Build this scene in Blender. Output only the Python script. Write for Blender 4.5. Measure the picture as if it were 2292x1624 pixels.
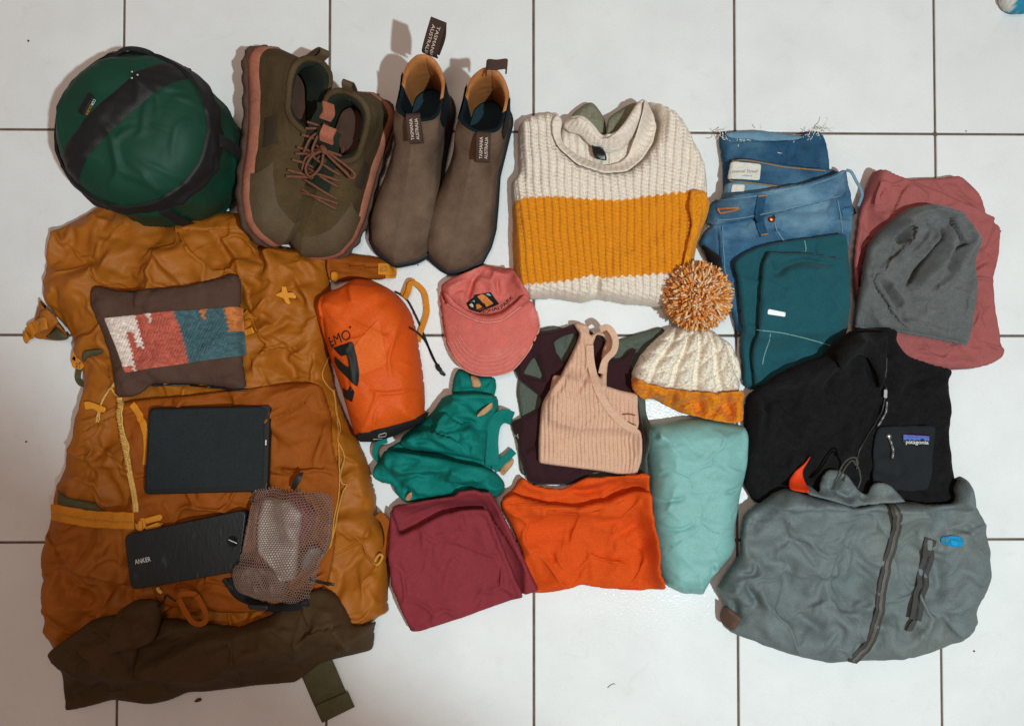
import bpy, bmesh, math, random
import numpy as np
from mathutils import Vector, Matrix

# ------------------------------------------------------------------ scene, camera, light
for o in list(bpy.data.objects):
    bpy.data.objects.remove(o)
SC = bpy.context.scene
COL = SC.collection
# the photograph is measured on a 2292 x 1624 sheet; focal length in those units
FPX, CX, CY, CAMH = 1800.0, 1146.0, 812.0, 1.199
_n = np.array([-29.0, -40.0, -FPX]); _n /= np.linalg.norm(_n)
EZ = -_n
EX = np.array([1.0, 0, 0]) - EZ[0] * EZ; EX /= np.linalg.norm(EX)
EY = np.cross(EZ, EX)
cam = bpy.data.objects.new('camera', bpy.data.cameras.new('camera'))
COL.objects.link(cam)
cam.data.sensor_fit = 'HORIZONTAL'
cam.data.sensor_width = 36.0
cam.data.lens = 36.0 * FPX / 2292.0
cam.data.clip_start = 0.05
cam.data.clip_end = 50.0
M = Matrix.Identity(4)
for i, e in enumerate((EX, EY, EZ)):
    for j in range(3):
        M[i][j] = e[j]
M[2][3] = CAMH
cam.matrix_world = M
SC.camera = cam

def U(x, y, z=0.0):
    """sheet position -> world x,y at height z"""
    x = np.asarray(x, float); y = np.asarray(y, float)
    d = np.stack([x - CX, -(y - CY), np.full_like(x, -FPX)], -1)
    wx, wy, wz = d @ EX, d @ EY, d @ EZ
    t = (np.asarray(z) - CAMH) / wz
    return np.stack([wx * t, wy * t], -1)
def UP(p, z=0.0):
    p = np.asarray(p, float)
    return U(p[..., 0], p[..., 1], z)
def P3(x, y, z):
    q = U(x, y, z)
    return np.array([q[0], q[1], z])

W = bpy.data.worlds.new('World'); SC.world = W
W.use_nodes = True
bg = W.node_tree.nodes['Background']
bg.inputs[0].default_value = (1.0, 0.75, 0.62, 1)
bg.inputs[1].default_value = 0.24
SC.view_settings.view_transform = 'Standard'
SC.view_settings.look = 'None'
SC.view_settings.exposure = 0.0
SC.view_settings.gamma = 1.0
SC.view_settings.use_curve_mapping = False

def lamp(name, kind, loc, target, energy, color, **kw):
    d = bpy.data.lights.new(name, kind)
    d.energy = energy; d.color = color
    for k, v in kw.items():
        setattr(d, k, v)
    o = bpy.data.objects.new(name, d); COL.objects.link(o)
    o.location = loc
    o.rotation_euler = (Vector(target) - Vector(loc)).to_track_quat('-Z', 'Y').to_euler()
    return o
_l = U(2080, 1440); _t = U(3250, -1500)
lamp('ceiling_spot', 'SPOT', (_l[0], _l[1], 2.15), (_t[0], _t[1], 0), 166.0, (0.74, 0.90, 0.93),
     shadow_soft_size=0.022, spot_size=math.radians(120.5), spot_blend=0.17)
_a = U(900, 420)
lamp('room_glow', 'AREA', (_a[0], _a[1], 2.2), (_a[0], _a[1], 0), 7.5, (1.0, 0.73, 0.58), shape='DISK', size=0.45)

# ------------------------------------------------------------------ helpers
rng = random.Random(7)
NR = np.random.RandomState(11)
_perm = NR.randint(0, 1 << 30, 4096)
def _h(ix, iy, s):
    return _perm[(ix * 73 + iy * 1031 + s * 557 + ((ix * iy) & 63)) & 4095]
def pn(x, y, s=0):
    x = np.asarray(x, float); y = np.asarray(y, float)
    ix = np.floor(x).astype(int); iy = np.floor(y).astype(int)
    fx = x - ix; fy = y - iy
    u = fx * fx * fx * (fx * (fx * 6 - 15) + 10); v = fy * fy * fy * (fy * (fy * 6 - 15) + 10)
    def g(a, b):
        h = _h(ix + a, iy + b, s) / float(1 << 30) * 2 * math.pi
        return np.cos(h) * (fx - a) + np.sin(h) * (fy - b)
    return ((g(0, 0) * (1 - u) + g(1, 0) * u) * (1 - v) + (g(0, 1) * (1 - u) + g(1, 1) * u) * v) * 1.5
def fbm(x, y, s=0, o=3):
    r = 0; a = 1.0
    for k in range(o):
        r = r + a * pn(x * 2 ** k + 17.3 * k, y * 2 ** k - 9.1 * k, s + k); a *= 0.5
    return r
def crease(x, y, s=0, o=2):
    r = 0; a = 1.0
    for k in range(o):
        n = pn(x * 1.9 ** k + 3.1 * k, y * 1.9 ** k + 7.7 * k, s + k)
        r = r + a * (0.5 - np.abs(n) * 1.6); a *= 0.5
    return r

def facet(x, y, s=0, n=7):
    '''crisp straight folds in several directions, each present only in patches'''
    r = 0; q = np.random.RandomState(900 + s)
    wx = pn(x * 0.6, y * 0.6, s + 71) * 0.5; wy = pn(x * 0.6 + 9, y * 0.6, s + 72) * 0.5
    for k in range(n):
        a = q.uniform(0, math.pi); f = q.uniform(0.45, 1.15); ph = q.uniform(0, 9)
        t = ((x + wx) * math.cos(a) + (y + wy) * math.sin(a)) * f + ph
        tri = np.abs((t % 1.0) - 0.5) * 2          # 0..1 ridge lines
        tri = np.where(tri > 0.5, tri, tri * tri * 2)
        mk = np.clip(pn(x * 0.45 + 5 * k, y * 0.45 - 3 * k, s + k) * 2.2 + 0.15, 0, 1)
        r = r + (tri - 0.45) * mk / f
    return r * 0.55

# ---- small cloth simulation: a square sheet pushed together on a table, wrapped at its edges, so
#      that its wrinkles can be laid over any garment
def crumpled_sheet(N, cx, cy, seed, wl, amp, bend, grav, iters):
    rs = np.random.RandomState(seed)
    k = np.fft.fftfreq(N)
    g = np.exp(-2 * (np.pi * wl) ** 2 * (k[:, None] ** 2 + k[None, :] ** 2))
    z = np.fft.ifft2(np.fft.fft2(rs.normal(0, 1, (N, N))) * g).real
    z = z / z.std() * amp * 0.5
    j, i = np.meshgrid(np.arange(N), np.arange(N), indexing='ij')
    X = np.stack([i * cx, j * cy, z - z.min()], -1).astype(np.float32)
    X0 = X.copy(); Xp = X.copy()
    cons = [((0, 1), 1.0, 1.0), ((1, 0), 1.0, 1.0), ((1, 1), 2 ** .5, .6), ((1, -1), 2 ** .5, .6), ((0, 2), 2.0, bend), ((2, 0), 2.0, bend)]
    for it in range(iters):
        V = (X - Xp) * 0.92; Xp = X.copy()
        X = X + V; X[..., 2] -= grav
        for rep in range(2):
            C = np.zeros_like(X)
            for (dj, di), L, w in cons:
                nb = np.roll(X, (-dj, -di), (0, 1))
                if di > 0: nb[:, N - di:, 0] += N * cx
                if di < 0: nb[:, :-di, 0] -= N * cx
                if dj > 0: nb[N - dj:, :, 1] += N * cy
                d = nb - X; l = np.sqrt((d * d).sum(-1)) + 1e-9
                f = (np.where(l < L, (l - L) / l, 0) if L == 2.0 else (l - L) / l) * (0.5 * w)
                c = d * f[..., None]
                C += c; C -= np.roll(c, (dj, di), (0, 1))
            X = X + C * 0.28
            X[..., 2] = np.maximum(X[..., 2], 0)
    z = X[..., 2].astype(float)
    z = (z * 4 + np.roll(z, 1, 0) + np.roll(z, -1, 0) + np.roll(z, 1, 1) + np.roll(z, -1, 1)) / 8
    return z - z.mean(), (X[..., 0] - X0[..., 0]).astype(float), (X[..., 1] - X0[..., 1]).astype(float), cx, cy
SIM = {'flat': crumpled_sheet(112, .90, .92, 1, 7, 5, .25, .004, 300),
       'crisp': crumpled_sheet(128, .93, .93, 1, 5, 4, .5, .001, 240),
       'long': crumpled_sheet(112, .80, .92, 3, 8, 8, .3, .001, 210)}
def sim_at(kind, x, y, cell, ang, seed):
    Z, DX, DY, cx, cy = SIM[kind]
    N = Z.shape[0]
    ca, sa = math.cos(math.radians(ang)), math.sin(math.radians(ang))
    u = (x * ca + y * sa) / (cell * cx) + seed * 37.3; v = (-x * sa + y * ca) / (cell * cy) + seed * 19.7
    i = np.floor(u).astype(int); j = np.floor(v).astype(int); fu = u - i; fv = v - j
    i0 = i % N; i1 = (i + 1) % N; j0 = j % N; j1 = (j + 1) % N
    b = lambda G: (G[j0, i0] * (1 - fu) + G[j0, i1] * fu) * (1 - fv) + (G[j1, i0] * (1 - fu) + G[j1, i1] * fu) * fv
    dx, dy = b(DX), b(DY)
    return b(Z) * cell, np.stack([dx * ca - dy * sa, dx * sa + dy * ca], -1) * cell

def lin(c):
    r = []
    for v in c[:3]:
        v = v / 255.0
        r.append(v / 12.92 if v <= 0.04045 else ((v + 0.055) / 1.055) ** 2.4)
    return (r[0], r[1], r[2], 1.0)

def cr(pts, n=6, closed=False):
    """centripetal-ish Catmull-Rom through points (any dimension)"""
    p = np.asarray(pts, float)
    if len(p) < 3 and not closed:
        t = np.linspace(0, 1, n + 1)[:, None]
        return p[0] * (1 - t) + p[-1] * t
    if closed:
        q = np.vstack([p[-1], p, p[0], p[1]])
    else:
        q = np.vstack([2 * p[0] - p[1], p, 2 * p[-1] - p[-2]])
    out = []
    for i in range(1, len(q) - 2):
        a, b, c, d = q[i - 1], q[i], q[i + 1], q[i + 2]
        for k in range(n):
            t = k / n
            out.append(0.5 * (2 * b + (c - a) * t + (2 * a - 5 * b + 4 * c - d) * t * t + (3 * b - a - 3 * c + d) * t ** 3))
    if not closed:
        out.append(p[-1])
    return np.array(out)

def outline(poly, step=0.002, sig=0.003, smooth=True):
    """closed polygon resampled, corners eased over about sig metres"""
    p = np.asarray(poly, float)
    q = np.vstack([p, p[:1]])
    L = np.r_[0, np.cumsum(np.linalg.norm(np.diff(q, axis=0), axis=1))]
    n = max(int(L[-1] / step), 12)
    s = np.linspace(0, L[-1], n, endpoint=False)
    r = np.stack([np.interp(s, L, q[:, k]) for k in range(2)], -1)
    if smooth and sig > 0:
        k = int(3 * sig / step) + 1
        w = np.exp(-0.5 * (np.arange(-k, k + 1) * step / sig) ** 2); w /= w.sum()
        r = sum(w[j] * np.roll(r, j - k, axis=0) for j in range(2 * k + 1))
    return r

def seg_near(P, poly, closed=True):
    """distance, nearest point, arc fraction, side (+ = right hand as seen from above)"""
    poly = np.asarray(poly)
    A = poly if closed else poly[:-1]
    B = np.roll(poly, -1, axis=0) if closed else poly[1:]
    ln = np.linalg.norm(B - A, axis=1); cum = np.r_[0, np.cumsum(ln)]
    tot = max(cum[-1], 1e-9)
    best = np.full(len(P), 1e9); near = np.zeros((len(P), 2)); arc = np.zeros(len(P)); side = np.ones(len(P))
    for i in range(len(A)):
        d = B[i] - A[i]; l2 = d @ d
        if l2 < 1e-14: continue
        r = P - A[i]
        t = np.clip((r @ d) / l2, 0, 1)
        q = r - t[:, None] * d
        dd = q[:, 0] ** 2 + q[:, 1] ** 2
        m = dd < best
        best[m] = dd[m]
        near[m] = A[i] + t[m, None] * d
        arc[m] = (cum[i] + t[m] * ln[i]) / tot
        cx = d[0] * r[:, 1] - d[1] * r[:, 0]
        side[m] = np.where(cx[m] > 0, -1.0, 1.0)
    return np.sqrt(best), near, arc, side

def inside(P, poly):
    x, y = P[:, 0], P[:, 1]
    A = poly; B = np.roll(poly, -1, axis=0)
    r = np.zeros(len(P), bool)
    for (ax, ay), (bx, by) in zip(A, B):
        c = (ay > y) != (by > y)
        if ay != by:
            r ^= c & (x < (bx - ax) * (y - ay) / (by - ay) + ax)
    return r

# ---- map of what is already lying there (2 mm cells)
HMS = 0.002; HX0, HY0, HNX, HNY = -1.05, -0.85, 1050, 850
HM = np.zeros((HNY, HNX))
def bil(G, fx, fy):
    ny, nx = G.shape
    fx = np.clip(fx, 0, nx - 1.001); fy = np.clip(fy, 0, ny - 1.001)
    i = fx.astype(int); j = fy.astype(int); u = fx - i; v = fy - j
    return (G[j, i] * (1 - u) + G[j, i + 1] * u) * (1 - v) + (G[j + 1, i] * (1 - u) + G[j + 1, i + 1] * u) * v
def hm(x, y):
    return bil(HM, (np.asarray(x, float) - HX0) / HMS, (np.asarray(y, float) - HY0) / HMS)
def blur(G, s):
    if s <= 0: return G
    k = int(3 * s) + 1
    w = np.exp(-0.5 * (np.arange(-k, k + 1) / s) ** 2); w /= w.sum()
    E = np.pad(G, k, mode='edge')
    E = sum(w[j] * E[j:j + G.shape[0], :] for j in range(2 * k + 1))
    E = sum(w[j] * E[:, j:j + G.shape[1]] for j in range(2 * k + 1))
    return E
def dil(G, r):
    for _ in range(r):
        E = np.pad(G, 1, mode='edge')
        G = np.max([E[a:a + G.shape[0], b:b + G.shape[1]] for a in range(3) for b in range(3)], axis=0)
    return G

def zsurf(x, y, z=0.05):
    for _ in range(5):
        q = U(x, y, z); z = 0.4 * z + 0.6 * float(hm(q[0], q[1]))
    return z
# ---- objects
def tag(o, label=None, cat=None, group=None, kind=None):
    if label: o['label'] = label
    if cat: o['category'] = cat
    if group: o['group'] = group
    if kind: o['kind'] = kind
    return o
def thing(name, label, cat, x, y, z=0.0, group=None):
    o = bpy.data.objects.new(name, None); COL.objects.link(o)
    q = U(x, y, z); o.location = (q[0], q[1], z)
    o.empty_display_size = 0.02
    return tag(o, label, cat, group)
def gloc(o):
    v = Vector((0, 0, 0))
    while o is not None:
        v = v + o.location; o = o.parent
    return np.array(v)
def mesh(name, verts, faces, mat, parent=None, smooth=True, attr=None, label=None, fmat=None):
    """verts in world space; the object's origin is its parent's"""
    verts = np.asarray(verts, float)
    if parent is not None:
        off = gloc(parent)
    else:
        off = np.array([verts[:, 0].mean(), verts[:, 1].mean(), verts[:, 2].min()])
    me = bpy.data.meshes.new(name)
    me.from_pydata((verts - off).tolist(), [], [tuple(int(i) for i in f) for f in faces])
    mats = mat if isinstance(mat, (list, tuple)) else [mat]
    for m in mats: me.materials.append(m)
    if fmat is not None:
        me.polygons.foreach_set('material_index', np.asarray(fmat, dtype=np.int32))
    me.polygons.foreach_set('use_smooth', [smooth] * len(me.polygons))
    if attr is not None:
        a = me.color_attributes.new('col', 'FLOAT_COLOR', 'POINT')
        a.data.foreach_set('color', np.asarray(attr, dtype=np.float32).ravel())
    me.update()
    o = bpy.data.objects.new(name, me); COL.objects.link(o)
    if parent is not None: o.parent = parent
    else: o.location = off
    if label: o['label'] = label
    return o

# ---- materials
def material(name, rgb, rough=0.85, spec=0.3, var=0.12, vscale=60, bump=0.0, bscale=900, sheen=0.0,
             wave=None, attr=False, metal=0.0, stretch=None, rvar=0.0, coat=0.0, fine=0.14, fscale=430, tint=None, wrinkle=None):
    bscale *= 0.42; bump *= 1.4; fscale = min(fscale, 520)
    m = bpy.data.materials.new(name); m.use_nodes = True
    N = m.node_tree.nodes; Lk = m.node_tree.links
    b = N['Principled BSDF']
    b.inputs['Roughness'].default_value = rough
    b.inputs['Specular IOR Level'].default_value = spec
    b.inputs['Metallic'].default_value = metal
    if sheen:
        b.inputs['Sheen Weight'].default_value = sheen
        b.inputs['Sheen Roughness'].default_value = 0.5
    if coat:
        b.inputs['Coat Weight'].default_value = coat
    tc = N.new('ShaderNodeTexCoord')
    vec = tc.outputs['Object']
    if stretch:
        mp = N.new('ShaderNodeMapping'); mp.inputs['Scale'].default_value = stretch[:3]
        if len(stretch) > 3: mp.inputs['Rotation'].default_value = (0, 0, stretch[3])
        Lk.new(vec, mp.inputs[0]); vec2 = mp.outputs[0]
    else:
        vec2 = vec
    if attr:
        at = N.new('ShaderNodeVertexColor'); at.layer_name = 'col'; basec = at.outputs[0]
    else:
        rg = N.new('ShaderNodeRGB'); rg.outputs[0].default_value = lin(rgb); basec = rg.outputs[0]
    def mixmul(csock, fac_sock, lo, hi):
        mr = N.new('ShaderNodeMapRange'); Lk.new(fac_sock, mr.inputs[0])
        mr.inputs[1].default_value = 0.25; mr.inputs[2].default_value = 0.75
        mr.inputs[3].default_value = lo; mr.inputs[4].default_value = hi
        mx = N.new('ShaderNodeMix'); mx.data_type = 'RGBA'; mx.blend_type = 'MULTIPLY'
        mx.inputs[0].default_value = 1.0
        Lk.new(csock, mx.inputs[6]); Lk.new(mr.outputs[0], mx.inputs[7])
        return mx.outputs[2]
    c = basec
    if var:
        nz = N.new('ShaderNodeTexNoise'); nz.inputs['Scale'].default_value = vscale
        nz.inputs['Detail'].default_value = 6; nz.inputs['Roughness'].default_value = 0.65
        Lk.new(vec2, nz.inputs['Vector'])
        c = mixmul(c, nz.outputs['Fac'], 1 - var, 1 + var)
        if tint:
            nt = N.new('ShaderNodeTexNoise'); nt.inputs['Scale'].default_value = tint[1]
            nt.inputs['Detail'].default_value = 4
            Lk.new(vec2, nt.inputs['Vector'])
            mr = N.new('ShaderNodeMapRange'); Lk.new(nt.outputs['Fac'], mr.inputs[0])
            mr.inputs[1].default_value = tint[2]; mr.inputs[2].default_value = tint[3]
            mx = N.new('ShaderNodeMix'); mx.data_type = 'RGBA'
            Lk.new(mr.outputs[0], mx.inputs[0]); Lk.new(c, mx.inputs[6]); mx.inputs[7].default_value = lin(tint[0])
            c = mx.outputs[2]
    if fine:
        nf = N.new('ShaderNodeTexNoise'); nf.inputs['Scale'].default_value = fscale
        nf.inputs['Detail'].default_value = 2
        Lk.new(vec2, nf.inputs['Vector'])
        c = mixmul(c, nf.outputs['Fac'], 1 - fine, 1 + fine)
    wv = None
    if wave:   # (scale, direction 'X'/'Y', strength on colour, strength on bump, rotation)
        mp2 = N.new('ShaderNodeMapping'); mp2.inputs['Rotation'].default_value = (0, 0, wave[4] if len(wave) > 4 else 0)
        Lk.new(vec, mp2.inputs[0])
        wv = N.new('ShaderNodeTexWave'); wv.bands_direction = wave[1]; wv.inputs['Scale'].default_value = wave[0]
        wv.inputs['Distortion'].default_value = 0.6; wv.inputs['Detail'].default_value = 1.0
        wv.inputs['Detail Scale'].default_value = 0.3
        Lk.new(mp2.outputs[0], wv.inputs['Vector'])
        if wave[2]: c = mixmul(c, wv.outputs['Fac'], 1 - wave[2], 1 + wave[2] * 0.5)
    Lk.new(c, b.inputs['Base Color'])
    if rvar:
        nr = N.new('ShaderNodeTexNoise'); nr.inputs['Scale'].default_value = vscale * 0.7
        Lk.new(vec2, nr.inputs['Vector'])
        mr = N.new('ShaderNodeMapRange'); Lk.new(nr.outputs['Fac'], mr.inputs[0])
        mr.inputs[3].default_value = max(rough - rvar, 0.02); mr.inputs[4].default_value = min(rough + rvar, 1)
        Lk.new(mr.outputs[0], b.inputs['Roughness'])
    nrm = None
    if bump:
        nb = N.new('ShaderNodeTexNoise'); nb.inputs['Scale'].default_value = bscale
        nb.inputs['Detail'].default_value = 3
        Lk.new(vec2, nb.inputs['Vector'])
        bp = N.new('ShaderNodeBump'); bp.inputs['Strength'].default_value = bump
        bp.inputs['Distance'].default_value = 0.0016
        Lk.new(nb.outputs['Fac'], bp.inputs['Height']); nrm = bp.outputs[0]
    if wrinkle:   # (features per metre, strength, stretch, rotation): creases too small to model
        mw = N.new('ShaderNodeMapping'); mw.inputs['Scale'].default_value = (1, wrinkle[2], 1)
        mw.inputs['Rotation'].default_value = (0, 0, wrinkle[3])
        Lk.new(vec, mw.inputs[0])
        nd = N.new('ShaderNodeTexNoise'); nd.inputs['Scale'].default_value = wrinkle[0] * 0.6; nd.inputs['Detail'].default_value = 2
        Lk.new(mw.outputs[0], nd.inputs['Vector'])
        va = N.new('ShaderNodeVectorMath'); va.operation = 'MULTIPLY_ADD'
        va.inputs[1].default_value = (0.03, 0.03, 0.03)
        Lk.new(nd.outputs['Color'], va.inputs[0]); Lk.new(mw.outputs[0], va.inputs[2])
        nw = N.new('ShaderNodeTexNoise'); nw.noise_type = 'RIDGED_MULTIFRACTAL'; nw.normalize = True
        nw.inputs['Scale'].default_value = wrinkle[0]; nw.inputs['Detail'].default_value = 3
        nw.inputs['Roughness'].default_value = 0.45
        Lk.new(va.outputs[0], nw.inputs['Vector'])
        bq = N.new('ShaderNodeBump'); bq.inputs['Strength'].default_value = wrinkle[1]
        bq.inputs['Distance'].default_value = 0.009
        Lk.new(nw.outputs['Fac'], bq.inputs['Height'])
        if nrm is not None: Lk.new(nrm, bq.inputs['Normal'])
        nrm = bq.outputs[0]
    if wave and wave[3]:
        bw = N.new('ShaderNodeBump'); bw.inputs['Strength'].default_value = wave[3]
        bw.inputs['Distance'].default_value = 0.0008
        Lk.new(wv.outputs['Fac'], bw.inputs['Height'])
        if nrm is not None: Lk.new(nrm, bw.inputs['Normal'])
        nrm = bw.outputs[0]
    if nrm is not None: Lk.new(nrm, b.inputs['Normal'])
    return m

def rz(pts, z0, z1):
    '''sheet points measured at height z0, restated for height z1'''
    q = np.asarray(pts, float); c = np.array([1117.0, 852.0])
    return (c + (q - c) * (CAMH - z0) / CAMH * CAMH / (CAMH - z1)).tolist()
# ---- cloth lying on whatever is there
def foldsum(P, folds, z, step):
    H = np.zeros(len(P)); D = np.zeros((len(P), 2))
    for f in folds:
        kind, pts, w, a = f[:4]
        tp = f[4] if len(f) > 4 else 1
        pl = cr(UP(pts, z), 5)
        w = w * 0.000663; a = a * 0.00135
        reach = w * 5 + 0.004
        lo = pl.min(0) - reach; hi = pl.max(0) + reach
        m = (P[:, 0] > lo[0]) & (P[:, 0] < hi[0]) & (P[:, 1] > lo[1]) & (P[:, 1] < hi[1])
        if not m.any(): continue
        d, nr_, t, s = seg_near(P[m], pl, closed=False)
        tap = np.clip(np.minimum(t, 1 - t) * 3.2, 0, 1) ** 0.7 if tp else np.ones_like(t)
        if tp == 2: tap = np.clip((1 - t) * 3, 0, 1) ** 0.7
        if tp == 3: tap = np.clip(t * 3, 0, 1) ** 0.7
        if kind == 'r': h = a * np.exp(-(d / w) ** 2)
        elif kind == 'v': h = -a * np.exp(-(d / w) ** 2)
        elif kind == 'k': h = a * np.exp(-d / w)
        elif kind == 'c': h = -a * np.exp(-d / w)
        else:
            e = 0.8 * step
            sd = d * s
            u = np.clip((sd + e) / (2 * e), 0, 1)
            h = a * u * u * (3 - 2 * u) * np.exp(-np.maximum(sd, 0) / w) - 0.25 * a * np.exp(-np.maximum(-sd, 0) / (w * 0.5)) * (sd < 0)
            if a > 0:
                ov = min(0.8 * a, 0.0042)
                v_ = (nr_ - P[m]); v_ = v_ / (np.linalg.norm(v_, axis=1)[:, None] + 1e-9)
                k_ = np.where(sd > -0.2 * step, ov * np.exp(-np.maximum(sd, 0) / 0.004), 0.0) * tap
                D[m] += v_ * k_[:, None] * np.where(sd >= 0, 1.0, -1.0)[:, None]
        H[m] += h * tap
    return H, D

class Cloth: pass
def cloth(parent, name, pts, mat, th, z=None, zf=None, edge=0.008, lip=None, folds=(), noise=(), step=0.0025,
          base=None, bsig=4.0, sig=0.003, holes=(), color=None, extra=None, deposit=True, bd=2, wob=0.0, label=None,
          pw=0.5, slope=None, hpx=True, clear=0.0006, sim=()):
    """pts on the sheet at height z; th thickness; edge rounding; returns Cloth with .z(x,y)"""
    if z is None: z = 0.02
    if isinstance(z, str):
        z = 0.03
        for _ in range(3):
            pa_ = UP(pts, z); c_ = pa_.mean(0)
            sm_ = np.vstack([c_ + (pa_ - c_) * f for f in (0.3, 0.6, 0.85)])
            z = float(np.percentile(hm(sm_[:, 0], sm_[:, 1]), 55)) + (0.42 * th if lip is None else lip)
    if zf is None: zf = z + th * 0.5
    if lip is None: lip = min(0.42 * th, 0.012)
    po = outline(UP(pts, z), min(step, 0.002), sig)
    if wob:
        s = np.arange(len(po)) * 0.002
        nn = np.stack([pn(s / 0.016, s * 0 + 3.3, 5), pn(s / 0.016, s * 0 + 9.1, 6)], -1) + 0.5 * np.stack([pn(s / 0.006, s * 0 + 1.3, 7), pn(s / 0.006, s * 0 + 4.1, 8)], -1)
        nn[:8] *= np.linspace(0, 1, 8)[:, None]; nn[-8:] *= np.linspace(1, 0, 8)[:, None]
        po = po + nn * wob
    ho = [outline(UP(h, z), min(step, 0.002), sig * 0.6) for h in holes]
    lo = po.min(0) - step * 2; hi = po.max(0) + step * 2
    nx = int((hi[0] - lo[0]) / step) + 2; ny = int((hi[1] - lo[1]) / step) + 2
    gx = lo[0] + np.arange(nx) * step; gy = lo[1] + np.arange(ny) * step
    X, Y = np.meshgrid(gx, gy)
    P = np.stack([X.ravel(), Y.ravel()], -1)
    d, near, arc, _ = seg_near(P, po[::3] if len(po) > 90 else po)
    sd = np.where(inside(P, po), d, -d)
    for h in ho:
        d2, n2, _, _ = seg_near(P, h)
        s2 = np.where(inside(P, h), -d2, d2)
        m = s2 < sd
        sd[m] = s2[m]; near[m] = n2[m]
    ok = sd > -0.72 * step
    Q = P.copy()
    mv = ok & (sd < 0.18 * step)
    Q[mv] = near[mv]
    dd = np.maximum(sd, 0)
    # base
    if base is None:
        r = int((bsig + bd) * 3) + 6
        i0 = max(int((lo[0] - HX0) / HMS) - r, 0); i1 = min(int((hi[0] - HX0) / HMS) + r, HNX)
        j0 = max(int((lo[1] - HY0) / HMS) - r, 0); j1 = min(int((hi[1] - HY0) / HMS) + r, HNY)
        sub = HM[j0:j1, i0:i1]
        sm = np.maximum(blur(dil(sub, bd), bsig), dil(sub, 1))
        B = bil(sm, (Q[:, 0] - HX0) / HMS - i0, (Q[:, 1] - HY0) / HMS - j0) + clear
    elif callable(base):
        B = base(Q[:, 0], Q[:, 1])
    else:
        B = np.full(len(Q), float(base))
    u = np.clip(dd / edge, 0, 1)
    prof = (1 - (1 - u) ** 2) ** pw
    H = B + lip + (th - lip) * prof
    if slope is not None: H = H + slope(Q) * np.clip(dd / 0.01, 0, 1)
    soft = np.clip(dd / 0.012, 0, 1)
    wr = np.zeros(len(Q))
    DL = None
    if len(folds):
        hf_, DL = foldsum(Q, folds, zf, step); wr += hf_
        DL = DL * soft[:, None]
    for nz in noise:   # (kind, amp mm, size px, angle deg, stretch, seed)
        k, a, sz, an, stt, sdd = nz
        ca, sa = math.cos(math.radians(an)), math.sin(math.radians(an))
        uu = (Q[:, 0] * ca + Q[:, 1] * sa) / (sz * 0.000663 * stt); vv = (-Q[:, 0] * sa + Q[:, 1] * ca) / (sz * 0.000663)
        wx = pn(uu * 0.7, vv * 0.7, sdd + 50) * 0.6
        f = fbm(uu + wx, vv - wx, sdd) if k == 'soft' else (facet(uu, vv, sdd) if k == 'facet' else crease(uu + wx, vv - wx, sdd))
        wr += a * 0.001 * f * (2.1 if k == 'facet' else 1.25)
    for (k, cell, an, sdd, gain) in sim:   # kind, mm per sheet cell, angle, seed, gain
        sz_, sd_ = sim_at(k, Q[:, 0], Q[:, 1], cell * 0.001, an, sdd)
        wr += sz_ * gain
        sd_ = sd_ * min(gain, 1.0) * np.clip(dd / 0.02, 0, 1)[:, None]
        DL = sd_ if DL is None else DL + sd_
    if extra is not None: wr += extra(Q, dd)
    lowb = B + 0.0008
    H = np.maximum(H + wr * soft, np.minimum(lowb + lip * 0.6, H))
    H = np.maximum(H, lowb)
    okg = ok.reshape(ny, nx)
    idx = np.arange(nx * ny).reshape(ny, nx)
    a, b, c, e = idx[:-1, :-1], idx[:-1, 1:], idx[1:, 1:], idx[1:, :-1]
    oa, ob, oc, oe = okg[:-1, :-1], okg[:-1, 1:], okg[1:, 1:], okg[1:, :-1]
    cnt = oa.astype(int) + ob + oc + oe
    F = []
    m = cnt == 4
    quads = np.stack([a[m], b[m], c[m], e[m]], -1)
    F += quads.tolist()
    m = cnt == 3
    for q, o4 in zip(np.stack([a[m], b[m], c[m], e[m]], -1), np.stack([oa[m], ob[m], oc[m], oe[m]], -1)):
        F.append([int(v) for v, k in zip(q, o4) if k])
    used = np.zeros(nx * ny, bool)
    for f in F: used[f] = True
    new = np.cumsum(used) - 1
    V = np.column_stack([(Q if DL is None else Q + DL)[used], H[used]])
    Bu = B[used]
    F = [[int(new[v]) for v in f] for f in F]
    ec = {}
    for f in F:
        for i in range(len(f)):
            k = (f[i], f[(i + 1) % len(f)])
            ec[k] = 1
    bed = [k for k in ec if (k[1], k[0]) not in ec]
    inw = {}
    for (i, j) in bed:
        e_ = V[j, :2] - V[i, :2]; n_ = np.array([-e_[1], e_[0]]); n_ = n_ / (np.linalg.norm(n_) + 1e-9)
        inw[i] = inw.get(i, 0) + n_; inw[j] = inw.get(j, 0) + n_
    for k in inw: inw[k] = inw[k] / (np.linalg.norm(inw[k]) + 1e-9)
    low = {}
    VL = []
    for k in bed:
        for v in k:
            if v not in low:
                low[v] = len(V) + len(VL)
                ins = inw[v] * min(0.55 * lip, 0.006)
                VL.append((V[v, 0] + ins[0], V[v, 1] + ins[1], min(Bu[v], V[v, 2] - 0.0004)))
    for (i, j) in bed:
        F.append([j, i, low[i], low[j]])
    Vall = np.vstack([V, np.array(VL).reshape(-1, 3)]) if VL else V
    at = None
    if color is not None:
        cc = np.asarray(color(Vall[:, 0], Vall[:, 1]), float)
        at = np.column_stack([cc, np.ones(len(cc))])
    o = mesh(name, Vall, F, mat, parent, attr=at, label=label)
    G = H.reshape(ny, nx)
    Gs = np.where(okg, G, B.reshape(ny, nx))
    c_ = Cloth(); c_.obj = o
    c_.z = lambda x, y: bil(Gs, (np.asarray(x, float) - lo[0]) / step, (np.asarray(y, float) - lo[1]) / step)
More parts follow.
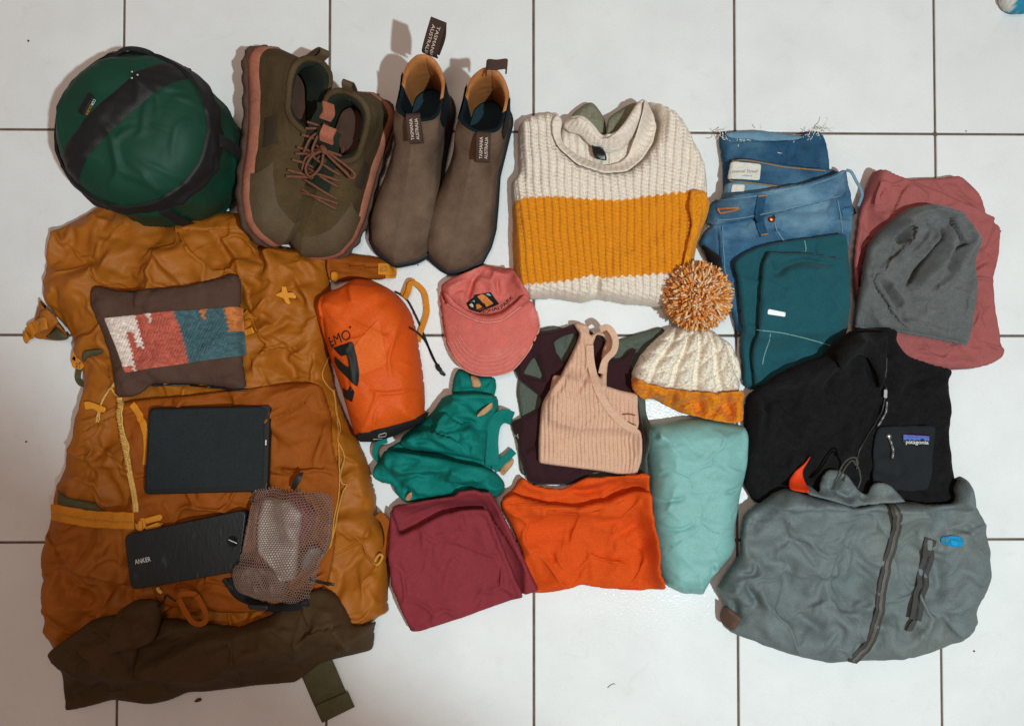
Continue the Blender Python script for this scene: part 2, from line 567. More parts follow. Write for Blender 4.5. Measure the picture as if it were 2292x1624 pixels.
    if deposit:
        i0 = max(int((lo[0] - HX0) / HMS), 0); i1 = min(int((hi[0] - HX0) / HMS) + 1, HNX)
        j0 = max(int((lo[1] - HY0) / HMS), 0); j1 = min(int((hi[1] - HY0) / HMS) + 1, HNY)
        XX, YY = np.meshgrid(HX0 + np.arange(i0, i1) * HMS, HY0 + np.arange(j0, j1) * HMS)
        fx = np.clip(np.round((XX - lo[0]) / step).astype(int), 0, nx - 1); fy = np.clip(np.round((YY - lo[1]) / step).astype(int), 0, ny - 1)
        ins = okg[fy, fx]
        z_ = c_.z(XX, YY)
        HM[j0:j1, i0:i1] = np.where(ins, np.maximum(HM[j0:j1, i0:i1], z_), HM[j0:j1, i0:i1])
    return c_

def deposit_verts(V, pad=1):
    i = ((V[:, 0] - HX0) / HMS).round().astype(int); j = ((V[:, 1] - HY0) / HMS).round().astype(int)
    for a in range(-pad, pad + 1):
        for b in range(-pad, pad + 1):
            ii = np.clip(i + a, 0, HNX - 1); jj = np.clip(j + b, 0, HNY - 1)
            np.maximum.at(HM, (jj, ii), V[:, 2])

# ---- swept shapes
def frames(P, up=None):
    T = np.gradient(P, axis=0); T /= np.linalg.norm(T, axis=1)[:, None] + 1e-12
    u = np.array([0, 0, 1.0]) if up is None else np.asarray(up, float)
    S = np.cross(T, u); n = np.linalg.norm(S, axis=1)
    for i in range(len(S)):
        if n[i] < 1e-3: S[i] = S[i - 1] if i else np.array([1.0, 0, 0])
        else: S[i] /= n[i]
    Nn = np.cross(S, T)
    return T, S, Nn
def tube(parent, name, pts, r, mat, n=6, k=6, smooth_path=True, closed=False, label=None, rr=None):
    P = cr(pts, n, closed) if smooth_path else np.asarray(pts, float)
    T, S, Nn = frames(P)
    R = np.full(len(P), r) if rr is None else np.interp(np.linspace(0, 1, len(P)), np.linspace(0, 1, len(rr)), rr)
    V = []; F = []
    for i in range(len(P)):
        for j in range(k):
            a = 2 * math.pi * j / k
            V.append(P[i] + R[i] * (math.cos(a) * S[i] + math.sin(a) * Nn[i]))
    m = len(P)
    for i in range(m if closed else m - 1):
        for j in range(k):
            i2 = (i + 1) % m
            F.append([i * k + j, i * k + (j + 1) % k, i2 * k + (j + 1) % k, i2 * k + j])
    if not closed:
        F.append(list(range(k))[::-1]); F.append([(m - 1) * k + j for j in range(k)])
    return mesh(name, V, F, mat, parent, label=label)
def ribbon(parent, name, pts, w, t, mat, n=6, up=None, label=None, smooth_path=True, ww=None):
    """flat webbing; pts run along the centre of its top face"""
    P = cr(pts, n) if smooth_path else np.asarray(pts, float)
    T, S, Nn = frames(P, up)
    Wd = np.full(len(P), w) if ww is None else np.interp(np.linspace(0, 1, len(P)), np.linspace(0, 1, len(ww)), ww)
    V = []; F = []
    for i in range(len(P)):
        h = Wd[i] / 2
        for a, b in ((-1, 0), (-0.82, 0.12), (0.82, 0.12), (1, 0), (1, -1), (-1, -1)):
            V.append(P[i] + S[i] * a * h + Nn[i] * (b * t if b < 0 else b * t * 0.5))
    m = len(P)
    for i in range(m - 1):
        for j in range(6):
            F.append([i * 6 + j, i * 6 + (j + 1) % 6, (i + 1) * 6 + (j + 1) % 6, (i + 1) * 6 + j])
    F.append(list(range(6))[::-1]); F.append([(m - 1) * 6 + j for j in range(6)])
    o = mesh(name, V, F, mat, parent, label=label)
    return o
def lay(pts, zr, off=0.002, n=6, wd=0.0, sm=2):
    """sheet points draped on what lies there"""
    pp_ = cr(np.asarray(pts, float), n)
    z = np.full(len(pp_), float(zr))
    for _ in range(4):
        p = U(pp_[:, 0], pp_[:, 1], z)
        z = 0.5 * z + 0.5 * (hm(p[:, 0], p[:, 1]) + off)
    p = U(pp_[:, 0], pp_[:, 1], z)
    z = hm(p[:, 0], p[:, 1])
    if wd:
        t_ = np.gradient(p, axis=0); t_ /= np.linalg.norm(t_, axis=1)[:, None] + 1e-9
        n_ = np.stack([-t_[:, 1], t_[:, 0]], -1) * wd * 0.5
        z = np.max([z] + [hm(p[:, 0] + n_[:, 0] * f, p[:, 1] + n_[:, 1] * f) for f in (-1, -.5, .5, 1)], axis=0)
    if len(z) > 5:
        w_ = np.ones(2 * sm + 1) / (2 * sm + 1)
        z2 = np.convolve(np.pad(z, sm, mode='edge'), w_, 'valid')
        z = np.maximum(z2, z - (0.0 if wd else 0.001))
        if wd: z = np.convolve(np.pad(z, 2, mode='edge'), np.ones(5) / 5, 'valid')
    return np.column_stack([p, z + off])
def slab(parent, name, quad, z0, t, mat, r=0.006, bev=0.0015, tilt=None, label=None, n=5, zq=None, wob=0):
    """rounded-corner plate; quad on the sheet (its top face), z0 bottom height (or function), t thickness"""
    q = UP(quad, zq if zq is not None else z0 + t)
    c = q.mean(0)
    pts = []
    k = len(q)
    for i in range(k):
        a, b, d = q[i - 1], q[i], q[(i + 1) % k]
        u = (a - b) / np.linalg.norm(a - b); v = (d - b) / np.linalg.norm(d - b)
        p0, p1 = b + u * r, b + v * r
        for j in range(n + 1):
            s = j / n
            pts.append((1 - s) ** 2 * p0 + 2 * s * (1 - s) * b + s * s * p1)
    pts = np.array(pts); m = len(pts)
    nrm = pts - c; nrm /= np.linalg.norm(nrm, axis=1)[:, None]
    rings = [(pts - nrm * bev, 0.0), (pts, bev), (pts, t - bev), (pts - nrm * bev * 0.4, t - bev * 0.3), (pts - nrm * bev, t)]
    tf = tilt if tilt is not None else (lambda p: 0.0 * p[:, 0])
    V = np.vstack([np.column_stack([p, z0 + h + tf(p)]) for p, h in rings])
    F = []
    for a in range(len(rings) - 1):
        for j in range(m):
            F.append([a * m + j, a * m + (j + 1) % m, (a + 1) * m + (j + 1) % m, (a + 1) * m + j])
    F.append([(len(rings) - 1) * m + j for j in range(m)]); F.append(list(range(m))[::-1])
    o = mesh(name, V, F, mat, parent, label=label)
    o.data.polygons.foreach_set('use_smooth', [len(p.vertices) == 4 for p in o.data.polygons])
    return o, V
def loft(parent, name, rings, mat, cap0=False, cap1=False, attr=None, label=None, closed=True):
    k = len(rings[0]); V = np.vstack(rings); F = []
    for a in range(len(rings) - 1):
        for j in range(k if closed else k - 1):
            F.append([a * k + j, a * k + (j + 1) % k, (a + 1) * k + (j + 1) % k, (a + 1) * k + j])
    if cap0: F.append(list(range(k))[::-1])
    if cap1: F.append([(len(rings) - 1) * k + j for j in range(k)])
    return mesh(name, V, F, mat, parent, attr=attr, label=label)

def text_flat(s, shear=0.0, space=1.0, cuts=0):
    cu = bpy.data.curves.new('t', 'FONT'); cu.body = s; cu.resolution_u = 3
    cu.shear = shear; cu.space_character = space
    ob = bpy.data.objects.new('t', cu); COL.objects.link(ob)
    dg = bpy.context.evaluated_depsgraph_get()
    me = bpy.data.meshes.new_from_object(ob.evaluated_get(dg))
    bm = bmesh.new(); bm.from_mesh(me)
    bmesh.ops.triangulate(bm, faces=bm.faces[:])
    if cuts:
        bmesh.ops.subdivide_edges(bm, edges=bm.edges[:], cuts=cuts, use_grid_fill=True)
        bmesh.ops.triangulate(bm, faces=bm.faces[:])
    bm.verts.index_update()
    V = np.array([v.co[:] for v in bm.verts]); F = [[v.index for v in f.verts] for f in bm.faces]
    bm.free(); bpy.data.objects.remove(ob); bpy.data.curves.remove(cu); bpy.data.meshes.remove(me)
    V[:, 0] -= V[:, 0].min()
    return V[:, :2], F
def text_on(parent, name, s, mat, p0, p1, hgt, zfun, zr, off=0.0007, shear=0.0, arc=0.0, bold=0.0, space=1.0, label=None, cuts=0):
    """lettering whose baseline runs p0->p1 on the sheet; hgt cap height on the sheet"""
    V, F = text_flat(s, shear, space, cuts)
    w = V[:, 0].max(); capH = 0.70
    a = np.array(p0, float); b = np.array(p1, float)
    d = b - a; L = np.linalg.norm(d); d /= L; up = np.array([d[1], -d[0]])
    S = a + d * (V[:, :1] / w * L) + up * (V[:, 1:2] / capH * hgt)
    if arc:
        t = V[:, :1] / w
        S = S - up * (4 * arc * t * (1 - t))
    zz = float(zr)
    for _ in range(4):
        q = UP(S, zz)
        zz = 0.5 * zz + 0.5 * float(np.median(zfun(q[:, 0], q[:, 1])))
    q = UP(S, zz)
    z = zfun(q[:, 0], q[:, 1]) + off
    VV = np.column_stack([q, z])
    return mesh(name, VV, F, mat, parent, smooth=False, label=label)
def decal(parent, name, pts, mat, zfun, zr, off=0.0006, step=0.002, sig=0.0, label=None, t=0.0004):
    """thin applied shape following the surface below"""
    pa = np.asarray(pts, float); zz = np.full(len(pa), float(zr))
    for _ in range(4):
        q = UP(pa, zz); zz = 0.5 * zz + 0.5 * (zfun(q[:, 0], q[:, 1]) + off)
    zz = np.full(len(pa), float(np.median(zz))) * 0.5 + zz * 0.5
    return cloth(parent, name, pts, mat, t, z=zz, base=lambda x, y: zfun(x, y) + off, step=step, sig=sig, edge=0.001,
                 lip=t * 0.8, deposit=False, label=label)
# ------------------------------------------------------------------ floor
TILE = 0.305
def tile_material():
    m = bpy.data.materials.new('tile_glaze'); m.use_nodes = True
    N = m.node_tree.nodes; Lk = m.node_tree.links; b = N['Principled BSDF']
    tc = N.new('ShaderNodeTexCoord')
    n1 = N.new('ShaderNodeTexNoise'); n1.inputs['Scale'].default_value = 9; n1.inputs['Detail'].default_value = 6
    n1.inputs['Roughness'].default_value = 0.6
    oi = N.new('ShaderNodeObjectInfo')
    va = N.new('ShaderNodeVectorMath'); va.operation = 'ADD'
    Lk.new(tc.outputs['Object'], va.inputs[0]); 
    sc = N.new('ShaderNodeVectorMath'); sc.operation = 'SCALE'; sc.inputs['Scale'].default_value = 13.0
    Lk.new(oi.outputs['Location'], sc.inputs[0]); Lk.new(sc.outputs[0], va.inputs[1])
    Lk.new(va.outputs[0], n1.inputs['Vector'])
    ra = N.new('ShaderNodeValToRGB')
    ra.color_ramp.elements[0].position = 0.3; ra.color_ramp.elements[0].color = lin((224, 224, 224))
    ra.color_ramp.elements[1].position = 0.7; ra.color_ramp.elements[1].color = lin((234, 235, 235))
    Lk.new(n1.outputs['Fac'], ra.inputs[0])
    # faint specks in the glaze
    n2 = N.new('ShaderNodeTexNoise'); n2.inputs['Scale'].default_value = 420; n2.inputs['Detail'].default_value = 2
    Lk.new(va.outputs[0], n2.inputs['Vector'])
    mr = N.new('ShaderNodeMapRange'); mr.inputs[1].default_value = 0.3; mr.inputs[2].default_value = 0.7
    mr.inputs[3].default_value = 0.965; mr.inputs[4].default_value = 1.03
    Lk.new(n2.outputs['Fac'], mr.inputs[0])
    mx = N.new('ShaderNodeMix'); mx.data_type = 'RGBA'; mx.blend_type = 'MULTIPLY'; mx.inputs[0].default_value = 1
    Lk.new(ra.outputs[0], mx.inputs[6]); Lk.new(mr.outputs[0], mx.inputs[7])
    # scuffs and stains of the floor itself
    n4 = N.new('ShaderNodeTexNoise'); n4.inputs['Scale'].default_value = 22; n4.inputs['Detail'].default_value = 8
    n4.inputs['Roughness'].default_value = 0.75; n4.inputs['Distortion'].default_value = 1.2
    Lk.new(va.outputs[0], n4.inputs['Vector'])
    m4 = N.new('ShaderNodeMapRange'); m4.inputs[1].default_value = 0.56; m4.inputs[2].default_value = 0.78
    m4.inputs[3].default_value = 0.0; m4.inputs[4].default_value = 0.30
    Lk.new(n4.outputs['Fac'], m4.inputs[0])
    mx2 = N.new('ShaderNodeMix'); mx2.data_type = 'RGBA'
    Lk.new(m4.outputs[0], mx2.inputs[0]); Lk.new(mx.outputs[2], mx2.inputs[6]); mx2.inputs[7].default_value = lin((196, 188, 178))
    rv = N.new('ShaderNodeMapRange'); rv.inputs[3].default_value = 0.955; rv.inputs[4].default_value = 1.02
    Lk.new(oi.outputs['Random'], rv.inputs[0])
    mx3 = N.new('ShaderNodeMix'); mx3.data_type = 'RGBA'; mx3.blend_type = 'MULTIPLY'; mx3.inputs[0].default_value = 1
    Lk.new(mx2.outputs[2], mx3.inputs[6]); Lk.new(rv.outputs[0], mx3.inputs[7])
    Lk.new(mx3.outputs[2], b.inputs['Base Color'])
    b.inputs['Roughness'].default_value = 0.5
    b.inputs['Specular IOR Level'].default_value = 0.25
    b.inputs['Coat Weight'].default_value = 0.32
    b.inputs['Coat Roughness'].default_value = 0.2
    vo = N.new('ShaderNodeTexNoise'); vo.inputs['Scale'].default_value = 300; vo.inputs['Detail'].default_value = 1.5
    Lk.new(va.outputs[0], vo.inputs['Vector'])
    bp = N.new('ShaderNodeBump'); bp.inputs['Strength'].default_value = 0.35; bp.inputs['Distance'].default_value = 0.0011
    Lk.new(vo.outputs['Fac'], bp.inputs['Height']); Lk.new(bp.outputs[0], b.inputs['Coat Normal'])
    return m
TM = tile_material()
GROUT = material('grout', (104, 88, 78), rough=0.95, spec=0.1, var=0.45, vscale=35, bump=0.6, bscale=500, fine=0.2, fscale=700)
# joint lines measured on the sheet
vx = [(278, 0, 260, 1624), (740, 0, 728, 1624), (1194, 0, 1195, 1624), (1645, 0, 1652, 1624), (2090, 0, 2110, 1624)]
gxs = [float((U(a, b)[0] + U(c, d)[0]) / 2) for a, b, c, d in vx]
gys = [float((U(60, a)[1] + U(2230, b)[1]) / 2) for a, b in ((288.5, 301), (750, 750.5), (1213, 1207))]
px_ = (gxs[-1] - gxs[0]) / 4; py_ = (gys[0] - gys[-1]) / 2
gxs = [gxs[0] - 2 * px_, gxs[0] - px_] + gxs + [gxs[-1] + px_, gxs[-1] + 2 * px_]
gys = [gys[0] + 2 * py_, gys[0] + py_] + gys + [gys[-1] - py_, gys[-1] - 2 * py_]
bed = mesh('floor', [(gxs[0], gys[-1], -0.0022), (gxs[-1], gys[-1], -0.0022), (gxs[-1], gys[0], -0.0022), (gxs[0], gys[0], -0.0022)],
           [(0, 1, 2, 3)], GROUT, smooth=False)
bed['kind'] = 'structure'
jw = 0.0036
for i in range(len(gxs) - 1):
    for j in range(len(gys) - 1):
        x0, x1 = gxs[i] + jw / 2, gxs[i + 1] - jw / 2
        y0, y1 = gys[j + 1] + jw / 2, gys[j] - jw / 2
        cxx, cyy = (x0 + x1) / 2, (y0 + y1) / 2
        V = []; F = []
        rings = []
        for ins, zz in ((0.0, -0.006), (0.0, -0.0012), (0.0005, -0.0004), (0.0016, 0.0)):
            r_ = 0.0022
            pl = []
            for (sx, sy) in ((1, -1), (1, 1), (-1, 1), (-1, -1)):
                ccx = (x1 - r_ - ins if sx > 0 else x0 + r_ + ins); ccy = (y1 - r_ - ins if sy > 0 else y0 + r_ + ins)
                a0 = math.atan2(sy, sx) - math.pi / 4
                for k in range(3):
                    a = a0 + k * math.pi / 4
                    pl.append((ccx + r_ * math.cos(a), ccy + r_ * math.sin(a), zz))
            n_ = len(pl)
            # slightly uneven edges, as fired tile has
            rings.append(np.array(pl))
        V = np.vstack(rings); kk = len(rings[0])
        for a in range(3):
            for q in range(kk):
                F.append([a * kk + q, a * kk + (q + 1) % kk, (a + 1) * kk + (q + 1) % kk, (a + 1) * kk + q])
        F.append([3 * kk + q for q in range(kk)])
        me = bpy.data.meshes.new('tile')
        me.from_pydata((V - np.array([cxx, cyy, 0])).tolist(), [], F)
        me.materials.append(TM)
        me.polygons.foreach_set('use_smooth', [len(p.vertices) == 4 for p in me.polygons])
        o = bpy.data.objects.new('tile', me); COL.objects.link(o)
        o.parent = bed
        g = gloc(bed)
        o.location = (cxx - g[0], cyy - g[1], -g[2])
        o.rotation_euler = (rng.uniform(-1, 1) * 0.0012, rng.uniform(-1, 1) * 0.0012, 0)
# ------------------------------------------------------------------ backpack
MUST = material('mustard_nylon', (162, 93, 22), rough=0.55, spec=0.25, var=0.10, vscale=25, bump=0.25, bscale=1100, fine=0.10, fscale=900, wrinkle=(22, 0.55, 1.6, 0.5))
MUST2 = material('mustard_front_cloth', (146, 75, 18), rough=0.7, spec=0.15, var=0.10, vscale=30, bump=0.3, bscale=900, fine=0.12, fscale=800, wrinkle=(16, 0.35, 1.8, 1.2))
OLIV = material('olive_brown_nylon', (74, 55, 34), rough=0.7, spec=0.15, var=0.14, vscale=22, bump=0.3, bscale=1000, fine=0.14, fscale=800, wrinkle=(14, 0.5, 2.2, 0.5))
OLIV2 = material('olive_grey_webbing', (84, 78, 52), rough=0.75, spec=0.2, var=0.2, vscale=60, bump=0.5, bscale=900)
YEL = material('yellow_webbing', (206, 128, 26), rough=0.7, spec=0.3, var=0.12, vscale=80, bump=0.5, bscale=1300, fine=0.12, fscale=1200)
YELP = material('yellow_plastic', (214, 140, 34), rough=0.38, spec=0.5, var=0.05)
CORD = material('pale_yellow_cord', (222, 176, 96), rough=0.8, var=0.2, vscale=300, bump=0.5, bscale=1500)
CORDO = material('ochre_cord', (190, 132, 56), rough=0.8, var=0.2, vscale=300)
BLK = material('black_plastic', (26, 27, 28), rough=0.45, spec=0.4, var=0.1)
BLKW = material('black_webbing', (34, 33, 34), rough=0.85, spec=0.2, var=0.2, vscale=120, bump=0.5, bscale=1200)

pack = thing('backpack', 'large mustard yellow hiking backpack with olive base, lying flat under the small items', 'backpack', 480, 1030)

BODY = [(228,458),(185,487),(124,516),(113,575),(108,640),(106,674),(122,700),(150,735),(171,760),(172,790),(190,815),(188,870),(186,905),(180,940),(176,972),(154,1008),(151,1045),(131,1085),(122,1112),(119,1145),(113,1180),(107,1215),(95,1265),(106,1312),(117,1360),(131,1447),(150,1470),(230,1490),(400,1500),(650,1480),(800,1420),(852,1376),(871,1370),(866,1350),(871,1290),(869,1235),(862,1195),(843,1150),(838,1105),(830,1070),(822,1040),(808,1000),(795,978),(772,930),(748,868),(738,800),(741,700),(738,640),(738,572),(690,562),(600,545),(552,478),(430,470),(300,452)]
def pack_shape(Q, dd):
    # broad lie of the empty bag: higher along the middle, sagging at the left flank
    c = UP([(470, 1000)], 0.05)[0]
    r = ((Q[:, 0] - c[0]) / 0.24) ** 2 + ((Q[:, 1] - c[1]) / 0.40) ** 2
    return 0.016 * np.exp(-r) - 0.004
pf = [
 # the crumpled lid at the top
 ('r', [(150,720),(163,650),(205,606),(265,572),(335,546),(395,528)], 20, 11),
 ('k', [(330,546),(352,566),(385,606),(420,640),(440,655)], 9, 7),
 ('v', [(345,575),(378,612),(410,640)], 10, 5),
 ('s', [(560,506),(470,512),(400,520),(393,532),(412,552),(446,568)], 16, 6),
 ('k', [(470,560),(462,600),(455,650)], 8, 6),
 ('k', [(400,640),(372,590),(330,560)], 7, 3),
 ('k', [(480,495),(505,545),(530,580),(545,640)], 9, 10),
 ('v', [(470,520),(500,560),(515,610)], 9, 6),
 ('k', [(495,545),(475,546),(440,575)], 8, 5),
 ('s', [(470,598),(505,608),(530,618),(545,640),(565,700)], 12, 8),
 ('k', [(545,500),(560,545),(600,560),(612,600)], 9, 8),
 ('r', [(575,500),(595,530),(610,580),(600,630)], 12, 9),
 ('v', [(560,520),(580,560),(590,610)], 8, 6),
 ('k', [(620,590),(650,610),(680,660),(690,700)], 10, 7),
 ('v', [(640,620),(665,660),(680,700)], 9, 5),
 ('r', [(660,570),(690,600),(710,640)], 14, 6),
 ('k', [(540,700),(575,690),(610,660)], 8, 6),
 ('k', [(545,740),(580,745),(620,720),(660,690)], 9, 7),
 ('v', [(545,755),(600,745),(650,712)], 8, 5),
 ('k', [(548,800),(600,788),(650,760),(680,735)], 9, 7),
 ('v', [(560,770),(600,775),(660,760)], 8, 4),
 ('s', [(690,735),(650,770),(600,785),(560,780)], 14, 5),
 ('k', [(600,850),(640,835),(650,800),(690,770)], 9, 6),
 ('k', [(560,820),(610,830),(650,850),(665,870)], 8, 5),
 ('v', [(640,790),(650,830),(662,866)], 8, 5),
 ('r', [(690,760),(715,800),(720,850)], 16, 7),
 ('k', [(175,690),(190,684),(215,720),(235,760)], 8, 6),
 ('v', [(200,690),(222,730),(245,770)], 8, 5),
 ('k', [(180,720),(165,650)], 8, 3),
 ('k', [(235,640),(215,690),(230,760),(250,800)], 10, 4),
 # left flank
 ('s', [(265,930),(235,935),(205,950),(175,972)], 16, 7),
 ('k', [(190,960),(205,1010),(215,1070),(222,1125)], 9, 5),
 ('v', [(180,985),(195,1030),(200,1080)], 9, 4),
 ('k', [(155,1035),(190,1030),(205,1010)], 8, 4),
 ('k', [(250,1000),(268,1020),(280,1060)], 7, 5),
 ('v', [(240,1010),(262,1035),(275,1090)], 9, 4),
 ('k', [(140,1090),(170,1065),(200,1040)], 9, 4),
 ('r', [(230,960),(250,985),(245,1040),(262,1100)], 12, 4),
 ('k', [(290,940),(320,1000),(325,1080)], 8, 3),
 ('k', [(300,1120),(290,1060),(310,1000)], 7, 3),
 ('v', [(270,1040),(262,1010),(252,1000)], 5, 3),
 # below the strap
 ('s', [(285,1320),(240,1290),(190,1265),(130,1252)], 18, 8),
 ('k', [(120,1255),(170,1258),(225,1280),(280,1312)], 9, 6),
 ('v', [(190,1275),(240,1302),(285,1330)], 10, 7),
 ('k', [(210,1180),(225,1230),(222,1265)], 9, 5),
 ('k', [(140,1300),(175,1310),(165,1340),(130,1360)], 9, 5),
 ('k', [(118,1362),(150,1358),(185,1362),(215,1335)], 9, 5),
 ('v', [(150,1330),(190,1345),(230,1330)], 10, 4),
 ('k', [(240,1330),(235,1365),(200,1390),(160,1412)], 9, 6),
 ('k', [(130,1390),(160,1412),(150,1440)], 9, 4),
 ('k', [(265,1195),(275,1250),(282,1310)], 8, 5),
 # right flank
 ('k', [(735,960),(745,1010),(740,1080),(752,1150)], 10, 4),
 ('v', [(700,1000),(715,1060),(705,1130)], 12, 4),
 ('k', [(790,1060),(760,1075),(745,1110)], 8, 4),
 ('k', [(840,1150),(800,1240),(780,1290)], 10, 5),
 ('v', [(820,1200),(790,1260),(770,1280)], 10, 5),
 ('k', [(745,1290),(775,1260),(800,1220)], 9, 4),
 ('k', [(450,870),(520,858),(590,852)], 10, 5),
 ('k', [(310,900),(380,880),(470,868)], 10, 4),
]
body = cloth(pack, 'body', BODY, MUST, 0.052, z=0.016, zf=0.06, edge=0.035, lip=0.008, folds=pf,
             noise=[('soft', 3, 150, 20, 1.3, 3)], sim=[('crisp', 3.3, 25, 1, 1.15), ('flat', 2.4, 70, 2, 0.9), ('long', 3.0, 130, 4, 0.3)],
             extra=pack_shape, step=0.0021, sig=0.004, wob=0.0012)

# front pocket panel over the lower half
FRONT = [(262,905),(300,895),(360,890),(450,882),(560,870),(640,858),(690,855),(716,862),(728,905),(742,960),(752,1030),(762,1090),(757,1160),(748,1230),(735,1300),(690,1340),(620,1362),(540,1376),(470,1372),(420,1364),(370,1362),(345,1345),(330,1300),(325,1220),(318,1180),(305,1140),(296,1080),(285,1010),(272,950)]
ff = [
 ('k', [(590,905),(630,880),(680,862)], 8, 4), ('v', [(608,938),(650,915),(700,880),(715,862)], 8, 5),
 ('s', [(716,865),(680,898),(640,922),(606,942)], 20, 4),
 ('k', [(300,900),(340,935),(330,1000),(318,1060)], 9, 4),
 ('k', [(330,1120),(400,1130),(480,1125),(540,1130)], 12, 4), ('v', [(500,1105),(530,1130),(560,1135)], 6, 4),
 ('k', [(370,1120),(385,1160),(380,1200)], 9, 3),
 ('k', [(620,960),(615,1010),(625,1040)], 9, 4), ('v', [(605,950),(622,990),(618,1020)], 8, 4),
 ('k', [(700,920),(715,980),(705,1060),(712,1140)], 10, 4),
 ('v', [(640,1060),(660,1080),(700,1090)], 12, 3),
 ('k', [(350,1310),(380,1325),(420,1310),(470,1290)], 10, 4), ('v', [(400,1330),(440,1318),(480,1300)], 8, 4),
 ('k', [(420,1345),(450,1320),(490,1325),(530,1350)], 10, 5), ('v', [(440,1350),(480,1345),(520,1360)], 10, 4),
 ('k', [(500,1290),(520,1320),(550,1350)], 10, 4),
]
front = cloth(pack, 'front_pocket', FRONT, MUST2, 0.009, z='auto', zf=0.072, edge=0.010, lip=0.004, folds=ff,
              noise=[('soft', 3, 120, 60, 1.4, 8)], sim=[('flat', 3.0, 110, 3, 1.0), ('crisp', 4.0, 0, 4, 0.4)], step=0.0025, bsig=10)

# olive base panel
BASE = [(131,1447),(146,1458),(138,1490),(137,1530),(142,1594),(190,1585),(250,1568),(290,1572),(340,1577),(380,1568),(418,1551),(460,1550),(573,1535),(660,1529),(690,1505),(720,1480),(832,1456),(836,1440),(842,1395),(850,1376),(806,1372),(795,1345),(775,1312),(745,1292),(710,1296),(680,1320),(640,1345),(560,1380),(470,1370),(420,1362),(362,1364),(345,1352),(330,1346),(290,1352),(245,1363),(180,1412),(150,1436)]
bf = [
 ('r', [(225,1530),(300,1500),(400,1455),(520,1405),(620,1370),(690,1335)], 26, 15),
 ('v', [(262,1468),(310,1475),(380,1440),(460,1400),(540,1385)], 20, 14),
 ('s', [(220,1535),(222,1510),(190,1480),(150,1470)], 18, 6),
 ('k', [(155,1475),(190,1500),(218,1532)], 9, 6),
 ('v', [(170,1440),(210,1455),(255,1470)], 12, 9),
 ('k', [(165,1425),(200,1440),(240,1465),(250,1490)], 10, 7),
 ('v', [(420,1560),(480,1530),(560,1490),(640,1460)], 22, 9),
 ('k', [(690,1510),(676,1450),(682,1380),(700,1340)], 10, 6),
 ('s', [(692,1395),(740,1388),(800,1372)], 16, 7),
 ('v', [(690,1470),(740,1440),(790,1400),(830,1380)], 14, 6),
 ('k', [(680,1500),(740,1462),(800,1420),(838,1400)], 12, 6),
 ('v', [(560,1520),(610,1500),(670,1490)], 14, 5),
 ('k', [(250,1565),(235,1545),(222,1530)], 8, 4),
 ('v', [(480,1440),(550,1430),(620,1410)], 18, 5),
]
basep = cloth(pack, 'base_panel', BASE, OLIV, 0.030, z=0.016, zf=0.055, edge=0.028, lip=0.006, folds=bf,
              noise=[('soft', 4, 130, 25, 1.6, 14)], sim=[('long', 3.0, 115, 5, 0.6), ('flat', 2.4, 30, 6, 0.8)], step=0.0025, bsig=8)
knob = cloth(pack, 'side_pocket', [(250,1375),(285,1352),(330,1348),(345,1358),(350,1400),(350,1420),(340,1440),(310,1448),(285,1445),(262,1455),(250,1450),(255,1420),(250,1400)],
             OLIV, 0.020, z='auto', zf=0.08, edge=0.022, folds=[('v', [(258,1448),(275,1415),(285,1380)], 8, 6), ('k', [(300,1385),(335,1390),(345,1420)], 10, 4), ('v', [(310,1440),(330,1430),(345,1410)], 6, 3)],
             noise=[('crease', 3, 36, 30, 1.3, 61)], bsig=6)

# hip belt wing, left, with folded yellow webbing
wing = cloth(pack, 'hip_belt', [(106,672),(92,677),(80,684),(70,720),(60,745),(75,758),(82,758),(120,762),(160,760),(175,755),(150,730),(125,700)], MUST, 0.022, z=0.018, edge=0.02,
             folds=[('s', [(98,692),(120,690),(140,720)], 12, 4), ('v', [(95,755),(120,740),(145,735)], 10, 6), ('k', [(84,705),(100,690),(110,685)], 8, 4)], noise=[('crease', 2.4, 30, 40, 1.2, 71)])
cloth(pack, 'belt_lining', [(92,752),(120,742),(140,734),(155,745),(168,759),(135,761),(100,758)], OLIV2, 0.004, z=0.03, edge=0.006, noise=[('crease', 2, 25, 60, 1.5, 72)])
flap = cloth(pack, 'belt_flap', [(100,697),(118,692),(130,705),(142,722),(128,732),(104,742),(82,748),(78,736),(88,716)], MUST, 0.006, z=0.035, edge=0.006, noise=[('soft', 1, 40, 0, 1, 73)])
ribbon(pack, 'webbing', lay([(103,722),(85,728),(68,736),(56,748)], 0.04, 0.0035), 0.018, 0.002, YEL)
for k, (a, b) in enumerate((((84,717),(100,728)), ((84,728),(101,717)), ((84,717),(84,728)), ((101,717),(101,728)))):
    tube(pack, 'stitching', lay([a, b], 0.042, 0.0045, n=3), 0.0006, CORDO, k=4)
cloth(pack, 'webbing_end', [(48,742),(56,738),(66,742),(72,752),(66,760),(58,766),(54,772),(50,764),(47,752)], YEL, 0.012, z=0.012, edge=0.01, noise=[('crease', 4, 16, 30, 1, 75)])

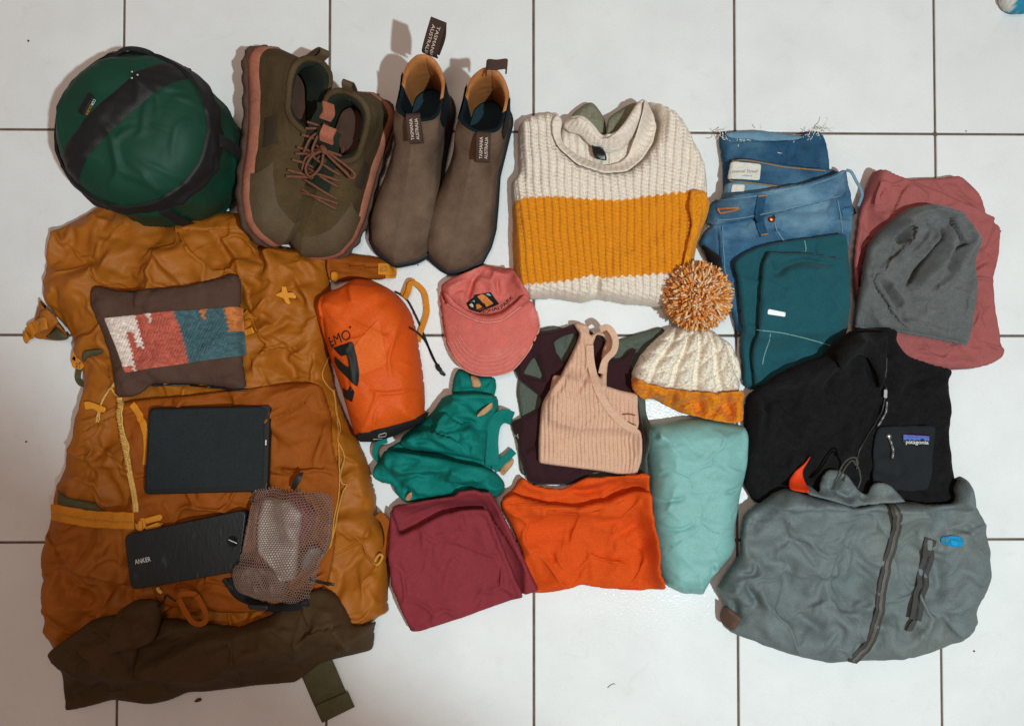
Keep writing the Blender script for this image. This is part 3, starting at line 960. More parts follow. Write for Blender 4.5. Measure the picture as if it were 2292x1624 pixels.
# hip belt wing, right
rw = cloth(pack, 'hip_belt', [(738,568),(770,565),(800,568),(840,573),(872,580),(878,606),(872,618),(850,626),(800,622),(770,628),(742,634),(736,600)], MUST2, 0.022, z=0.016, edge=0.016,
           folds=[('s', [(875,590),(820,592),(760,585),(740,585)], 16, 5), ('v', [(740,600),(780,605),(850,618)], 9, 6)], noise=[('crease', 2, 40, 10, 1.6, 81)])
cloth(pack, 'belt_lining', [(742,608),(756,606),(760,618),(752,630),(742,632)], YEL, 0.006, z=0.03, edge=0.006)
ribbon(pack, 'webbing', lay([(846,601),(868,602),(888,603)], 0.035, 0.004), 0.017, 0.0022, YEL)
ribbon(pack, 'webbing', lay([(862,612),(886,611)], 0.03, 0.001), 0.014, 0.002, YEL)
for a, b in (((852,595),(866,607)), ((852,607),(866,595)), ((852,595),(866,595)), ((866,595),(866,607)), ((866,607),(852,607)), ((852,607),(852,595))):
    tube(pack, 'stitching', lay([a, b], 0.037, 0.0052, n=3), 0.0006, CORDO, k=4)

# yellow loop of webbing sticking out beyond the orange sack
def h3(pts, zs):
    return np.array([P3(x, y, z) for (x, y), z in zip(pts, zs)])
ribbon(pack, 'webbing_loop', h3([(906,668),(914,652),(918,636),(928,634),(940,642),(950,656),(954,676),(955,700),(948,724),(940,745),(935,765)], [0.012,0.016,0.018,0.018,0.014,0.01,0.008,0.008,0.008,0.006,0.005]), 0.008, 0.0016, YEL)
ribbon(pack, 'webbing_loop', h3([(903,664),(912,646),(919,632),(928,632)], [0.008,0.012,0.014,0.014]), 0.010, 0.0016, YEL)

# compression strap across the left flank
cloth(pack, 'strap_sleeve', [(128,1092),(134,1102),(170,1113),(222,1125),(232,1136),(262,1146),(290,1148),(286,1155),(240,1150),(190,1145),(125,1132)], OLIV2, 0.004, z=0.05, edge=0.004, bsig=6,
      folds=[('k', [(135,1110),(190,1125),(250,1145)], 8, 2)], noise=[('crease', 1, 24, 15, 2, 92)])
s1 = ribbon(pack, 'compression_strap', lay([(119,1145),(150,1150),(200,1157),(250,1163),(302,1164)], 0.06, 0.003, wd=0.02, sm=4), 0.023, 0.002, YEL)
tube(pack, 'stitching', lay([(120,1149),(160,1153),(210,1161),(260,1167),(300,1167)], 0.064, 0.0042, wd=0.02, sm=4), 0.0008, CORDO, k=5)
# side-release buckle
bk = np.array(lay([(300,1172),(365,1158)], 0.07, 0.004, n=2))[1]
def plate(parent, name, pts, mat, zr, t, zb, r=0.002):
    return slab(parent, name, pts, zb, t, mat, r=r, bev=0.0008)
b1, _ = plate(pack, 'buckle', [(301,1162),(322,1158),(326,1178),(318,1188),(308,1188),(300,1176)], YELP, 0.078, 0.006, bk[2] - 0.004)
slab(b1, 'prong', [(322,1160),(358,1150),(363,1156),(360,1164),(326,1172)], bk[2] - 0.003, 0.005, YELP, r=0.002, bev=0.0008)
slab(b1, 'prong', [(322,1180),(352,1168),(364,1172),(363,1176),(330,1188)], bk[2] - 0.003, 0.005, YELP, r=0.002, bev=0.0008)
slab(b1, 'bar', [(309,1166),(317,1164),(319,1190),(311,1192)], bk[2] + 0.002, 0.003, YELP, r=0.001, bev=0.0006)

# gathered edge with shock cord on the left
edgep = lay([(266,890),(270,905),(264,930),(270,955),(276,985),(284,1020),(288,1050),(294,1080),(300,1110),(304,1145)], 0.08, 0.002, n=8)
ribbon(pack, 'gathered_trim', edgep, 0.007, 0.003, CORD)
for k in range(34):
    i = int(4 + k * 1.35)
    if i < len(edgep) - 1:
        a = edgep[i] + np.array([-0.0042, 0.0006, 0.0008]); b = edgep[i] + np.array([0.0042, -0.0006, 0.0008])
        tube(pack, 'gather', [a, (a + b) / 2 + np.array([0, 0, 0.0011]), b], 0.0009, CORD, n=2, k=4)
tube(pack, 'shock_cord', lay([(274,900),(272,930),(276,965),(288,1000),(284,1030),(292,1075),(296,1100),(302,1145)], 0.085, 0.0045), 0.0011, CORD)
for dx in (0, 4):
    tube(pack, 'shock_cord', lay([(262 - dx * .3, 850 + dx * 1.5),(245 - dx * .5, 870 + dx),(230 - dx * .6, 895 + dx * .5),(218 + dx, 925),(216 + dx * 1.3, 944)], 0.07, 0.004), 0.0012, CORD)
tube(pack, 'shock_cord', lay([(258,862),(250,868),(254,878),(259,884)], 0.07, 0.004), 0.0011, CORD)
# yellow toggle on it
tz = zsurf(212, 913, 0.07) + 0.004
slab(pack, 'cord_toggle', [(186,898),(200,898),(236,911),(234,923),(220,922),(205,914),(190,917)], tz, 0.006, YELP, r=0.003, bev=0.0012)
ribbon(pack, 'pocket_trim', lay([(294,904),(305,918),(318,945),(326,975),(328,1010),(325,1040)], 0.085, 0.003), 0.009, 0.003, YEL)
# lower left: buckle loop and black webbing at the edge
for pts in ([(172,775),(166,795),(165,815),(172,822)], [(193,786),(188,805),(180,822),(172,818)], [(163,800),(175,806),(190,795)]):
    ribbon(pack, 'yellow_tab', h3(pts, [0.03] * len(pts)), 0.006, 0.002, YEL)
cloth(pack, 'strap_sleeve', [(200,786),(240,782),(250,788),(235,795),(205,800),(190,812),(185,806)], OLIV2, 0.006, z=0.05, edge=0.006, noise=[('crease', 1.5, 22, 15, 2, 95)])
ribbon(pack, 'side_loop', h3([(180,822),(175,832),(174,848),(181,858),(190,860)], [0.016,0.014,0.013,0.016,0.02]), 0.008, 0.0016, OLIV2)

# star-shaped buckle and cords on the right of the lid
sz = zsurf(640, 662, 0.08) + 0.002
slab(pack, 'star_buckle', [(614,660),(630,652),(630,640),(640,640),(643,654),(656,654),(663,662),(660,668),(645,666),(650,678),(646,682),(638,676),(634,668)], sz, 0.006, YELP, r=0.0015, bev=0.0012)
tube(pack, 'side_cord', lay([(736,800),(724,825),(722,845),(735,865),(748,880),(752,920),(758,940),(762,960),(756,985),(768,1010),(770,1030),(762,1060),(765,1080),(776,1085),(768,1100),(757,1140),(752,1170),(745,1200),(738,1225)], 0.06, 0.003), 0.0013, CORDO)
tube(pack, 'side_cord', lay([(748,872),(755,930),(757,990),(760,1050),(758,1110),(748,1160),(742,1220)], 0.06, 0.003), 0.0011, CORDO)
ribbon(pack, 'webbing', lay([(545,700),(555,712),(560,725)], 0.08, 0.003), 0.012, 0.002, YEL)
ribbon(pack, 'webbing', lay([(548,745),(566,738)], 0.08, 0.004), 0.008, 0.003, YELP)

# webbing strap at the lower right
sp = h3([(700,1475),(718,1515),(735,1555),(752,1590)], [0.012,0.008,0.005,0.005])
ribbon(pack, 'lower_strap', sp, 0.050, 0.0025, OLIV2, up=None)
ribbon(pack, 'strap_end', h3([(741,1563),(749,1582),(757,1599)], [0.0085,0.0085,0.0085]), 0.052, 0.003, OLIV2)
# right edge handle and ladder lock
ribbon(pack, 'grab_handle', h3([(846,1150),(860,1165),(868,1190),(869,1215),(860,1240),(846,1255)], [0.04,0.035,0.03,0.03,0.03,0.03]), 0.012, 0.003, MUST2)
tube(pack, 'ladder_lock', [P3(x, y, 0.045) for x, y in ((842,1248),(850,1240),(856,1244),(852,1254),(846,1262),(838,1262))], 0.0022, CORDO, closed=True)
# dangling loop at the bottom of the pocket
lz = [0.094, 0.097, 0.098, 0.096, 0.092, 0.092, 0.094, 0.096, 0.095]
ribbon(pack, 'hanging_loop', h3([(400,1338),(406,1352),(418,1375),(432,1392),(448,1396),(460,1388),(460,1372),(450,1350),(440,1332)], [z for z in lz]), 0.0075, 0.0018, MUST2)
ribbon(pack, 'hanging_loop', h3([(398,1342),(402,1332),(412,1328),(430,1328),(440,1332)], [0.092,0.097,0.098,0.097,0.094]), 0.0075, 0.0018, MUST2)
tube(pack, 'shock_cord', lay([(352,1358),(365,1345),(370,1332),(380,1338),(392,1346)], 0.09, 0.003), 0.0011, BLK)
tube(pack, 'shock_cord', lay([(352,1315),(356,1322),(362,1326)], 0.09, 0.003), 0.003, CORD, k=5)
# ------------------------------------------------------------------ clothes, undermost first
# --- sage knit under the cream sweater
SAGE = material('sage_knit', (128, 126, 106), rough=0.95, spec=0.1, var=0.2, vscale=140, bump=1.0, bscale=420, fine=0.2, fscale=500)
sg = thing('knit_jumper', 'sage green knitted garment peeking out behind the neck of the cream and mustard sweater', 'jumper', 1345, 262)
def knit_fine(Q, dd):
    return 0.0012 * np.abs(np.sin(Q[:, 0] * 900 + Q[:, 1] * 500)) + 0.0012 * np.abs(np.sin(Q[:, 1] * 900 - Q[:, 0] * 420))
cloth(sg, 'fold', [(1275,262),(1284,246),(1302,232),(1319,221),(1331,223),(1345,240),(1358,262),(1362,290),(1352,320),(1330,318),(1300,300),(1280,285)], SAGE, 0.030, z=0.03, edge=0.014, extra=knit_fine, step=0.0018, noise=[('soft', 2, 50, 0, 1, 5)])
cloth(sg, 'fold', [(1358,275),(1366,258),(1380,246),(1400,232),(1424,222),(1440,230),(1430,270),(1400,310),(1365,325),(1352,318)], SAGE, 0.034, z=0.03, edge=0.014, extra=knit_fine, step=0.0018, noise=[('soft', 2, 50, 0, 1, 6)])

# --- jeans
DEN = material('denim', (60, 98, 128), rough=0.9, spec=0.15, var=0.30, vscale=38, bump=0.5, bscale=1100, fine=0.16, fscale=1300, stretch=(1, 1.8, 1), tint=((128, 160, 178), 12, 0.48, 0.8))
DEND = material('dark_denim', (40, 76, 104), rough=0.9, spec=0.15, var=0.30, vscale=45, bump=0.5, bscale=1100, fine=0.16, fscale=1300, tint=((84, 122, 148), 16, 0.5, 0.85))
DENL = material('pale_denim', (106, 140, 162), rough=0.9, spec=0.15, var=0.18, vscale=60, bump=0.5, bscale=1100, fine=0.1)
THRD = material('frayed_thread', (236, 232, 224), rough=0.9, var=0.1)
TANT = material('tan_thread', (150, 118, 84), rough=0.9, var=0.2, vscale=400)
TAGW = material('label_cloth', (214, 210, 200), rough=0.8, var=0.08, vscale=90, bump=0.3)
INKG = material('grey_ink', (128, 122, 112), rough=0.8, var=0.0)
jn = thing('jeans', 'folded blue denim jeans with frayed hem, waistband open beside the sweater', 'jeans', 1760, 560)
cloth(jn, 'leg', [(1612,296),(1650,293),(1707,292),(1782,302),(1828,290),(1841,294),(1852,317),(1857,347),(1860,380),(1862,420),(1840,480),(1640,480),(1622,430),(1622,380),(1616,340)], DEND, 0.024, z=0.02, edge=0.008, wob=0.001,
      folds=[('s', [(1625,318),(1700,316),(1780,310),(1830,305)], 20, 2.5), ('k', [(1792,312),(1790,340),(1782,360)], 5, 4), ('k', [(1640,330),(1690,338),(1750,332)], 8, 3), ('v', [(1745,325),(1760,345),(1785,350)], 7, 3), ('k', [(1810,318),(1805,350),(1800,370)], 6, 2), ('k', [(1628,320),(1630,350)], 4, 2.5)],
      sim=[('flat', 1.5, 10, 1, 0.8)])
cloth(jn, 'hem', [(1620,298),(1657,292),(1707,292),(1782,302),(1800,306),(1780,316),(1740,317),(1700,318),(1660,312),(1630,310)], DENL, 0.004, z='auto', edge=0.006, folds=[('k', [(1640,302),(1700,303),(1770,309)], 5, 2)], noise=[('crease', 1, 14, 0, 3, 103)], wob=0.0008)
R2 = random.Random(3)
def fray(x, y, n, ln, spread, z=0.024, ang=None):
    for _ in range(n):
        a = R2.uniform(*ang) if ang else R2.uniform(0, 6.28)
        p = [(x + R2.uniform(-spread, spread), y + R2.uniform(-spread * .4, spread * .4))]
        for k in range(4):
            a += R2.uniform(-0.9, 0.9)
            p.append((p[-1][0] + math.cos(a) * ln / 4, p[-1][1] + math.sin(a) * ln / 4))
        tube(jn, 'loose_thread', [P3(u, v, z + R2.uniform(-0.004, 0.004)) for u, v in p], 0.0005, THRD, n=3, k=4)
fray(1618, 300, 8, 18, 9); fray(1650, 304, 5, 22, 6, ang=(0.3, 1.4)); fray(1665, 312, 5, 20, 6, ang=(0.5, 1.6))
fray(1832, 292, 8, 16, 9); fray(1812, 302, 6, 14, 8); fray(1840, 288, 4, 26, 4, ang=(-1.2, -0.3)); fray(1738, 318, 5, 34, 3, ang=(1.2, 2.4)); fray(1770, 312, 6, 22, 10, ang=(1.0, 2.6))
fray(1700, 292, 3, 10, 50)
# inner back of the waistband
inn = cloth(jn, 'waistband_back', [(1635,362),(1650,357),(1672,356),(1757,371),(1862,380),(1875,376),(1896,378),(1880,392),(1800,420),(1720,440),(1650,450),(1620,448),(1624,410)], DEND, 0.014, z='auto', edge=0.005,
      noise=[('soft', 1.5, 60, 0, 2, 111)], folds=[('s', [(1626,406),(1690,410),(1780,422)], 30, -3)])
cloth(jn, 'waistband_lining', [(1626,408),(1660,409),(1720,414),(1775,421),(1720,438),(1660,448),(1620,446)], DENL, 0.003, z='auto', edge=0.004)
tube(jn, 'topstitch', lay([(1638,360),(1672,358),(1757,373),(1850,382)], 0.066, 0.001), 0.0011, TANT, k=5)
tube(jn, 'topstitch', lay([(1632,404),(1690,410),(1774,421)], 0.066, 0.001), 0.0011, TANT, k=5)
lb = cloth(jn, 'brand_label', [(1637,361),(1704,367),(1699,405),(1630,400)], TAGW, 0.0012, z='auto', edge=0.002, sig=0.001, step=0.0015)
text_on(lb.obj, 'lettering', 'Universal Thread', INKG, (1636,386), (1697,386), 7, hm, 0.068, shear=0.35, off=0.0005)
text_on(lb.obj, 'lettering', 'GOODS CO', INKG, (1662,394), (1684,395), 3, hm, 0.068, off=0.0005)
st = cloth(jn, 'size_tag', [(1639,412),(1667,414),(1665,431),(1636,430)], TAGW, 0.001, z='auto', edge=0.002, sig=0.001, step=0.0015)
# front body
FB = [(1597,446),(1650,441),(1695,435),(1782,420),(1857,397),(1893,378),(1903,398),(1912,428),(1918,465),(1917,505),(1908,545),(1902,600),(1890,680),(1860,740),(1700,760),(1658,745),(1645,700),(1630,660),(1619,628),(1614,565),(1611,520),(1602,500),(1595,480)]
jb = cloth(jn, 'front', FB, DEN, 0.022, z=0.028, zf=0.042, edge=0.005, wob=0.0005, folds=[
    ('s', [(1600,497),(1657,491),(1732,477),(1807,460),(1882,440),(1912,430)], 30, -3.0),
    ('k', [(1757,538),(1742,512),(1736,480)], 5, 3), ('k', [(1882,446),(1886,480),(1890,522)], 4, 3),
    ('s', [(1612,520),(1617,570),(1620,625)], 25, 3), ('k', [(1660,505),(1665,540),(1660,580)], 6, 2.5),
    ('k', [(1760,520),(1810,505),(1870,500)], 12, 3), ('v', [(1765,535),(1820,522),(1880,515)], 10, 3), ('k', [(1800,480),(1850,465),(1880,462)], 10, 2)],
    noise=[('soft', 2.5, 70, -15, 2.2, 121)], sim=[('flat', 1.7, 100, 2, 0.8)])
wb = cloth(jn, 'waistband', [(1597,445),(1650,440),(1695,434),(1782,419),(1857,396),(1893,377),(1903,398),(1912,428),(1882,440),(1807,460),(1732,477),(1657,491),(1602,497),(1596,480)], DEN, 0.004, z='auto', edge=0.003, wob=0.0003)
for seam in ([(1599,448),(1650,444),(1695,438),(1782,423),(1857,400),(1890,383)], [(1604,493),(1657,488),(1732,474),(1807,457),(1880,438)], [(1880,446),(1884,480),(1888,520)], [(1617,505),(1620,560),(1624,620)]):
    tube(jn, 'seam', lay(seam, 0.082, 0.0004), 0.0010, DENL, k=5)
tube(jn, 'pocket_edge', lay([(1736,482),(1738,508),(1757,540)], 0.082, 0.0008), 0.0013, DENL, k=5)
bl = ribbon(jn, 'belt_loop', lay([(1706,437),(1702,462),(1700,482),(1705,505),(1713,526)], 0.085, 0.003), 0.0125, 0.002, DEND)
tube(bl, 'bar_tack', lay([(1697,439),(1716,437)], 0.088, 0.0045, n=2), 0.0015, TANT, k=5)
tube(bl, 'bar_tack', lay([(1705,525),(1721,522)], 0.088, 0.0045, n=2), 0.0015, TANT, k=5)
ribbon(jn, 'belt_loop', lay([(1888,475),(1905,470),(1922,466)], 0.08, 0.002), 0.011, 0.002, DEN)
ribbon(jn, 'belt_loop', h3([(1894,380),(1906,385),(1917,405),(1928,425),(1930,438),(1924,455),(1921,462)], [0.044,0.046,0.045,0.042,0.04,0.038,0.036]), 0.004, 0.0015, DENL)
BH = material('copper_thread', (186, 116, 66), rough=0.6, var=0.2, vscale=300)
tube(jn, 'buttonhole', lay([(1606,468),(1628,466),(1653,466),(1640,472),(1612,477)], 0.082, 0.0012), 0.0016, BH, closed=True, k=5)
COP = material('copper_rivet', (190, 96, 58), rough=0.28, metal=0.9, var=0.05)
def dome(parent, name, x, y, zr, r, h, mat, k=12):
    z0 = zr
    for _ in range(4):
        c = U(x, y, z0); z0 = 0.4 * z0 + 0.6 * float(hm(c[0], c[1]))
    rings = []
    for a in np.linspace(0, 1, 4):
        rr = r * math.cos(a * 1.45); zz = z0 + h * math.sin(a * math.pi / 2)
        rings.append(np.array([(c[0] + rr * math.cos(t), c[1] + rr * math.sin(t), zz) for t in np.linspace(0, 2 * math.pi, k, endpoint=False)]))
    return loft(parent, name, rings, mat, cap1=True)
dome(jn, 'rivet', 1727.5, 489, 0.08, 0.0055, 0.0025, COP)
# turned-back fly on the left with its zip
cloth(jn, 'fly', [(1569,540),(1580,515),(1596,500),(1606,510),(1610,545),(1611,585),(1590,566)], DEN, 0.026, z=0.03, edge=0.006, folds=[('k', [(1572,535),(1595,560),(1610,582)], 5, 3)])
cloth(jn, 'zip_tape', [(1567,548),(1590,568),(1612,588),(1616,630),(1600,605),(1582,580)], BLKW, 0.018, z=0.02, edge=0.004)

# --- teal leggings on the jeans
TEAL = material('teal_jersey', (26, 80, 90), rough=0.85, spec=0.2, var=0.12, vscale=40, bump=0.25, bscale=1400, wave=(190, 'X', 0.10, 0.25), sheen=0.1)
lg = thing('leggings', 'folded dark teal leggings with a small silver tag, lying on the jeans', 'leggings', 1770, 700)
l0 = cloth(lg, 'folded_leg', [(1639,588),(1657,571),(1695,553),(1732,544),(1807,534),(1882,523),(1892,526),(1896,581),(1905,643),(1911,726),(1890,800),(1830,850),(1720,868),(1690,872),(1672,862),(1668,810),(1658,720),(1650,650)], TEAL, 0.018, z='auto', zf=0.055, edge=0.005,
     folds=[('s', [(1668,870),(1672,800),(1662,720),(1655,640),(1643,595)], 10, 4), ('s', [(1690,870),(1684,800),(1672,730),(1664,660)], 9, 4), ('k', [(1680,860),(1676,800),(1666,740)], 6, 3)], noise=[('soft', 2, 80, 0, 1, 131)], sim=[('flat', 2.2, 5, 3, 0.6)])
l1 = cloth(lg, 'waist_panel', [(1718,562),(1740,566),(1800,566),(1860,576),(1892,580),(1898,640),(1908,726),(1880,790),(1800,850),(1700,866),(1692,800),(1696,720),(1700,640),(1706,590)], TEAL, 0.014, z='auto', zf=0.072, edge=0.004,
     folds=[('v', [(1722,572),(1736,590),(1750,606),(1772,590),(1812,580),(1860,588),(1888,577)], 7, 8), ('r', [(1735,568),(1800,570),(1870,580)], 9, 4), ('r', [(1760,612),(1820,605),(1880,610)], 22, 7), ('s', [(1892,582),(1850,578),(1800,568),(1740,568)], 14, 5), ('k', [(1700,640),(1720,680),(1712,740)], 14, 3), ('k', [(1860,640),(1890,690),(1885,740)], 12, 3), ('k', [(1750,606),(1758,640)], 8, 3)], noise=[('soft', 3, 110, 0, 1, 133)], sim=[('flat', 2.4, 80, 4, 0.35)])
SEAMT = material('pale_teal_stitch', (112, 156, 152), rough=0.8, var=0.3, vscale=500)
tube(lg, 'seam', lay([(1692,738),(1725,741),(1760,746),(1810,758),(1866,774)], 0.115, 0.0006), 0.0009, SEAMT, k=5)
tube(lg, 'seam', lay([(1726,746),(1722,766),(1714,790),(1708,815)], 0.115, 0.0006), 0.0009, SEAMT, k=5)
tube(lg, 'seam', lay([(1803,537),(1807,561)], 0.1, 0.0006), 0.0009, SEAMT, k=5)
SIL = material('brushed_silver', (232, 232, 230), rough=0.35, metal=0.3, var=0.04)
tgz = zsurf(1738, 700, 0.115)
sl, _ = slab(lg, 'metal_tag', [(1719,691),(1759,699),(1758,709),(1718,703)], tgz + 0.0005, 0.0015, SIL, r=0.002, bev=0.0005)
# --- mauve trousers
MAUV = material('mauve_cotton', (160, 88, 86), rough=0.88, spec=0.2, var=0.08, vscale=50, bump=0.3, bscale=1300, fine=0.10, sheen=0.0, wrinkle=(20, 0.22, 1.5, 1.3))
mt = thing('trousers', 'folded dusty rose trousers under the grey slouchy hat', 'trousers', 2090, 620)
m0 = cloth(mt, 'back_panel', [(1958,379),(1976,384),(2000,396),(2030,402),(2058,398),(2110,397),(2146,391),(2166,406),(2190,430),(2200,452),(2206,484),(2180,560),(2000,560),(1940,470)], MAUV, 0.026, z=0.02, zf=0.04, edge=0.005,
     folds=[('s', [(2200,485),(2150,460),(2100,440),(2035,410)], 26, -3), ('v', [(2165,470),(2178,460),(2185,452)], 5, 5), ('k', [(2080,425),(2130,440),(2160,445)], 9, 3), ('k', [(2130,400),(2165,430),(2185,470)], 10, 3)], noise=[('soft', 2, 70, 0, 1, 141)], sim=[('flat', 2.0, 20, 5, 0.9)])
m1 = cloth(mt, 'front_panel', [(1957,380),(1976,386),(2000,397),(2036,411),(2100,438),(2160,464),(2207,487),(2245,500),(2250,506),(2247,560),(2240,592),(2232,622),(2238,682),(2248,742),(2250,770),(2259,780),(2255,800),(2230,815),(2190,825),(2130,828),(2080,820),(2030,802),(1995,778),(1960,740),(1930,690),(1912,650),(1905,622),(1911,600),(1912,560),(1920,520),(1928,462)], MAUV, 0.024, z=0.03, zf=0.055, edge=0.005,
     folds=[('s', [(1972,456),(1980,436),(1993,408)], 18, 3), ('s', [(2000,482),(2016,450),(2035,412)], 18, 3), ('v', [(1968,462),(1980,470),(1988,472)], 5, 4), ('k', [(1998,480),(2006,474)], 5, 4),
            ('s', [(2228,498),(2215,530),(2205,562)], 12, -3), ('k', [(2188,590),(2210,575),(2232,566)], 8, 4), ('v', [(2190,600),(2215,585),(2238,572)], 7, 4),
            ('k', [(2188,640),(2205,690),(2225,640)], 9, 4), ('v', [(2190,700),(2200,660),(2212,620)], 8, 4), ('k', [(2196,720),(2215,760),(2240,790)], 9, 4), ('k', [(2200,660),(2222,700),(2235,760)], 8, 3),
            ('r', [(1925,520),(1918,580),(1910,625)], 14, 5), ('v', [(1932,560),(1924,600),(1915,640)], 8, 4),
            ('k', [(2010,798),(2080,806),(2180,812),(2240,800)], 12, 4), ('v', [(2000,785),(2060,796),(2120,800)], 8, 3), ('k', [(2060,780),(2120,775),(2180,780)], 14, 3)],
     noise=[('soft', 2, 90, 80, 1.3, 143)], sim=[('flat', 2.0, 95, 6, 0.9), ('crisp', 2.4, 0, 3, 0.45)])
ribbon(mt, 'belt_loop', lay([(1985,408),(1974,438),(1970,458)], 0.056, 0.001), 0.016, 0.0014, MAUV)
ribbon(mt, 'belt_loop', lay([(2238,512),(2222,545),(2212,566)], 0.056, 0.001), 0.010, 0.0014, MAUV)

# --- grey slouchy hat on the trousers
GRYJ = material('grey_marl_jersey', (94, 96, 96), rough=0.95, spec=0.15, var=0.20, vscale=55, bump=0.4, bscale=900, fine=0.22, fscale=700, sheen=0.15)
gh = thing('slouchy_hat', 'heather grey slouchy jersey beanie lying on the rose trousers', 'beanie', 2055, 620, 0.05)
GH = [(1924,731),(1921,668),(1924,618),(1936,586),(1946,551),(1969,516),(1994,488),(2019,472),(2051,465),(2081,466),(2114,475),(2139,491),(2154,513),(2169,526),(2181,553),(2186,586),(2185,643),(2181,718),(2169,768),(2161,772),(2119,761),(2069,752),(1994,738),(1956,737)]
gf = [
 ('s', [(2146,606),(2138,592),(2132,570),(2156,549),(2140,538),(2122,518),(2110,490),(2086,500)], 16, 12),
 ('s', [(2038,640),(2056,627),(2072,600),(2091,562),(2105,532),(2098,508)], 16, 13),
 ('s', [(2019,580),(2031,553),(2034,530),(2024,512),(2005,515),(2000,540)], 10, 7),
 ('s', [(1985,606),(2000,590),(2018,570),(2030,540)], 12, 6),
 ('v', [(2150,545),(2134,566),(2138,590),(2144,606),(2128,622)], 9, 13),
 ('v', [(2098,512),(2099,536),(2084,568),(2066,604),(2052,628),(2034,638)], 10, 20),
 ('r', [(2110,510),(2120,545),(2108,585),(2085,618),(2062,632)], 14, 14),
 ('r', [(2083,516),(2078,550),(2055,600),(2040,625)], 12, 8),
 ('r', [(1998,540),(2000,515),(2014,506),(2028,514),(2034,535),(2030,560),(2018,580)], 8, 10),
 ('v', [(2010,524),(2018,536),(2022,545)], 7, 16), ('v', [(2040,520),(2036,548),(2022,575)], 6, 10),
 ('k', [(2068,520),(2056,545),(2040,575)], 6, 5), ('v', [(2060,520),(2050,545),(2034,570)], 5, 6),
 ('r', [(2034,648),(2069,662),(2099,650),(2131,630),(2154,590),(2160,535),(2145,500),(2100,480),(2050,480),(2010,500),(1992,530)], 9, 8),
 ('s', [(2040,735),(2006,688),(1981,660),(1964,633),(1968,615),(1984,608)], 12, 9),
 ('v', [(1978,620),(1990,640),(2006,662),(2026,684)], 6, 13),
 ('r', [(1990,614),(2010,645),(2032,672),(2040,690)], 9, 7),
 ('v', [(2030,690),(2034,705),(2038,718)], 6, 5),
 ('k', [(1962,590),(1954,620),(1950,640)], 6, 5), ('v', [(1950,600),(1946,630)], 6, 4),
 ('k', [(1975,600),(1990,590),(2005,575)], 8, 5), ('s', [(2085,498),(2050,505),(2010,505)], 12, 5),
 ('k', [(2070,700),(2110,690),(2150,700)], 14, 2), ('v', [(2075,712),(2092,718)], 6, 3),
]
ghc = cloth(gh, 'crown', GH, GRYJ, 0.032, z=0.052, zf=0.07, edge=0.009, folds=gf, noise=[('soft', 2.2, 60, 30, 1.3, 151)], sim=[('crisp', 2.0, 40, 7, 0.55), ('flat', 1.4, 10, 7, 0.6)], step=0.0016, wob=0.0005)
tube(gh, 'hem', lay([(1926,731),(1956,736),(1994,737),(2069,750),(2119,759),(2161,770)], 0.07, -0.001), 0.0024, GRYJ)

# --- black fleece
FLC = material('black_fleece', (27, 26, 27), rough=1.0, spec=0.06, var=0.3, vscale=90, bump=0.7, bscale=700, sheen=0.03, fine=0.3, fscale=900)
FLP = material('charcoal_softshell', (33, 36, 38), rough=0.85, spec=0.15, var=0.15, vscale=60, bump=0.3)
CORDG = material('grey_pull_cord', (110, 112, 112), rough=0.7, var=0.5, vscale=420)
fl = thing('fleece_jacket', 'folded black fleece jacket with chest pocket and logo, above the grey rain jacket', 'fleece', 1910, 940)
FLO = [(1676,905),(1682,882),(1700,862),(1730,838),(1760,822),(1800,806),(1830,797),(1852,768),(1880,746),(1912,736),(1988,740),(2000,770),(2030,798),(2080,815),(2131,828),(2136,900),(2136,985),(2140,1035),(2150,1080),(2150,1130),(1950,1140),(1700,1130),(1672,1085),(1674,1000)]
flc = cloth(fl, 'body', FLO, FLC, 0.040, z=0.035, zf=0.07, edge=0.016, wob=0.001,
     folds=[('s', [(1990,760),(1985,840),(1985,880),(1972,930),(1945,970),(1924,1010),(1915,1060)], 26, 5), ('v', [(1880,820),(1872,850),(1865,880)], 9, 8), ('v', [(1955,815),(1965,850),(1962,865)], 7, 9),
            ('r', [(1850,800),(1880,775),(1920,770),(1950,790),(1962,830)], 16, 10), ('v', [(1870,800),(1905,790),(1930,800)], 12, 8), ('v', [(1720,880),(1728,920),(1722,970)], 9, 8), ('k', [(1700,900),(1712,950),(1705,1000)], 10, 5), ('k', [(2095,850),(2105,875)], 7, 4), ('r', [(1760,1000),(1820,980),(1880,1000)], 30, 5)],
     noise=[('soft', 4, 90, 40, 1.2, 161)], sim=[('crisp', 2.8, 30, 11, 0.8)])
hoodc = cloth(fl, 'collar', [(1850,790),(1872,762),(1900,746),(1935,742),(1975,744),(1985,770),(1988,820),(1980,868),(1970,872),(1962,830),(1945,800),(1915,792),(1890,806),(1870,830),(1850,812)], FLC, 0.016, z='auto', edge=0.012, folds=[('k', [(1880,790),(1915,768),(1950,772),(1970,810)], 8, 4), ('v', [(1900,780),(1930,780),(1955,800)], 6, 4)], noise=[('soft', 2, 40, 0, 1, 162)])
tube(fl, 'zip', lay([(1988,800),(1986,850),(1984,880),(1970,930),(1945,972),(1925,1010),(1918,1050)], 0.085, 0.0008), 0.0018, BLK, k=5)
MET = material('zip_metal', (190, 190, 188), rough=0.3, metal=0.9, var=0.05)
zz = zsurf(1983, 882, 0.09)
zp, _ = slab(fl, 'zip_pull', [(1979,870),(1987,871),(1986,892),(1978,890)], zz + 0.001, 0.003, MET, r=0.002, bev=0.0008)
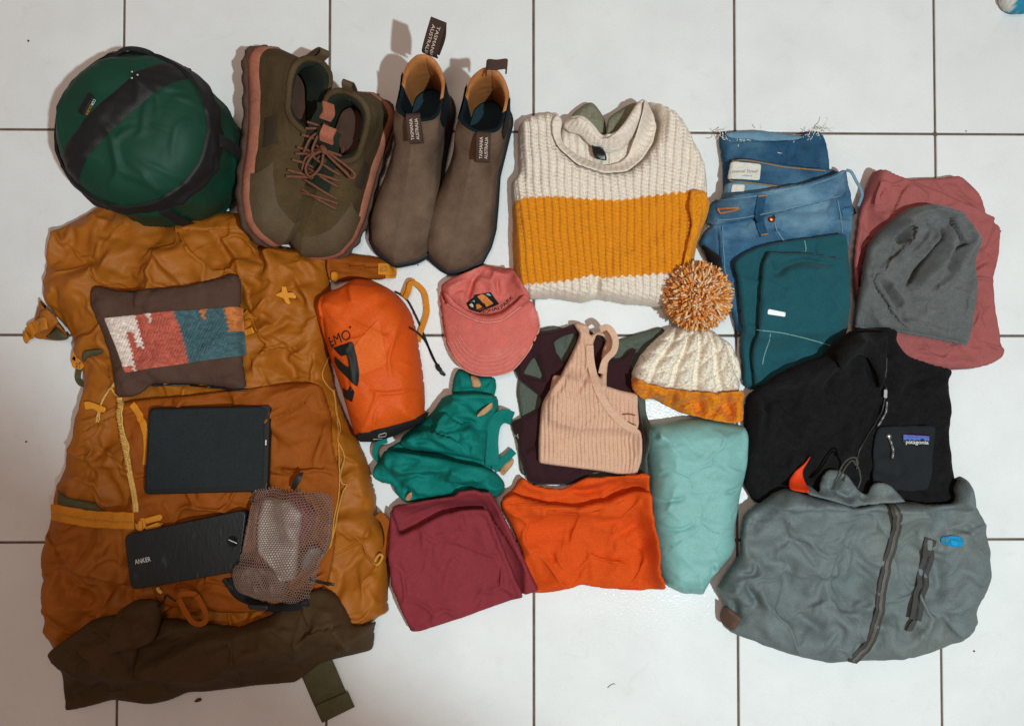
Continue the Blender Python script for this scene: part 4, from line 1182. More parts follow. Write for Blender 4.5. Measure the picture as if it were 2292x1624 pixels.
def braided(parent, pts, zr, r=0.0016):
    p = lay(pts, zr, 0.0025, n=5)
    t = tube(parent, 'pull_cord', p, r, CORDG, k=6, smooth_path=False)
    for i in range(1, len(p), 2):
        a = p[i]
        tube(t, 'knot', [a + np.array([-0.0013, 0.0006, 0.0006]), a + np.array([0.0013, -0.0006, 0.0008])], r * 0.8, MET if i % 4 == 1 else BLK, n=1, k=4)
braided(fl, [(1986,898),(1984,920),(1976,938),(1966,954)], 0.09)
pk = cloth(fl, 'chest_pocket', [(1966,955),(1990,952),(2040,951),(2094,952),(2096,975),(2092,1010),(2092,1060),(2080,1100),(1960,1100),(1950,1050),(1952,1000),(1958,975)], FLP, 0.003, z='auto', edge=0.004, noise=[('soft', 1.5, 90, 0, 1, 163)], bsig=8)
braided(fl, [(1990,978),(1996,990),(2000,1008),(1998,1026)], 0.09, 0.0019)
dome(fl, 'zip_head', 1990, 976, 0.09, 0.004, 0.003, MET)
# logo patch: dusk sky over a jagged ridge, white lettering
PURP = material('patch_violet', (104, 96, 176), rough=0.7, var=0.1, vscale=200); BLUE1 = material('patch_blue', (76, 110, 190), rough=0.7, var=0.1, vscale=200)
WHT = material('white_thread', (228, 230, 228), rough=0.7, var=0.03)
lgp = decal(fl, 'logo_patch', [(2018,970),(2084,974),(2083,994),(2066,997),(2022,992)], BLK, hm, 0.09, off=0.0006, t=0.0012, step=0.0015)
decal(lgp.obj, 'sky_band', [(2022,972),(2083,976),(2083,980),(2022,977)], PURP, hm, 0.091, off=0.0022, t=0.0004, step=0.0012)
decal(lgp.obj, 'sky_band', [(2022,977),(2083,980),(2082,988),(2077,984),(2073,986),(2067,980),(2061,985),(2054,984),(2049,986),(2043,983),(2037,986),(2033,982),(2028,985),(2022,983)], BLUE1, hm, 0.091, off=0.0022, t=0.0004, step=0.0012)
text_on(lgp.obj, 'lettering', 'patagonia', WHT, (2026,992), (2080,994), 8.5, hm, 0.091, off=0.0026, space=0.95)

# --- mint stuffed sack / pillow
MINT = material('mint_nylon', (124, 174, 170), rough=0.5, spec=0.35, var=0.06, vscale=40, bump=0.25, bscale=1200, stretch=(1, 2.5, 1), wrinkle=(16, 0.30, 2.6, 0.0))
mb = thing('packed_pillow', 'stuffed mint green oblong cushion between the orange shirt and grey jacket', 'pillow', 1565, 1140)
MBO = [(1447,974),(1456,959),(1468,948),(1496,946),(1546,938),(1583,937),(1646,948),(1672,953),(1677,972),(1676,1037),(1667,1094),(1662,1137),(1653,1187),(1655,1226),(1643,1253),(1613,1285),(1593,1313),(1581,1340),(1546,1336),(1536,1338),(1508,1325),(1488,1313),(1476,1285),(1466,1243),(1462,1200),(1458,1150),(1459,1062),(1453,1012)]
mfold = [('v', [(1462,1064),(1480,1066),(1498,1062)], 4, 4), ('v', [(1468,1122),(1500,1122),(1535,1114)], 4, 5), ('v', [(1470,1181),(1520,1184),(1545,1175),(1556,1162)], 4, 4),
         ('v', [(1620,1102),(1640,1100),(1662,1094)], 4, 5), ('v', [(1640,1160),(1655,1152)], 4, 3), ('v', [(1458,974),(1470,974),(1478,980)], 6, 9), ('k', [(1455,965),(1468,962),(1482,972),(1478,990)], 5, 6),
         ('k', [(1460,1005),(1490,1006),(1510,1002)], 6, 2), ('k', [(1600,1258),(1605,1275),(1612,1285)], 7, 5), ('v', [(1592,1265),(1600,1285)], 6, 4), ('k', [(1510,1315),(1525,1310),(1540,1330)], 6, 4), ('v', [(1545,1335),(1550,1322)], 5, 5), ('k', [(1480,1290),(1492,1300),(1520,1320)], 6, 4), ('k', [(1560,1280),(1575,1310),(1578,1335)], 8, 3)]
mfold += [('v', [(1456 + (i % 3), 1020 + i * 11), (1468, 1021 + i * 11), (1474 + (i * 7) % 11, 1020 + i * 11)], 2.4, 2.2) for i in range(22)]
mbc = cloth(mb, 'body', MBO, MINT, 0.072, z=0.048, zf=0.07, edge=0.036, lip=0.014, pw=0.5, folds=mfold, noise=[('soft', 3, 90, 0, 1.2, 171)], sim=[('flat', 1.7, 90, 8, 0.5), ('long', 1.5, 90, 3, 0.22)], step=0.0022)

# --- grey rain jacket
RAIN = material('grey_ripstop', (102, 112, 112), rough=0.62, spec=0.3, var=0.10, vscale=26, bump=0.3, bscale=700, fine=0.18, fscale=480, stretch=(1, 1.5, 1, 0.3), tint=((114, 120, 116), 10, 0.5, 0.8), wrinkle=(18, 0.45, 1.4, 0.9))
ZIPG = material('grey_zip_tape', (66, 64, 62), rough=0.75, spec=0.25, var=0.2, vscale=150, bump=0.4)
ZIPT = material('zip_teeth', (92, 86, 80), rough=0.5, var=0.2, vscale=300)
rj = thing('rain_jacket', 'grey shell rain jacket folded with its zip facing up, below the black fleece', 'jacket', 1920, 1300)
RJ = [(1690,1128),(1719,1102),(1744,1088),(1760,1089),(1814,1107),(1869,1117),(1904,1130),(1931,1121),(1979,1115),(2019,1117),(2069,1124),(2112,1120),(2118,1085),(2130,1066),(2146,1061),(2164,1092),(2184,1134),(2211,1177),(2212,1195),(2223,1231),(2224,1243),(2207,1319),(2190,1371),(2192,1387),(2181,1404),(2148,1433),(2099,1461),(2050,1475),(1969,1482),(1904,1483),(1852,1486),(1806,1477),(1754,1462),(1709,1446),(1653,1425),(1637,1417),(1626,1400),(1634,1380),(1620,1344),(1604,1312),(1614,1289),(1655,1233),(1652,1202),(1660,1150)]
rf = [('r', [(1979,1114),(2002,1140),(2006,1170),(1996,1218),(1983,1274),(1973,1332),(1965,1384),(1953,1425),(1928,1460),(1907,1483)], 22, 5),
      ('r', [(2083,1190),(2066,1300),(2045,1390)], 24, 3), ('v', [(1648,1300),(1665,1290),(1690,1290),(1706,1275),(1702,1255)], 8, 10), ('k', [(1690,1250),(1712,1268),(1702,1290)], 8, 6),
      ('v', [(1680,1300),(1686,1325),(1700,1350),(1705,1375)], 8, 9), ('v', [(1648,1345),(1662,1370),(1660,1400),(1648,1415)], 10, 14), ('k', [(1640,1320),(1660,1345),(1672,1375),(1672,1410)], 8, 6),
      ('k', [(1620,1300),(1650,1320),(1655,1340)], 9, 5), ('s', [(1655,1350),(1625,1330),(1606,1314)], 12, 5),
      ('k', [(1740,1200),(1790,1230),(1820,1265),(1860,1300)], 12, 5), ('v', [(1780,1205),(1810,1240),(1840,1270)], 10, 4), ('k', [(1890,1240),(1882,1290),(1900,1330),(1920,1360)], 10, 6), ('v', [(1900,1280),(1890,1310),(1915,1350)], 9, 5),
      ('k', [(1940,1190),(1920,1250),(1905,1310)], 9, 4), ('k', [(1720,1300),(1718,1350),(1760,1390),(1810,1420)], 10, 4), ('v', [(1800,1380),(1830,1410),(1860,1440)], 12, 5), ('k', [(1700,1160),(1740,1150),(1760,1130)], 12, 6), ('v', [(1680,1200),(1700,1170),(1730,1150)], 10, 6),
      ('k', [(2120,1100),(2130,1160),(2125,1230),(2118,1300)], 10, 4), ('v', [(2100,1250),(2120,1310),(2112,1370)], 10, 4), ('k', [(2080,1130),(2040,1150),(2020,1180)], 10, 4), ('k', [(2170,1150),(2190,1190),(2215,1200)], 10, 4), ('v', [(2165,1170),(2180,1200),(2205,1215)], 9, 4), ('k', [(2180,1300),(2150,1340),(2170,1390)], 14, 3),
      ('v', [(1848,1486),(1852,1474),(1858,1462)], 6, 5), ('k', [(1840,1440),(1880,1460),(1920,1470)], 12, 4)]
rjc = cloth(rj, 'body', RJ, RAIN, 0.052, z=0.028, zf=0.07, edge=0.030, lip=0.010, pw=0.5, folds=rf, noise=[('soft', 3, 110, 20, 1.2, 181)], sim=[('crisp', 3.6, 15, 9, 0.9), ('flat', 2.2, 60, 10, 0.6), ('long', 3.0, 30, 10, 0.25), ('crisp', 1.7, 70, 2, 0.3)], step=0.0021, bsig=9, wob=0.001)
zt = lay([(1979,1115),(1998,1132),(2006,1155),(2005,1185),(1995,1225),(1983,1274),(1973,1332),(1965,1384),(1953,1425),(1930,1458),(1908,1482)], 0.075, 0.0008, n=8, wd=0.013, sm=4)
zr_ = ribbon(rj, 'front_zip', zt, 0.0135, 0.0016, ZIPG, smooth_path=False)
tp_ = zt.copy(); tp_[:, 2] += 0.0012
ribbon(zr_, 'zip_teeth', tp_, 0.0045, 0.0012, ZIPT, smooth_path=False)
pz = lay([(2082,1205),(2078,1235),(2070,1275),(2060,1320),(2052,1362),(2046,1385)], 0.075, 0.0008, n=8, wd=0.016, sm=4)
pz_ = ribbon(rj, 'pocket_zip', pz, 0.017, 0.0016, ZIPG, smooth_path=False)
pz2 = pz[10:].copy(); pz2[:, 2] += 0.001
ribbon(pz_, 'zip_gap', pz2, 0.0024, 0.0008, BLK, smooth_path=False)
ps, _ = slab(rj, 'zip_garage', [(2076,1207),(2088,1208),(2087,1232),(2076,1231)], zsurf(2082, 1220, 0.078) + 0.0015, 0.001, RAIN, r=0.003, bev=0.0004)
pp, _ = slab(rj, 'pocket_pull', [(2050,1370),(2056,1372),(2052,1394),(2043,1412),(2028,1412),(2036,1396),(2044,1388)], zsurf(2045, 1392, 0.075) + 0.002, 0.003, ZIPG, r=0.0012, bev=0.0008)
BLU = material('blue_print', (14, 130, 178), rough=0.7, var=0.12, vscale=120)
BLU2 = material('blue_print_bright', (8, 152, 204), rough=0.7, var=0.08, vscale=120)
dl = decal(rj, 'logo_print', [(2108,1206),(2116,1200),(2130,1198),(2146,1199),(2154,1204),(2155,1214),(2150,1222),(2140,1224),(2128,1222),(2116,1219),(2108,1213)], BLU, rjc.z, 0.078, off=0.0005, sig=0.001)
decal(dl.obj, 'logo_print', [(2128,1207),(2138,1206),(2144,1212),(2142,1220),(2132,1220),(2127,1214)], BLU2, rjc.z, 0.078, off=0.0014, sig=0.001)
# hood bundle showing at the collar
ORNG = material('flame_orange_lining', (226, 62, 18), rough=0.7, var=0.1, vscale=80)
RAIN2 = RAIN
cloth(rj, 'hood', [(1790,1100),(1800,1080),(1815,1088),(1830,1105),(1838,1060),(1850,1048),(1875,1050),(1895,1062),(1912,1088),(1925,1100),(1940,1108),(1950,1080),(1965,1076),(1985,1082),(2005,1100),(2012,1118),(1960,1122),(1900,1130),(1850,1116)], RAIN, 0.016, z='auto', edge=0.010, folds=[('v', [(1862,1105),(1875,1075),(1890,1062)], 5, 10), ('v', [(1835,1110),(1845,1080)], 6, 8), ('v', [(1925,1120),(1938,1100),(1948,1085)], 9, 14), ('v', [(1900,1120),(1880,1105),(1870,1108)], 8, 10)], noise=[('facet', 3, 26, 20, 1, 191)], step=0.002)
cloth(rj, 'lining', [(1754,1090),(1763,1072),(1778,1052),(1795,1038),(1812,1017),(1800,1040),(1794,1052),(1795,1080),(1790,1096),(1775,1094)], ORNG, 0.004, z='auto', edge=0.004, folds=[('s', [(1762,1074),(1780,1060),(1796,1046)], 8, 2)], noise=[('facet', 1.4, 20, 40, 1, 192)], step=0.0018)
tube(rj, 'drawcord', h3([(1862,1095),(1872,1070),(1885,1042),(1900,1026),(1915,1024),(1920,1036),(1916,1040),(1908,1030),(1896,1040),(1878,1070),(1866,1095)], [0.1] * 11), 0.0013, ZIPG)
tube(rj, 'drawcord', h3([(1916,1022),(1918,1038),(1924,1055),(1926,1075),(1920,1092)], [0.1, 0.1, 0.098, 0.098, 0.1]), 0.0013, ZIPG)
# cuff showing its inside at the lower left
CUF = material('brown_lining', (96, 70, 58), rough=0.8, var=0.2)
cloth(rj, 'cuff_lining', [(1616,1346),(1640,1362),(1648,1368),(1640,1390),(1632,1404),(1614,1394),(1612,1376)], CUF, 0.022, z=0.02, edge=0.014)
# --- cream and mustard sweater
CREAM = lin((226, 212, 197))[:3]; MUSTK = lin((218, 138, 26))[:3]
KNIT = material('chunky_knit', (210, 196, 180), rough=0.95, spec=0.12, var=0.10, vscale=160, bump=0.6, bscale=650, attr=True, sheen=0.1, fine=0.10, fscale=900)
sw = thing('sweater', 'chunky knit sweater in cream with a broad mustard stripe', 'sweater', 1365, 480)
up_line = np.array([(1140,449),(1150,446),(1180,438),(1246,437),(1313,442),(1363,445),(1399,445),(1446,437),(1496,432),(1552,424),(1600,424)], float)
lo_line = np.array([(1140,638),(1152,636),(1213,633),(1280,626),(1326,614),(1353,621),(1413,616),(1479,611),(1527,608),(1600,606)], float)
ZS = 0.058
_u = UP(up_line, ZS); _l = UP(lo_line, ZS)
def knit_col(x, y):
    yu = np.interp(x, _u[:, 0], _u[:, 1]); yl = np.interp(x, _l[:, 0], _l[:, 1])
    j = 0.0016 * np.sin(x * 2 * math.pi / 0.0112)
    m = (y < yu + j) & (y > yl - j)
    c = np.where(m[:, None], np.array(MUSTK), np.array(CREAM))
    # strand to strand difference of the yarn
    c = c * (1 + 0.07 * pn(x / 0.004, y / 0.0023, 3))[:, None]
    return c
cen = UP([(1366, 380)], ZS)[0]
def knit_rib(Q, dd):
    # ribs run down the body and fan a little towards the shoulders
    x = Q[:, 0] - cen[0]; y = Q[:, 1] - cen[1]
    fan = 1 + 0.55 * np.clip(y, -0.25, 0.12)
    u = (x / fan + 0.0022 * pn(Q[:, 0] / 0.05, Q[:, 1] / 0.05, 3) - 0.10 * np.clip(-y - 0.02, 0, 1) * 0.35) / 0.0112
    fu = (u % 1.0)
    v = y / 0.0056 + (np.floor(u) % 2) * 0.37
    slant = v + (fu - 0.5) * 1.0
    st = np.abs(np.sin(slant * math.pi)) ** 0.7
    rope = np.clip(np.sin(np.clip(fu / 0.74, 0, 1) * math.pi), 0, 1) ** 0.6
    line = np.exp(-((fu - 0.87) / 0.075) ** 2)
    st2 = np.abs(np.sin(v * math.pi * 1.0 + 0.6))
    return 0.0066 * rope * (0.15 + 0.85 * st) + 0.0040 * line * (0.45 + 0.55 * st2) - 0.004
SWB = [(1161,268),(1180,250),(1220,242),(1251,239),(1262,258),(1262,270),(1256,300),(1254,320),(1296,360),(1356,378),(1409,373),(1446,343),(1470,303),(1480,262),(1470,232),(1452,214),(1479,220),(1512,235),(1536,257),(1556,294),(1579,340),(1590,377),(1594,420),(1592,450),(1575,500),(1556,560),(1540,600),(1528,632),(1516,663),(1487,686),(1462,680),(1406,676),(1366,669),(1339,664),(1309,674),(1280,669),(1240,663),(1186,666),(1160,649),(1151,626),(1148,536),(1148,470),(1145,430),(1145,400),(1163,373),(1160,337),(1160,297)]
bk_ = cloth(sw, 'back', [(1262,268),(1270,256),(1306,262),(1330,282),(1345,303),(1364,308),(1380,298),(1400,272),(1426,230),(1446,216),(1458,240),(1462,290),(1450,345),(1409,376),(1356,380),(1296,362),(1254,322),(1258,290)], KNIT, 0.026, z=0.045, edge=0.008, color=knit_col, extra=knit_rib, step=0.0016, noise=[('soft', 2, 60, 0, 1, 201)])
sb = cloth(sw, 'body', SWB, KNIT, 0.052, z=0.045, zf=ZS, edge=0.020, lip=0.008, color=knit_col, extra=knit_rib, step=0.00125, wob=0.0008, base=lambda x, y: 0.0 * x, 
           folds=[('v', [(1326,614),(1332,640),(1340,664)], 10, 9), ('r', [(1345,625),(1352,650),(1356,668)], 8, 4), ('v', [(1163,373),(1175,400),(1180,440)], 14, 5), ('k', [(1300,665),(1325,640),(1330,618)], 9, 3)], noise=[('soft', 5, 130, 0, 1.2, 202)])
# sleeve turned under at the right
SL = [(1545,426),(1560,423),(1580,427),(1595,448),(1590,476),(1573,516),(1565,546),(1563,600),(1547,620),(1526,638),(1527,610),(1536,560),(1546,500),(1540,460)]
def knit_tiny(Q, dd):
    a = Q[:, 0] * 0.8 + Q[:, 1] * 0.6; b = -Q[:, 0] * 0.6 + Q[:, 1] * 0.8
    return 0.0040 * (np.abs(np.sin(a * math.pi / 0.0062)) * np.abs(np.sin(b * math.pi / 0.0054 + np.floor(a / 0.0062) * 1.57)))
cloth(sw, 'sleeve', SL, KNIT, 0.012, z=0.058, edge=0.012, color=lambda x, y: np.array(MUSTK) * (1 + 0.08 * pn(x / 0.004, y / 0.003, 4))[:, None], extra=knit_tiny, step=0.0014, bsig=7, wob=0.0006)
# ribbed neckband, front and back
def ribbed(cpx, pitch, amp):
    c = UP([cpx], 0.065)[0]
    def f(Q, dd):
        a = np.arctan2(Q[:, 1] - c[1], Q[:, 0] - c[0])
        return amp * np.abs(np.sin(a * pitch)) - amp * 0.3
    return f
creamc = lambda x, y: np.array(CREAM) * (1 + 0.05 * pn(x / 0.004, y / 0.004, 5))[:, None]
cloth(sw, 'neckband', [(1262,268),(1272,256),(1306,261),(1328,279),(1345,302),(1362,307),(1378,297),(1400,270),(1427,227),(1440,224),(1436,262),(1420,300),(1398,322),(1372,330),(1345,326),(1320,308),(1300,290),(1278,284)], KNIT, 0.005, z=0.07, edge=0.004, color=creamc, extra=ribbed((1350, 215), 28, 0.0055), step=0.0014, bsig=3)
cloth(sw, 'neckband', [(1236,262),(1250,240),(1262,258),(1258,285),(1264,304),(1295,328),(1330,344),(1366,354),(1399,346),(1414,333),(1430,287),(1441,240),(1446,216),(1456,215),(1476,236),(1482,262),(1471,305),(1446,344),(1410,374),(1356,379),(1296,361),(1252,322),(1238,290)], KNIT, 0.005, z=0.072, edge=0.004, color=creamc, extra=ribbed((1355, 262), 26, 0.0058), step=0.0014, bsig=3)
LBK = material('black_satin_label', (16, 17, 18), rough=0.35, spec=0.5, var=0.05)
lbs = cloth(sw, 'neck_label', [(1327,311),(1333,318),(1350,319),(1362,332),(1366,348),(1345,345),(1334,336)], LBK, 0.003, z=0.072, edge=0.004, step=0.0015)
tube(lbs.obj, 'silver_script', lay([(1339,327),(1343,324),(1346,328),(1350,325),(1354,329)], 0.07, 0.0006, n=4), 0.0005, SIL, k=4)

# --- sage sports top (undermost), maroon bra, beige ribbed tank
SGE = material('grey_green_jersey', (86, 92, 82), rough=0.8, spec=0.2, var=0.12, vscale=45, bump=0.3)
g2 = thing('green_top', 'grey green stretch top spread beneath the maroon and beige tops', 'top', 1300, 900)
cloth(g2, 'body', [(1206,735),(1240,728),(1300,742),(1385,760),(1420,748),(1478,730),(1490,738),(1482,760),(1450,790),(1420,850),(1445,890),(1449,950),(1441,1020),(1443,1060),(1300,1075),(1165,1062),(1158,1000),(1168,955),(1166,935),(1157,880),(1160,850),(1165,800),(1190,760)], SGE, 0.010, z=0.008, edge=0.006,
      folds=[('k', [(1400,770),(1440,756),(1482,742)], 7, 4), ('v', [(1410,782),(1445,770),(1475,755)], 6, 3), ('k', [(1430,890),(1442,940),(1436,1000)], 6, 3), ('s', [(1172,870),(1176,910),(1168,940)], 9, 3)], sim=[('flat', 1.5, 20, 12, 0.9)], wob=0.0006)
MAR = material('maroon_jersey', (50, 24, 28), rough=0.85, spec=0.18, var=0.10, vscale=50, bump=0.3, sheen=0.08)
mr_ = thing('sports_bra', 'dark maroon strappy sports bra under the beige ribbed tank top', 'sports bra', 1270, 950, 0.01)
cloth(mr_, 'body', [(1286,722),(1262,733),(1240,739),(1195,746),(1181,752),(1162,789),(1149,821),(1162,851),(1200,880),(1213,890),(1205,915),(1177,930),(1143,944),(1146,962),(1155,981),(1166,1022),(1181,1078),(1203,1086),(1277,1086),(1329,1056),(1420,1060),(1436,1000),(1430,900),(1424,878),(1416,840),(1412,810),(1426,782),(1424,778),(1405,785),(1390,805),(1370,800),(1350,760),(1310,730)], MAR, 0.012, z=0.016, edge=0.007,
      holes=[[(1197,795),(1216,840),(1218,850),(1172,836),(1180,820)], [(1240,764),(1262,752),(1288,745),(1290,765),(1262,810),(1246,790)]],
      folds=[('k', [(1190,752),(1196,790),(1212,840)], 7, 4), ('v', [(1168,1010),(1185,1000),(1200,985)], 5, 4), ('k', [(1160,850),(1190,856),(1212,852)], 8, 3), ('k', [(1200,760),(1215,790),(1230,830)], 8, 3), ('v', [(1395,850),(1410,860),(1418,872)], 6, 3)], noise=[('soft', 2, 50, 0, 1, 221)], bsig=3, sim=[('flat', 1.7, 50, 13, 0.6)])
text_on(mr_, 'lettering', 'VY', WHT, (1150.5,985), (1163.5,978), 9, hm, 0.03, off=0.0008)
BEI = material('beige_rib_jersey', (212, 170, 144), rough=0.9, spec=0.15, var=0.05, vscale=70, bump=0.25, bscale=1200, sheen=0.1)
tk = thing('tank_top', 'beige ribbed tank top folded square on the maroon bra', 'tank top', 1320, 950, 0.02)
def ribs(Q, dd):
    x = Q[:, 0] + 0.0014 * pn(Q[:, 0] / 0.03, Q[:, 1] / 0.05, 4) + 0.035 * Q[:, 1] * 0
    return 0.0042 * (np.abs(np.sin(x * math.pi / 0.0058)) ** 0.7 - 0.5)
tkb = cloth(tk, 'back', [(1238,838),(1254,840),(1290,850),(1355,862),(1384,872),(1428,881),(1428,937),(1424,960),(1300,960),(1228,940),(1230,872)], BEI, 0.012, z=0.03, edge=0.006, extra=ribs, step=0.0014)
TKF = [(1272,806),(1291,768),(1299,746),(1290,735),(1284,722),(1296,719),(1312,722),(1322,732),(1318,745),(1322,752),(1340,738),(1352,730),(1362,729),(1374,742),(1380,766),(1375,790),(1362,808),(1359,828),(1356,862),(1352,876),(1362,900),(1384,930),(1408,950),(1428,960),(1431,974),(1433,1029),(1424,1066),(1396,1064),(1346,1054),(1296,1048),(1246,1042),(1205,1036),(1205,987),(1210,924),(1214,900),(1232,868),(1253,842)]
tkc = cloth(tk, 'front', TKF, BEI, 0.016, z=0.035, zf=0.055, edge=0.004, extra=ribs, step=0.0012, bsig=3,
      holes=[[(1336,748),(1352,752),(1358,764),(1350,780),(1346,800),(1346,830),(1343,846),(1334,832),(1330,800),(1328,770)]],
      folds=[('k', [(1300,850),(1312,830),(1320,800),(1318,770)], 6, 5), ('v', [(1292,880),(1310,850),(1322,815)], 5, 5), ('k', [(1262,860),(1285,800),(1305,760)], 6, 3), ('v', [(1240,890),(1262,850),(1285,815)], 6, 3), ('v', [(1308,728),(1316,738),(1326,742)], 4, 5)], noise=[('soft', 1.2, 60, 90, 1.5, 231)], sim=[('flat', 2.2, 90, 14, 0.35)])
ribbon(tk, 'neck_binding', lay([(1320,772),(1322,805),(1330,845),(1346,888),(1376,930),(1402,952),(1424,963)], 0.056, 0.0022), 0.011, 0.002, BEI)
ribbon(tk, 'strap', h3([(1346,836),(1352,812),(1360,800),(1374,785),(1378,762),(1370,742),(1358,732),(1342,738)], [0.05, 0.052, 0.054, 0.058, 0.06, 0.062, 0.062, 0.058]), 0.009, 0.003, BEI)
RST = material('rust_thread', (138, 72, 54), rough=0.8, var=0.1)
tube(tk, 'stitching', lay([(1393,927),(1408,926),(1422,929)], 0.055, 0.0012), 0.0011, RST, k=5)
tube(tk, 'stitching', lay([(1406,943),(1416,948),(1424,951)], 0.055, 0.0012), 0.0008, RST, k=5)

# --- teal swimsuit heap
TLS = material('teal_stretch', (7, 116, 107), rough=0.75, spec=0.18, var=0.08, vscale=40, bump=0.2, bscale=1300, wrinkle=(22, 0.35, 2.0, 0.3))
TANL = material('tan_lining', (186, 144, 104), rough=0.8, var=0.1, vscale=60)
ts = thing('swimsuit', 'crumpled emerald teal swimsuit with tan lining, beside the orange sack', 'swimsuit', 1000, 990)
cloth(ts, 'strap', [(1010,884),(1010,872),(1015,842),(1025,823),(1036,827),(1060,841),(1108,843),(1112,862),(1106,890),(1060,890)], TLS, 0.030, z=0.02, edge=0.012, folds=[('k', [(1030,830),(1034,850),(1036,876)], 5, 4), ('v', [(1080,866),(1092,856),(1106,846)], 4, 4), ('v', [(1012,878),(1040,874),(1080,872)], 5, 6)], noise=[('soft', 2, 40, 0, 1, 241)])
cloth(ts, 'lining', [(1050,838),(1068,842),(1077,858),(1076,867),(1056,868),(1054,852)], TANL, 0.003, z=0.05, edge=0.005, folds=[('k', [(1058,845),(1064,862)], 3, 2)], noise=[('facet', 1.5, 16, 60, 1, 242)], step=0.0018)
cloth(ts, 'waist', [(900,985),(940,960),(1000,950),(1090,965),(1096,1010),(1104,1055),(1060,1070),(960,1060),(870,1040),(862,1005)], TLS, 0.030, z=0.02, edge=0.016, sim=[('long', 1.7, 60, 17, 0.7)], step=0.002)
tsb = cloth(ts, 'bust', [(972,914),(988,889),(1010,881),(1060,878),(1103,882),(1114,887),(1116,912),(1110,934),(1100,954),(1091,974),(1089,1003),(1086,1031),(1048,1021),(998,1011),(923,1006),(899,998),(894,982),(908,968),(923,959),(943,944),(960,929)], TLS, 0.044, z=0.03, zf=0.06, edge=0.024,
      folds=[('s', [(972,968),(985,942),(1000,928),(1012,940),(1030,953),(1060,946)], 14, 8), ('v', [(975,968),(995,960),(1030,958),(1062,944)], 7, 9), ('s', [(900,985),(925,968),(965,968),(1010,985),(1045,1002),(1060,1012)], 10, 7), ('v', [(915,992),(950,985),(990,1002),(1030,1018)], 7, 8), ('k', [(905,980),(940,975),(990,990),(1035,1015)], 5, 5), ('k', [(1050,1000),(1062,1002),(1080,1000)], 6, 4), ('v', [(1046,1015),(1050,1008),(1042,1000)], 4, 5), ('k', [(1000,900),(1030,905),(1070,930)], 12, 4), ('v', [(1090,972),(1086,1000)], 5, 5), ('k', [(1104,886),(1110,915),(1100,945)], 6, 5), ('v', [(1012,962),(1028,976),(1020,990)], 6, 3)], noise=[('soft', 3, 50, 20, 1.3, 243)], sim=[('long', 1.7, 70, 15, 1.0), ('crisp', 1.6, 20, 3, 0.4)], step=0.002)
cloth(ts, 'lining', [(1102,898),(1104,912),(1086,928),(1064,935),(1070,924),(1085,912)], TANL, 0.003, z=0.066, edge=0.005, noise=[('facet', 2, 16, 60, 1, 245)], step=0.0018)
tsl = cloth(ts, 'body', [(860,1008),(873,1004),(923,1009),(998,1019),(1035,1029),(1085,1040),(1110,1057),(1130,1082),(1131,1096),(1114,1114),(1060,1116),(973,1117),(933,1125),(905,1128),(884,1108),(875,1085),(853,1083),(834,1067),(834,1049),(846,1032)], TLS, 0.046, z=0.028, zf=0.06, edge=0.028,
      folds=[('v', [(888,1078),(910,1066),(950,1064),(985,1062),(1006,1052),(1012,1036)], 6, 9), ('k', [(880,1070),(905,1056),(950,1052),(1000,1050)], 8, 6), ('k', [(1010,1035),(1016,1050),(1035,1062),(1042,1090)], 9, 5), ('v', [(1010,1062),(1030,1075),(1040,1100)], 10, 4), ('k', [(890,1095),(905,1085),(930,1095),(925,1120)], 7, 5), ('v', [(900,1105),(915,1095)], 6, 5), ('v', [(872,1075),(868,1050),(878,1025)], 10, 5), ('k', [(850,1060),(860,1080)], 6, 3)], noise=[('soft', 3, 60, 15, 1.4, 246)], sim=[('long', 1.8, 75, 16, 0.9), ('crisp', 1.6, 20, 5, 0.4)], step=0.002)
cloth(ts, 'lining', [(918,1100),(923,1102),(920,1118),(912,1126),(901,1122),(908,1110)], TANL, 0.003, z=0.05, edge=0.004, step=0.0018)
ribbon(ts, 'strap', h3([(1147,936),(1130,931),(1114,938),(1104,955),(1100,985),(1101,1015),(1101,1042)], [0.02, 0.03, 0.036, 0.038, 0.036, 0.034, 0.034]), 0.020, 0.004, TLS)
ribbon(ts, 'strap', h3([(1150,1008),(1136,1022),(1120,1036),(1106,1050)], [0.012, 0.014, 0.018, 0.024]), 0.011, 0.003, TLS)
cloth(ts, 'lining', [(1147,1022),(1133,1032),(1116,1052),(1126,1064),(1146,1044),(1152,1030)], TANL, 0.008, z=0.012, edge=0.006, noise=[('facet', 1.5, 18, 40, 1, 248)], step=0.0018)
ribbon(ts, 'strap', h3([(866,985),(850,990),(841,1002),(840,1016),(847,1030)], [0.02, 0.02, 0.018, 0.018, 0.022]), 0.008, 0.003, TLS)

# --- orange shirt
ORS = material('orange_rib_jersey', (214, 78, 18), rough=0.85, spec=0.2, var=0.06, vscale=40, bump=0.2, bscale=1300, wave=(110, 'Y', 0.06, 0.25), wrinkle=(14, 0.35, 1.8, 1.2))
os_ = thing('shirt', 'bright orange folded shirt with fine horizontal ribs, below the beige tank top', 'shirt', 1310, 1200)
cloth(os_, 'neckline', [(1122,1112),(1149,1094),(1163,1068),(1172,1066),(1184,1080),(1230,1092),(1262,1094),(1276,1083),(1307,1066),(1372,1062),(1426,1053),(1446,1055),(1449,1092),(1440,1150),(1140,1150)], ORS, 0.020, z=0.02, zf=0.04, edge=0.009, folds=[('k', [(1165,1085),(1200,1096),(1250,1098)], 7, 4), ('k', [(1290,1090),(1330,1082),(1372,1068)], 8, 6), ('v', [(1250,1108),(1275,1098),(1310,1106),(1350,1096),(1372,1078)], 8, 8), ('v', [(1380,1080),(1395,1072),(1430,1058)], 6, 5)], sim=[('crisp', 1.5, 0, 20, 0.8)], wob=0.001)
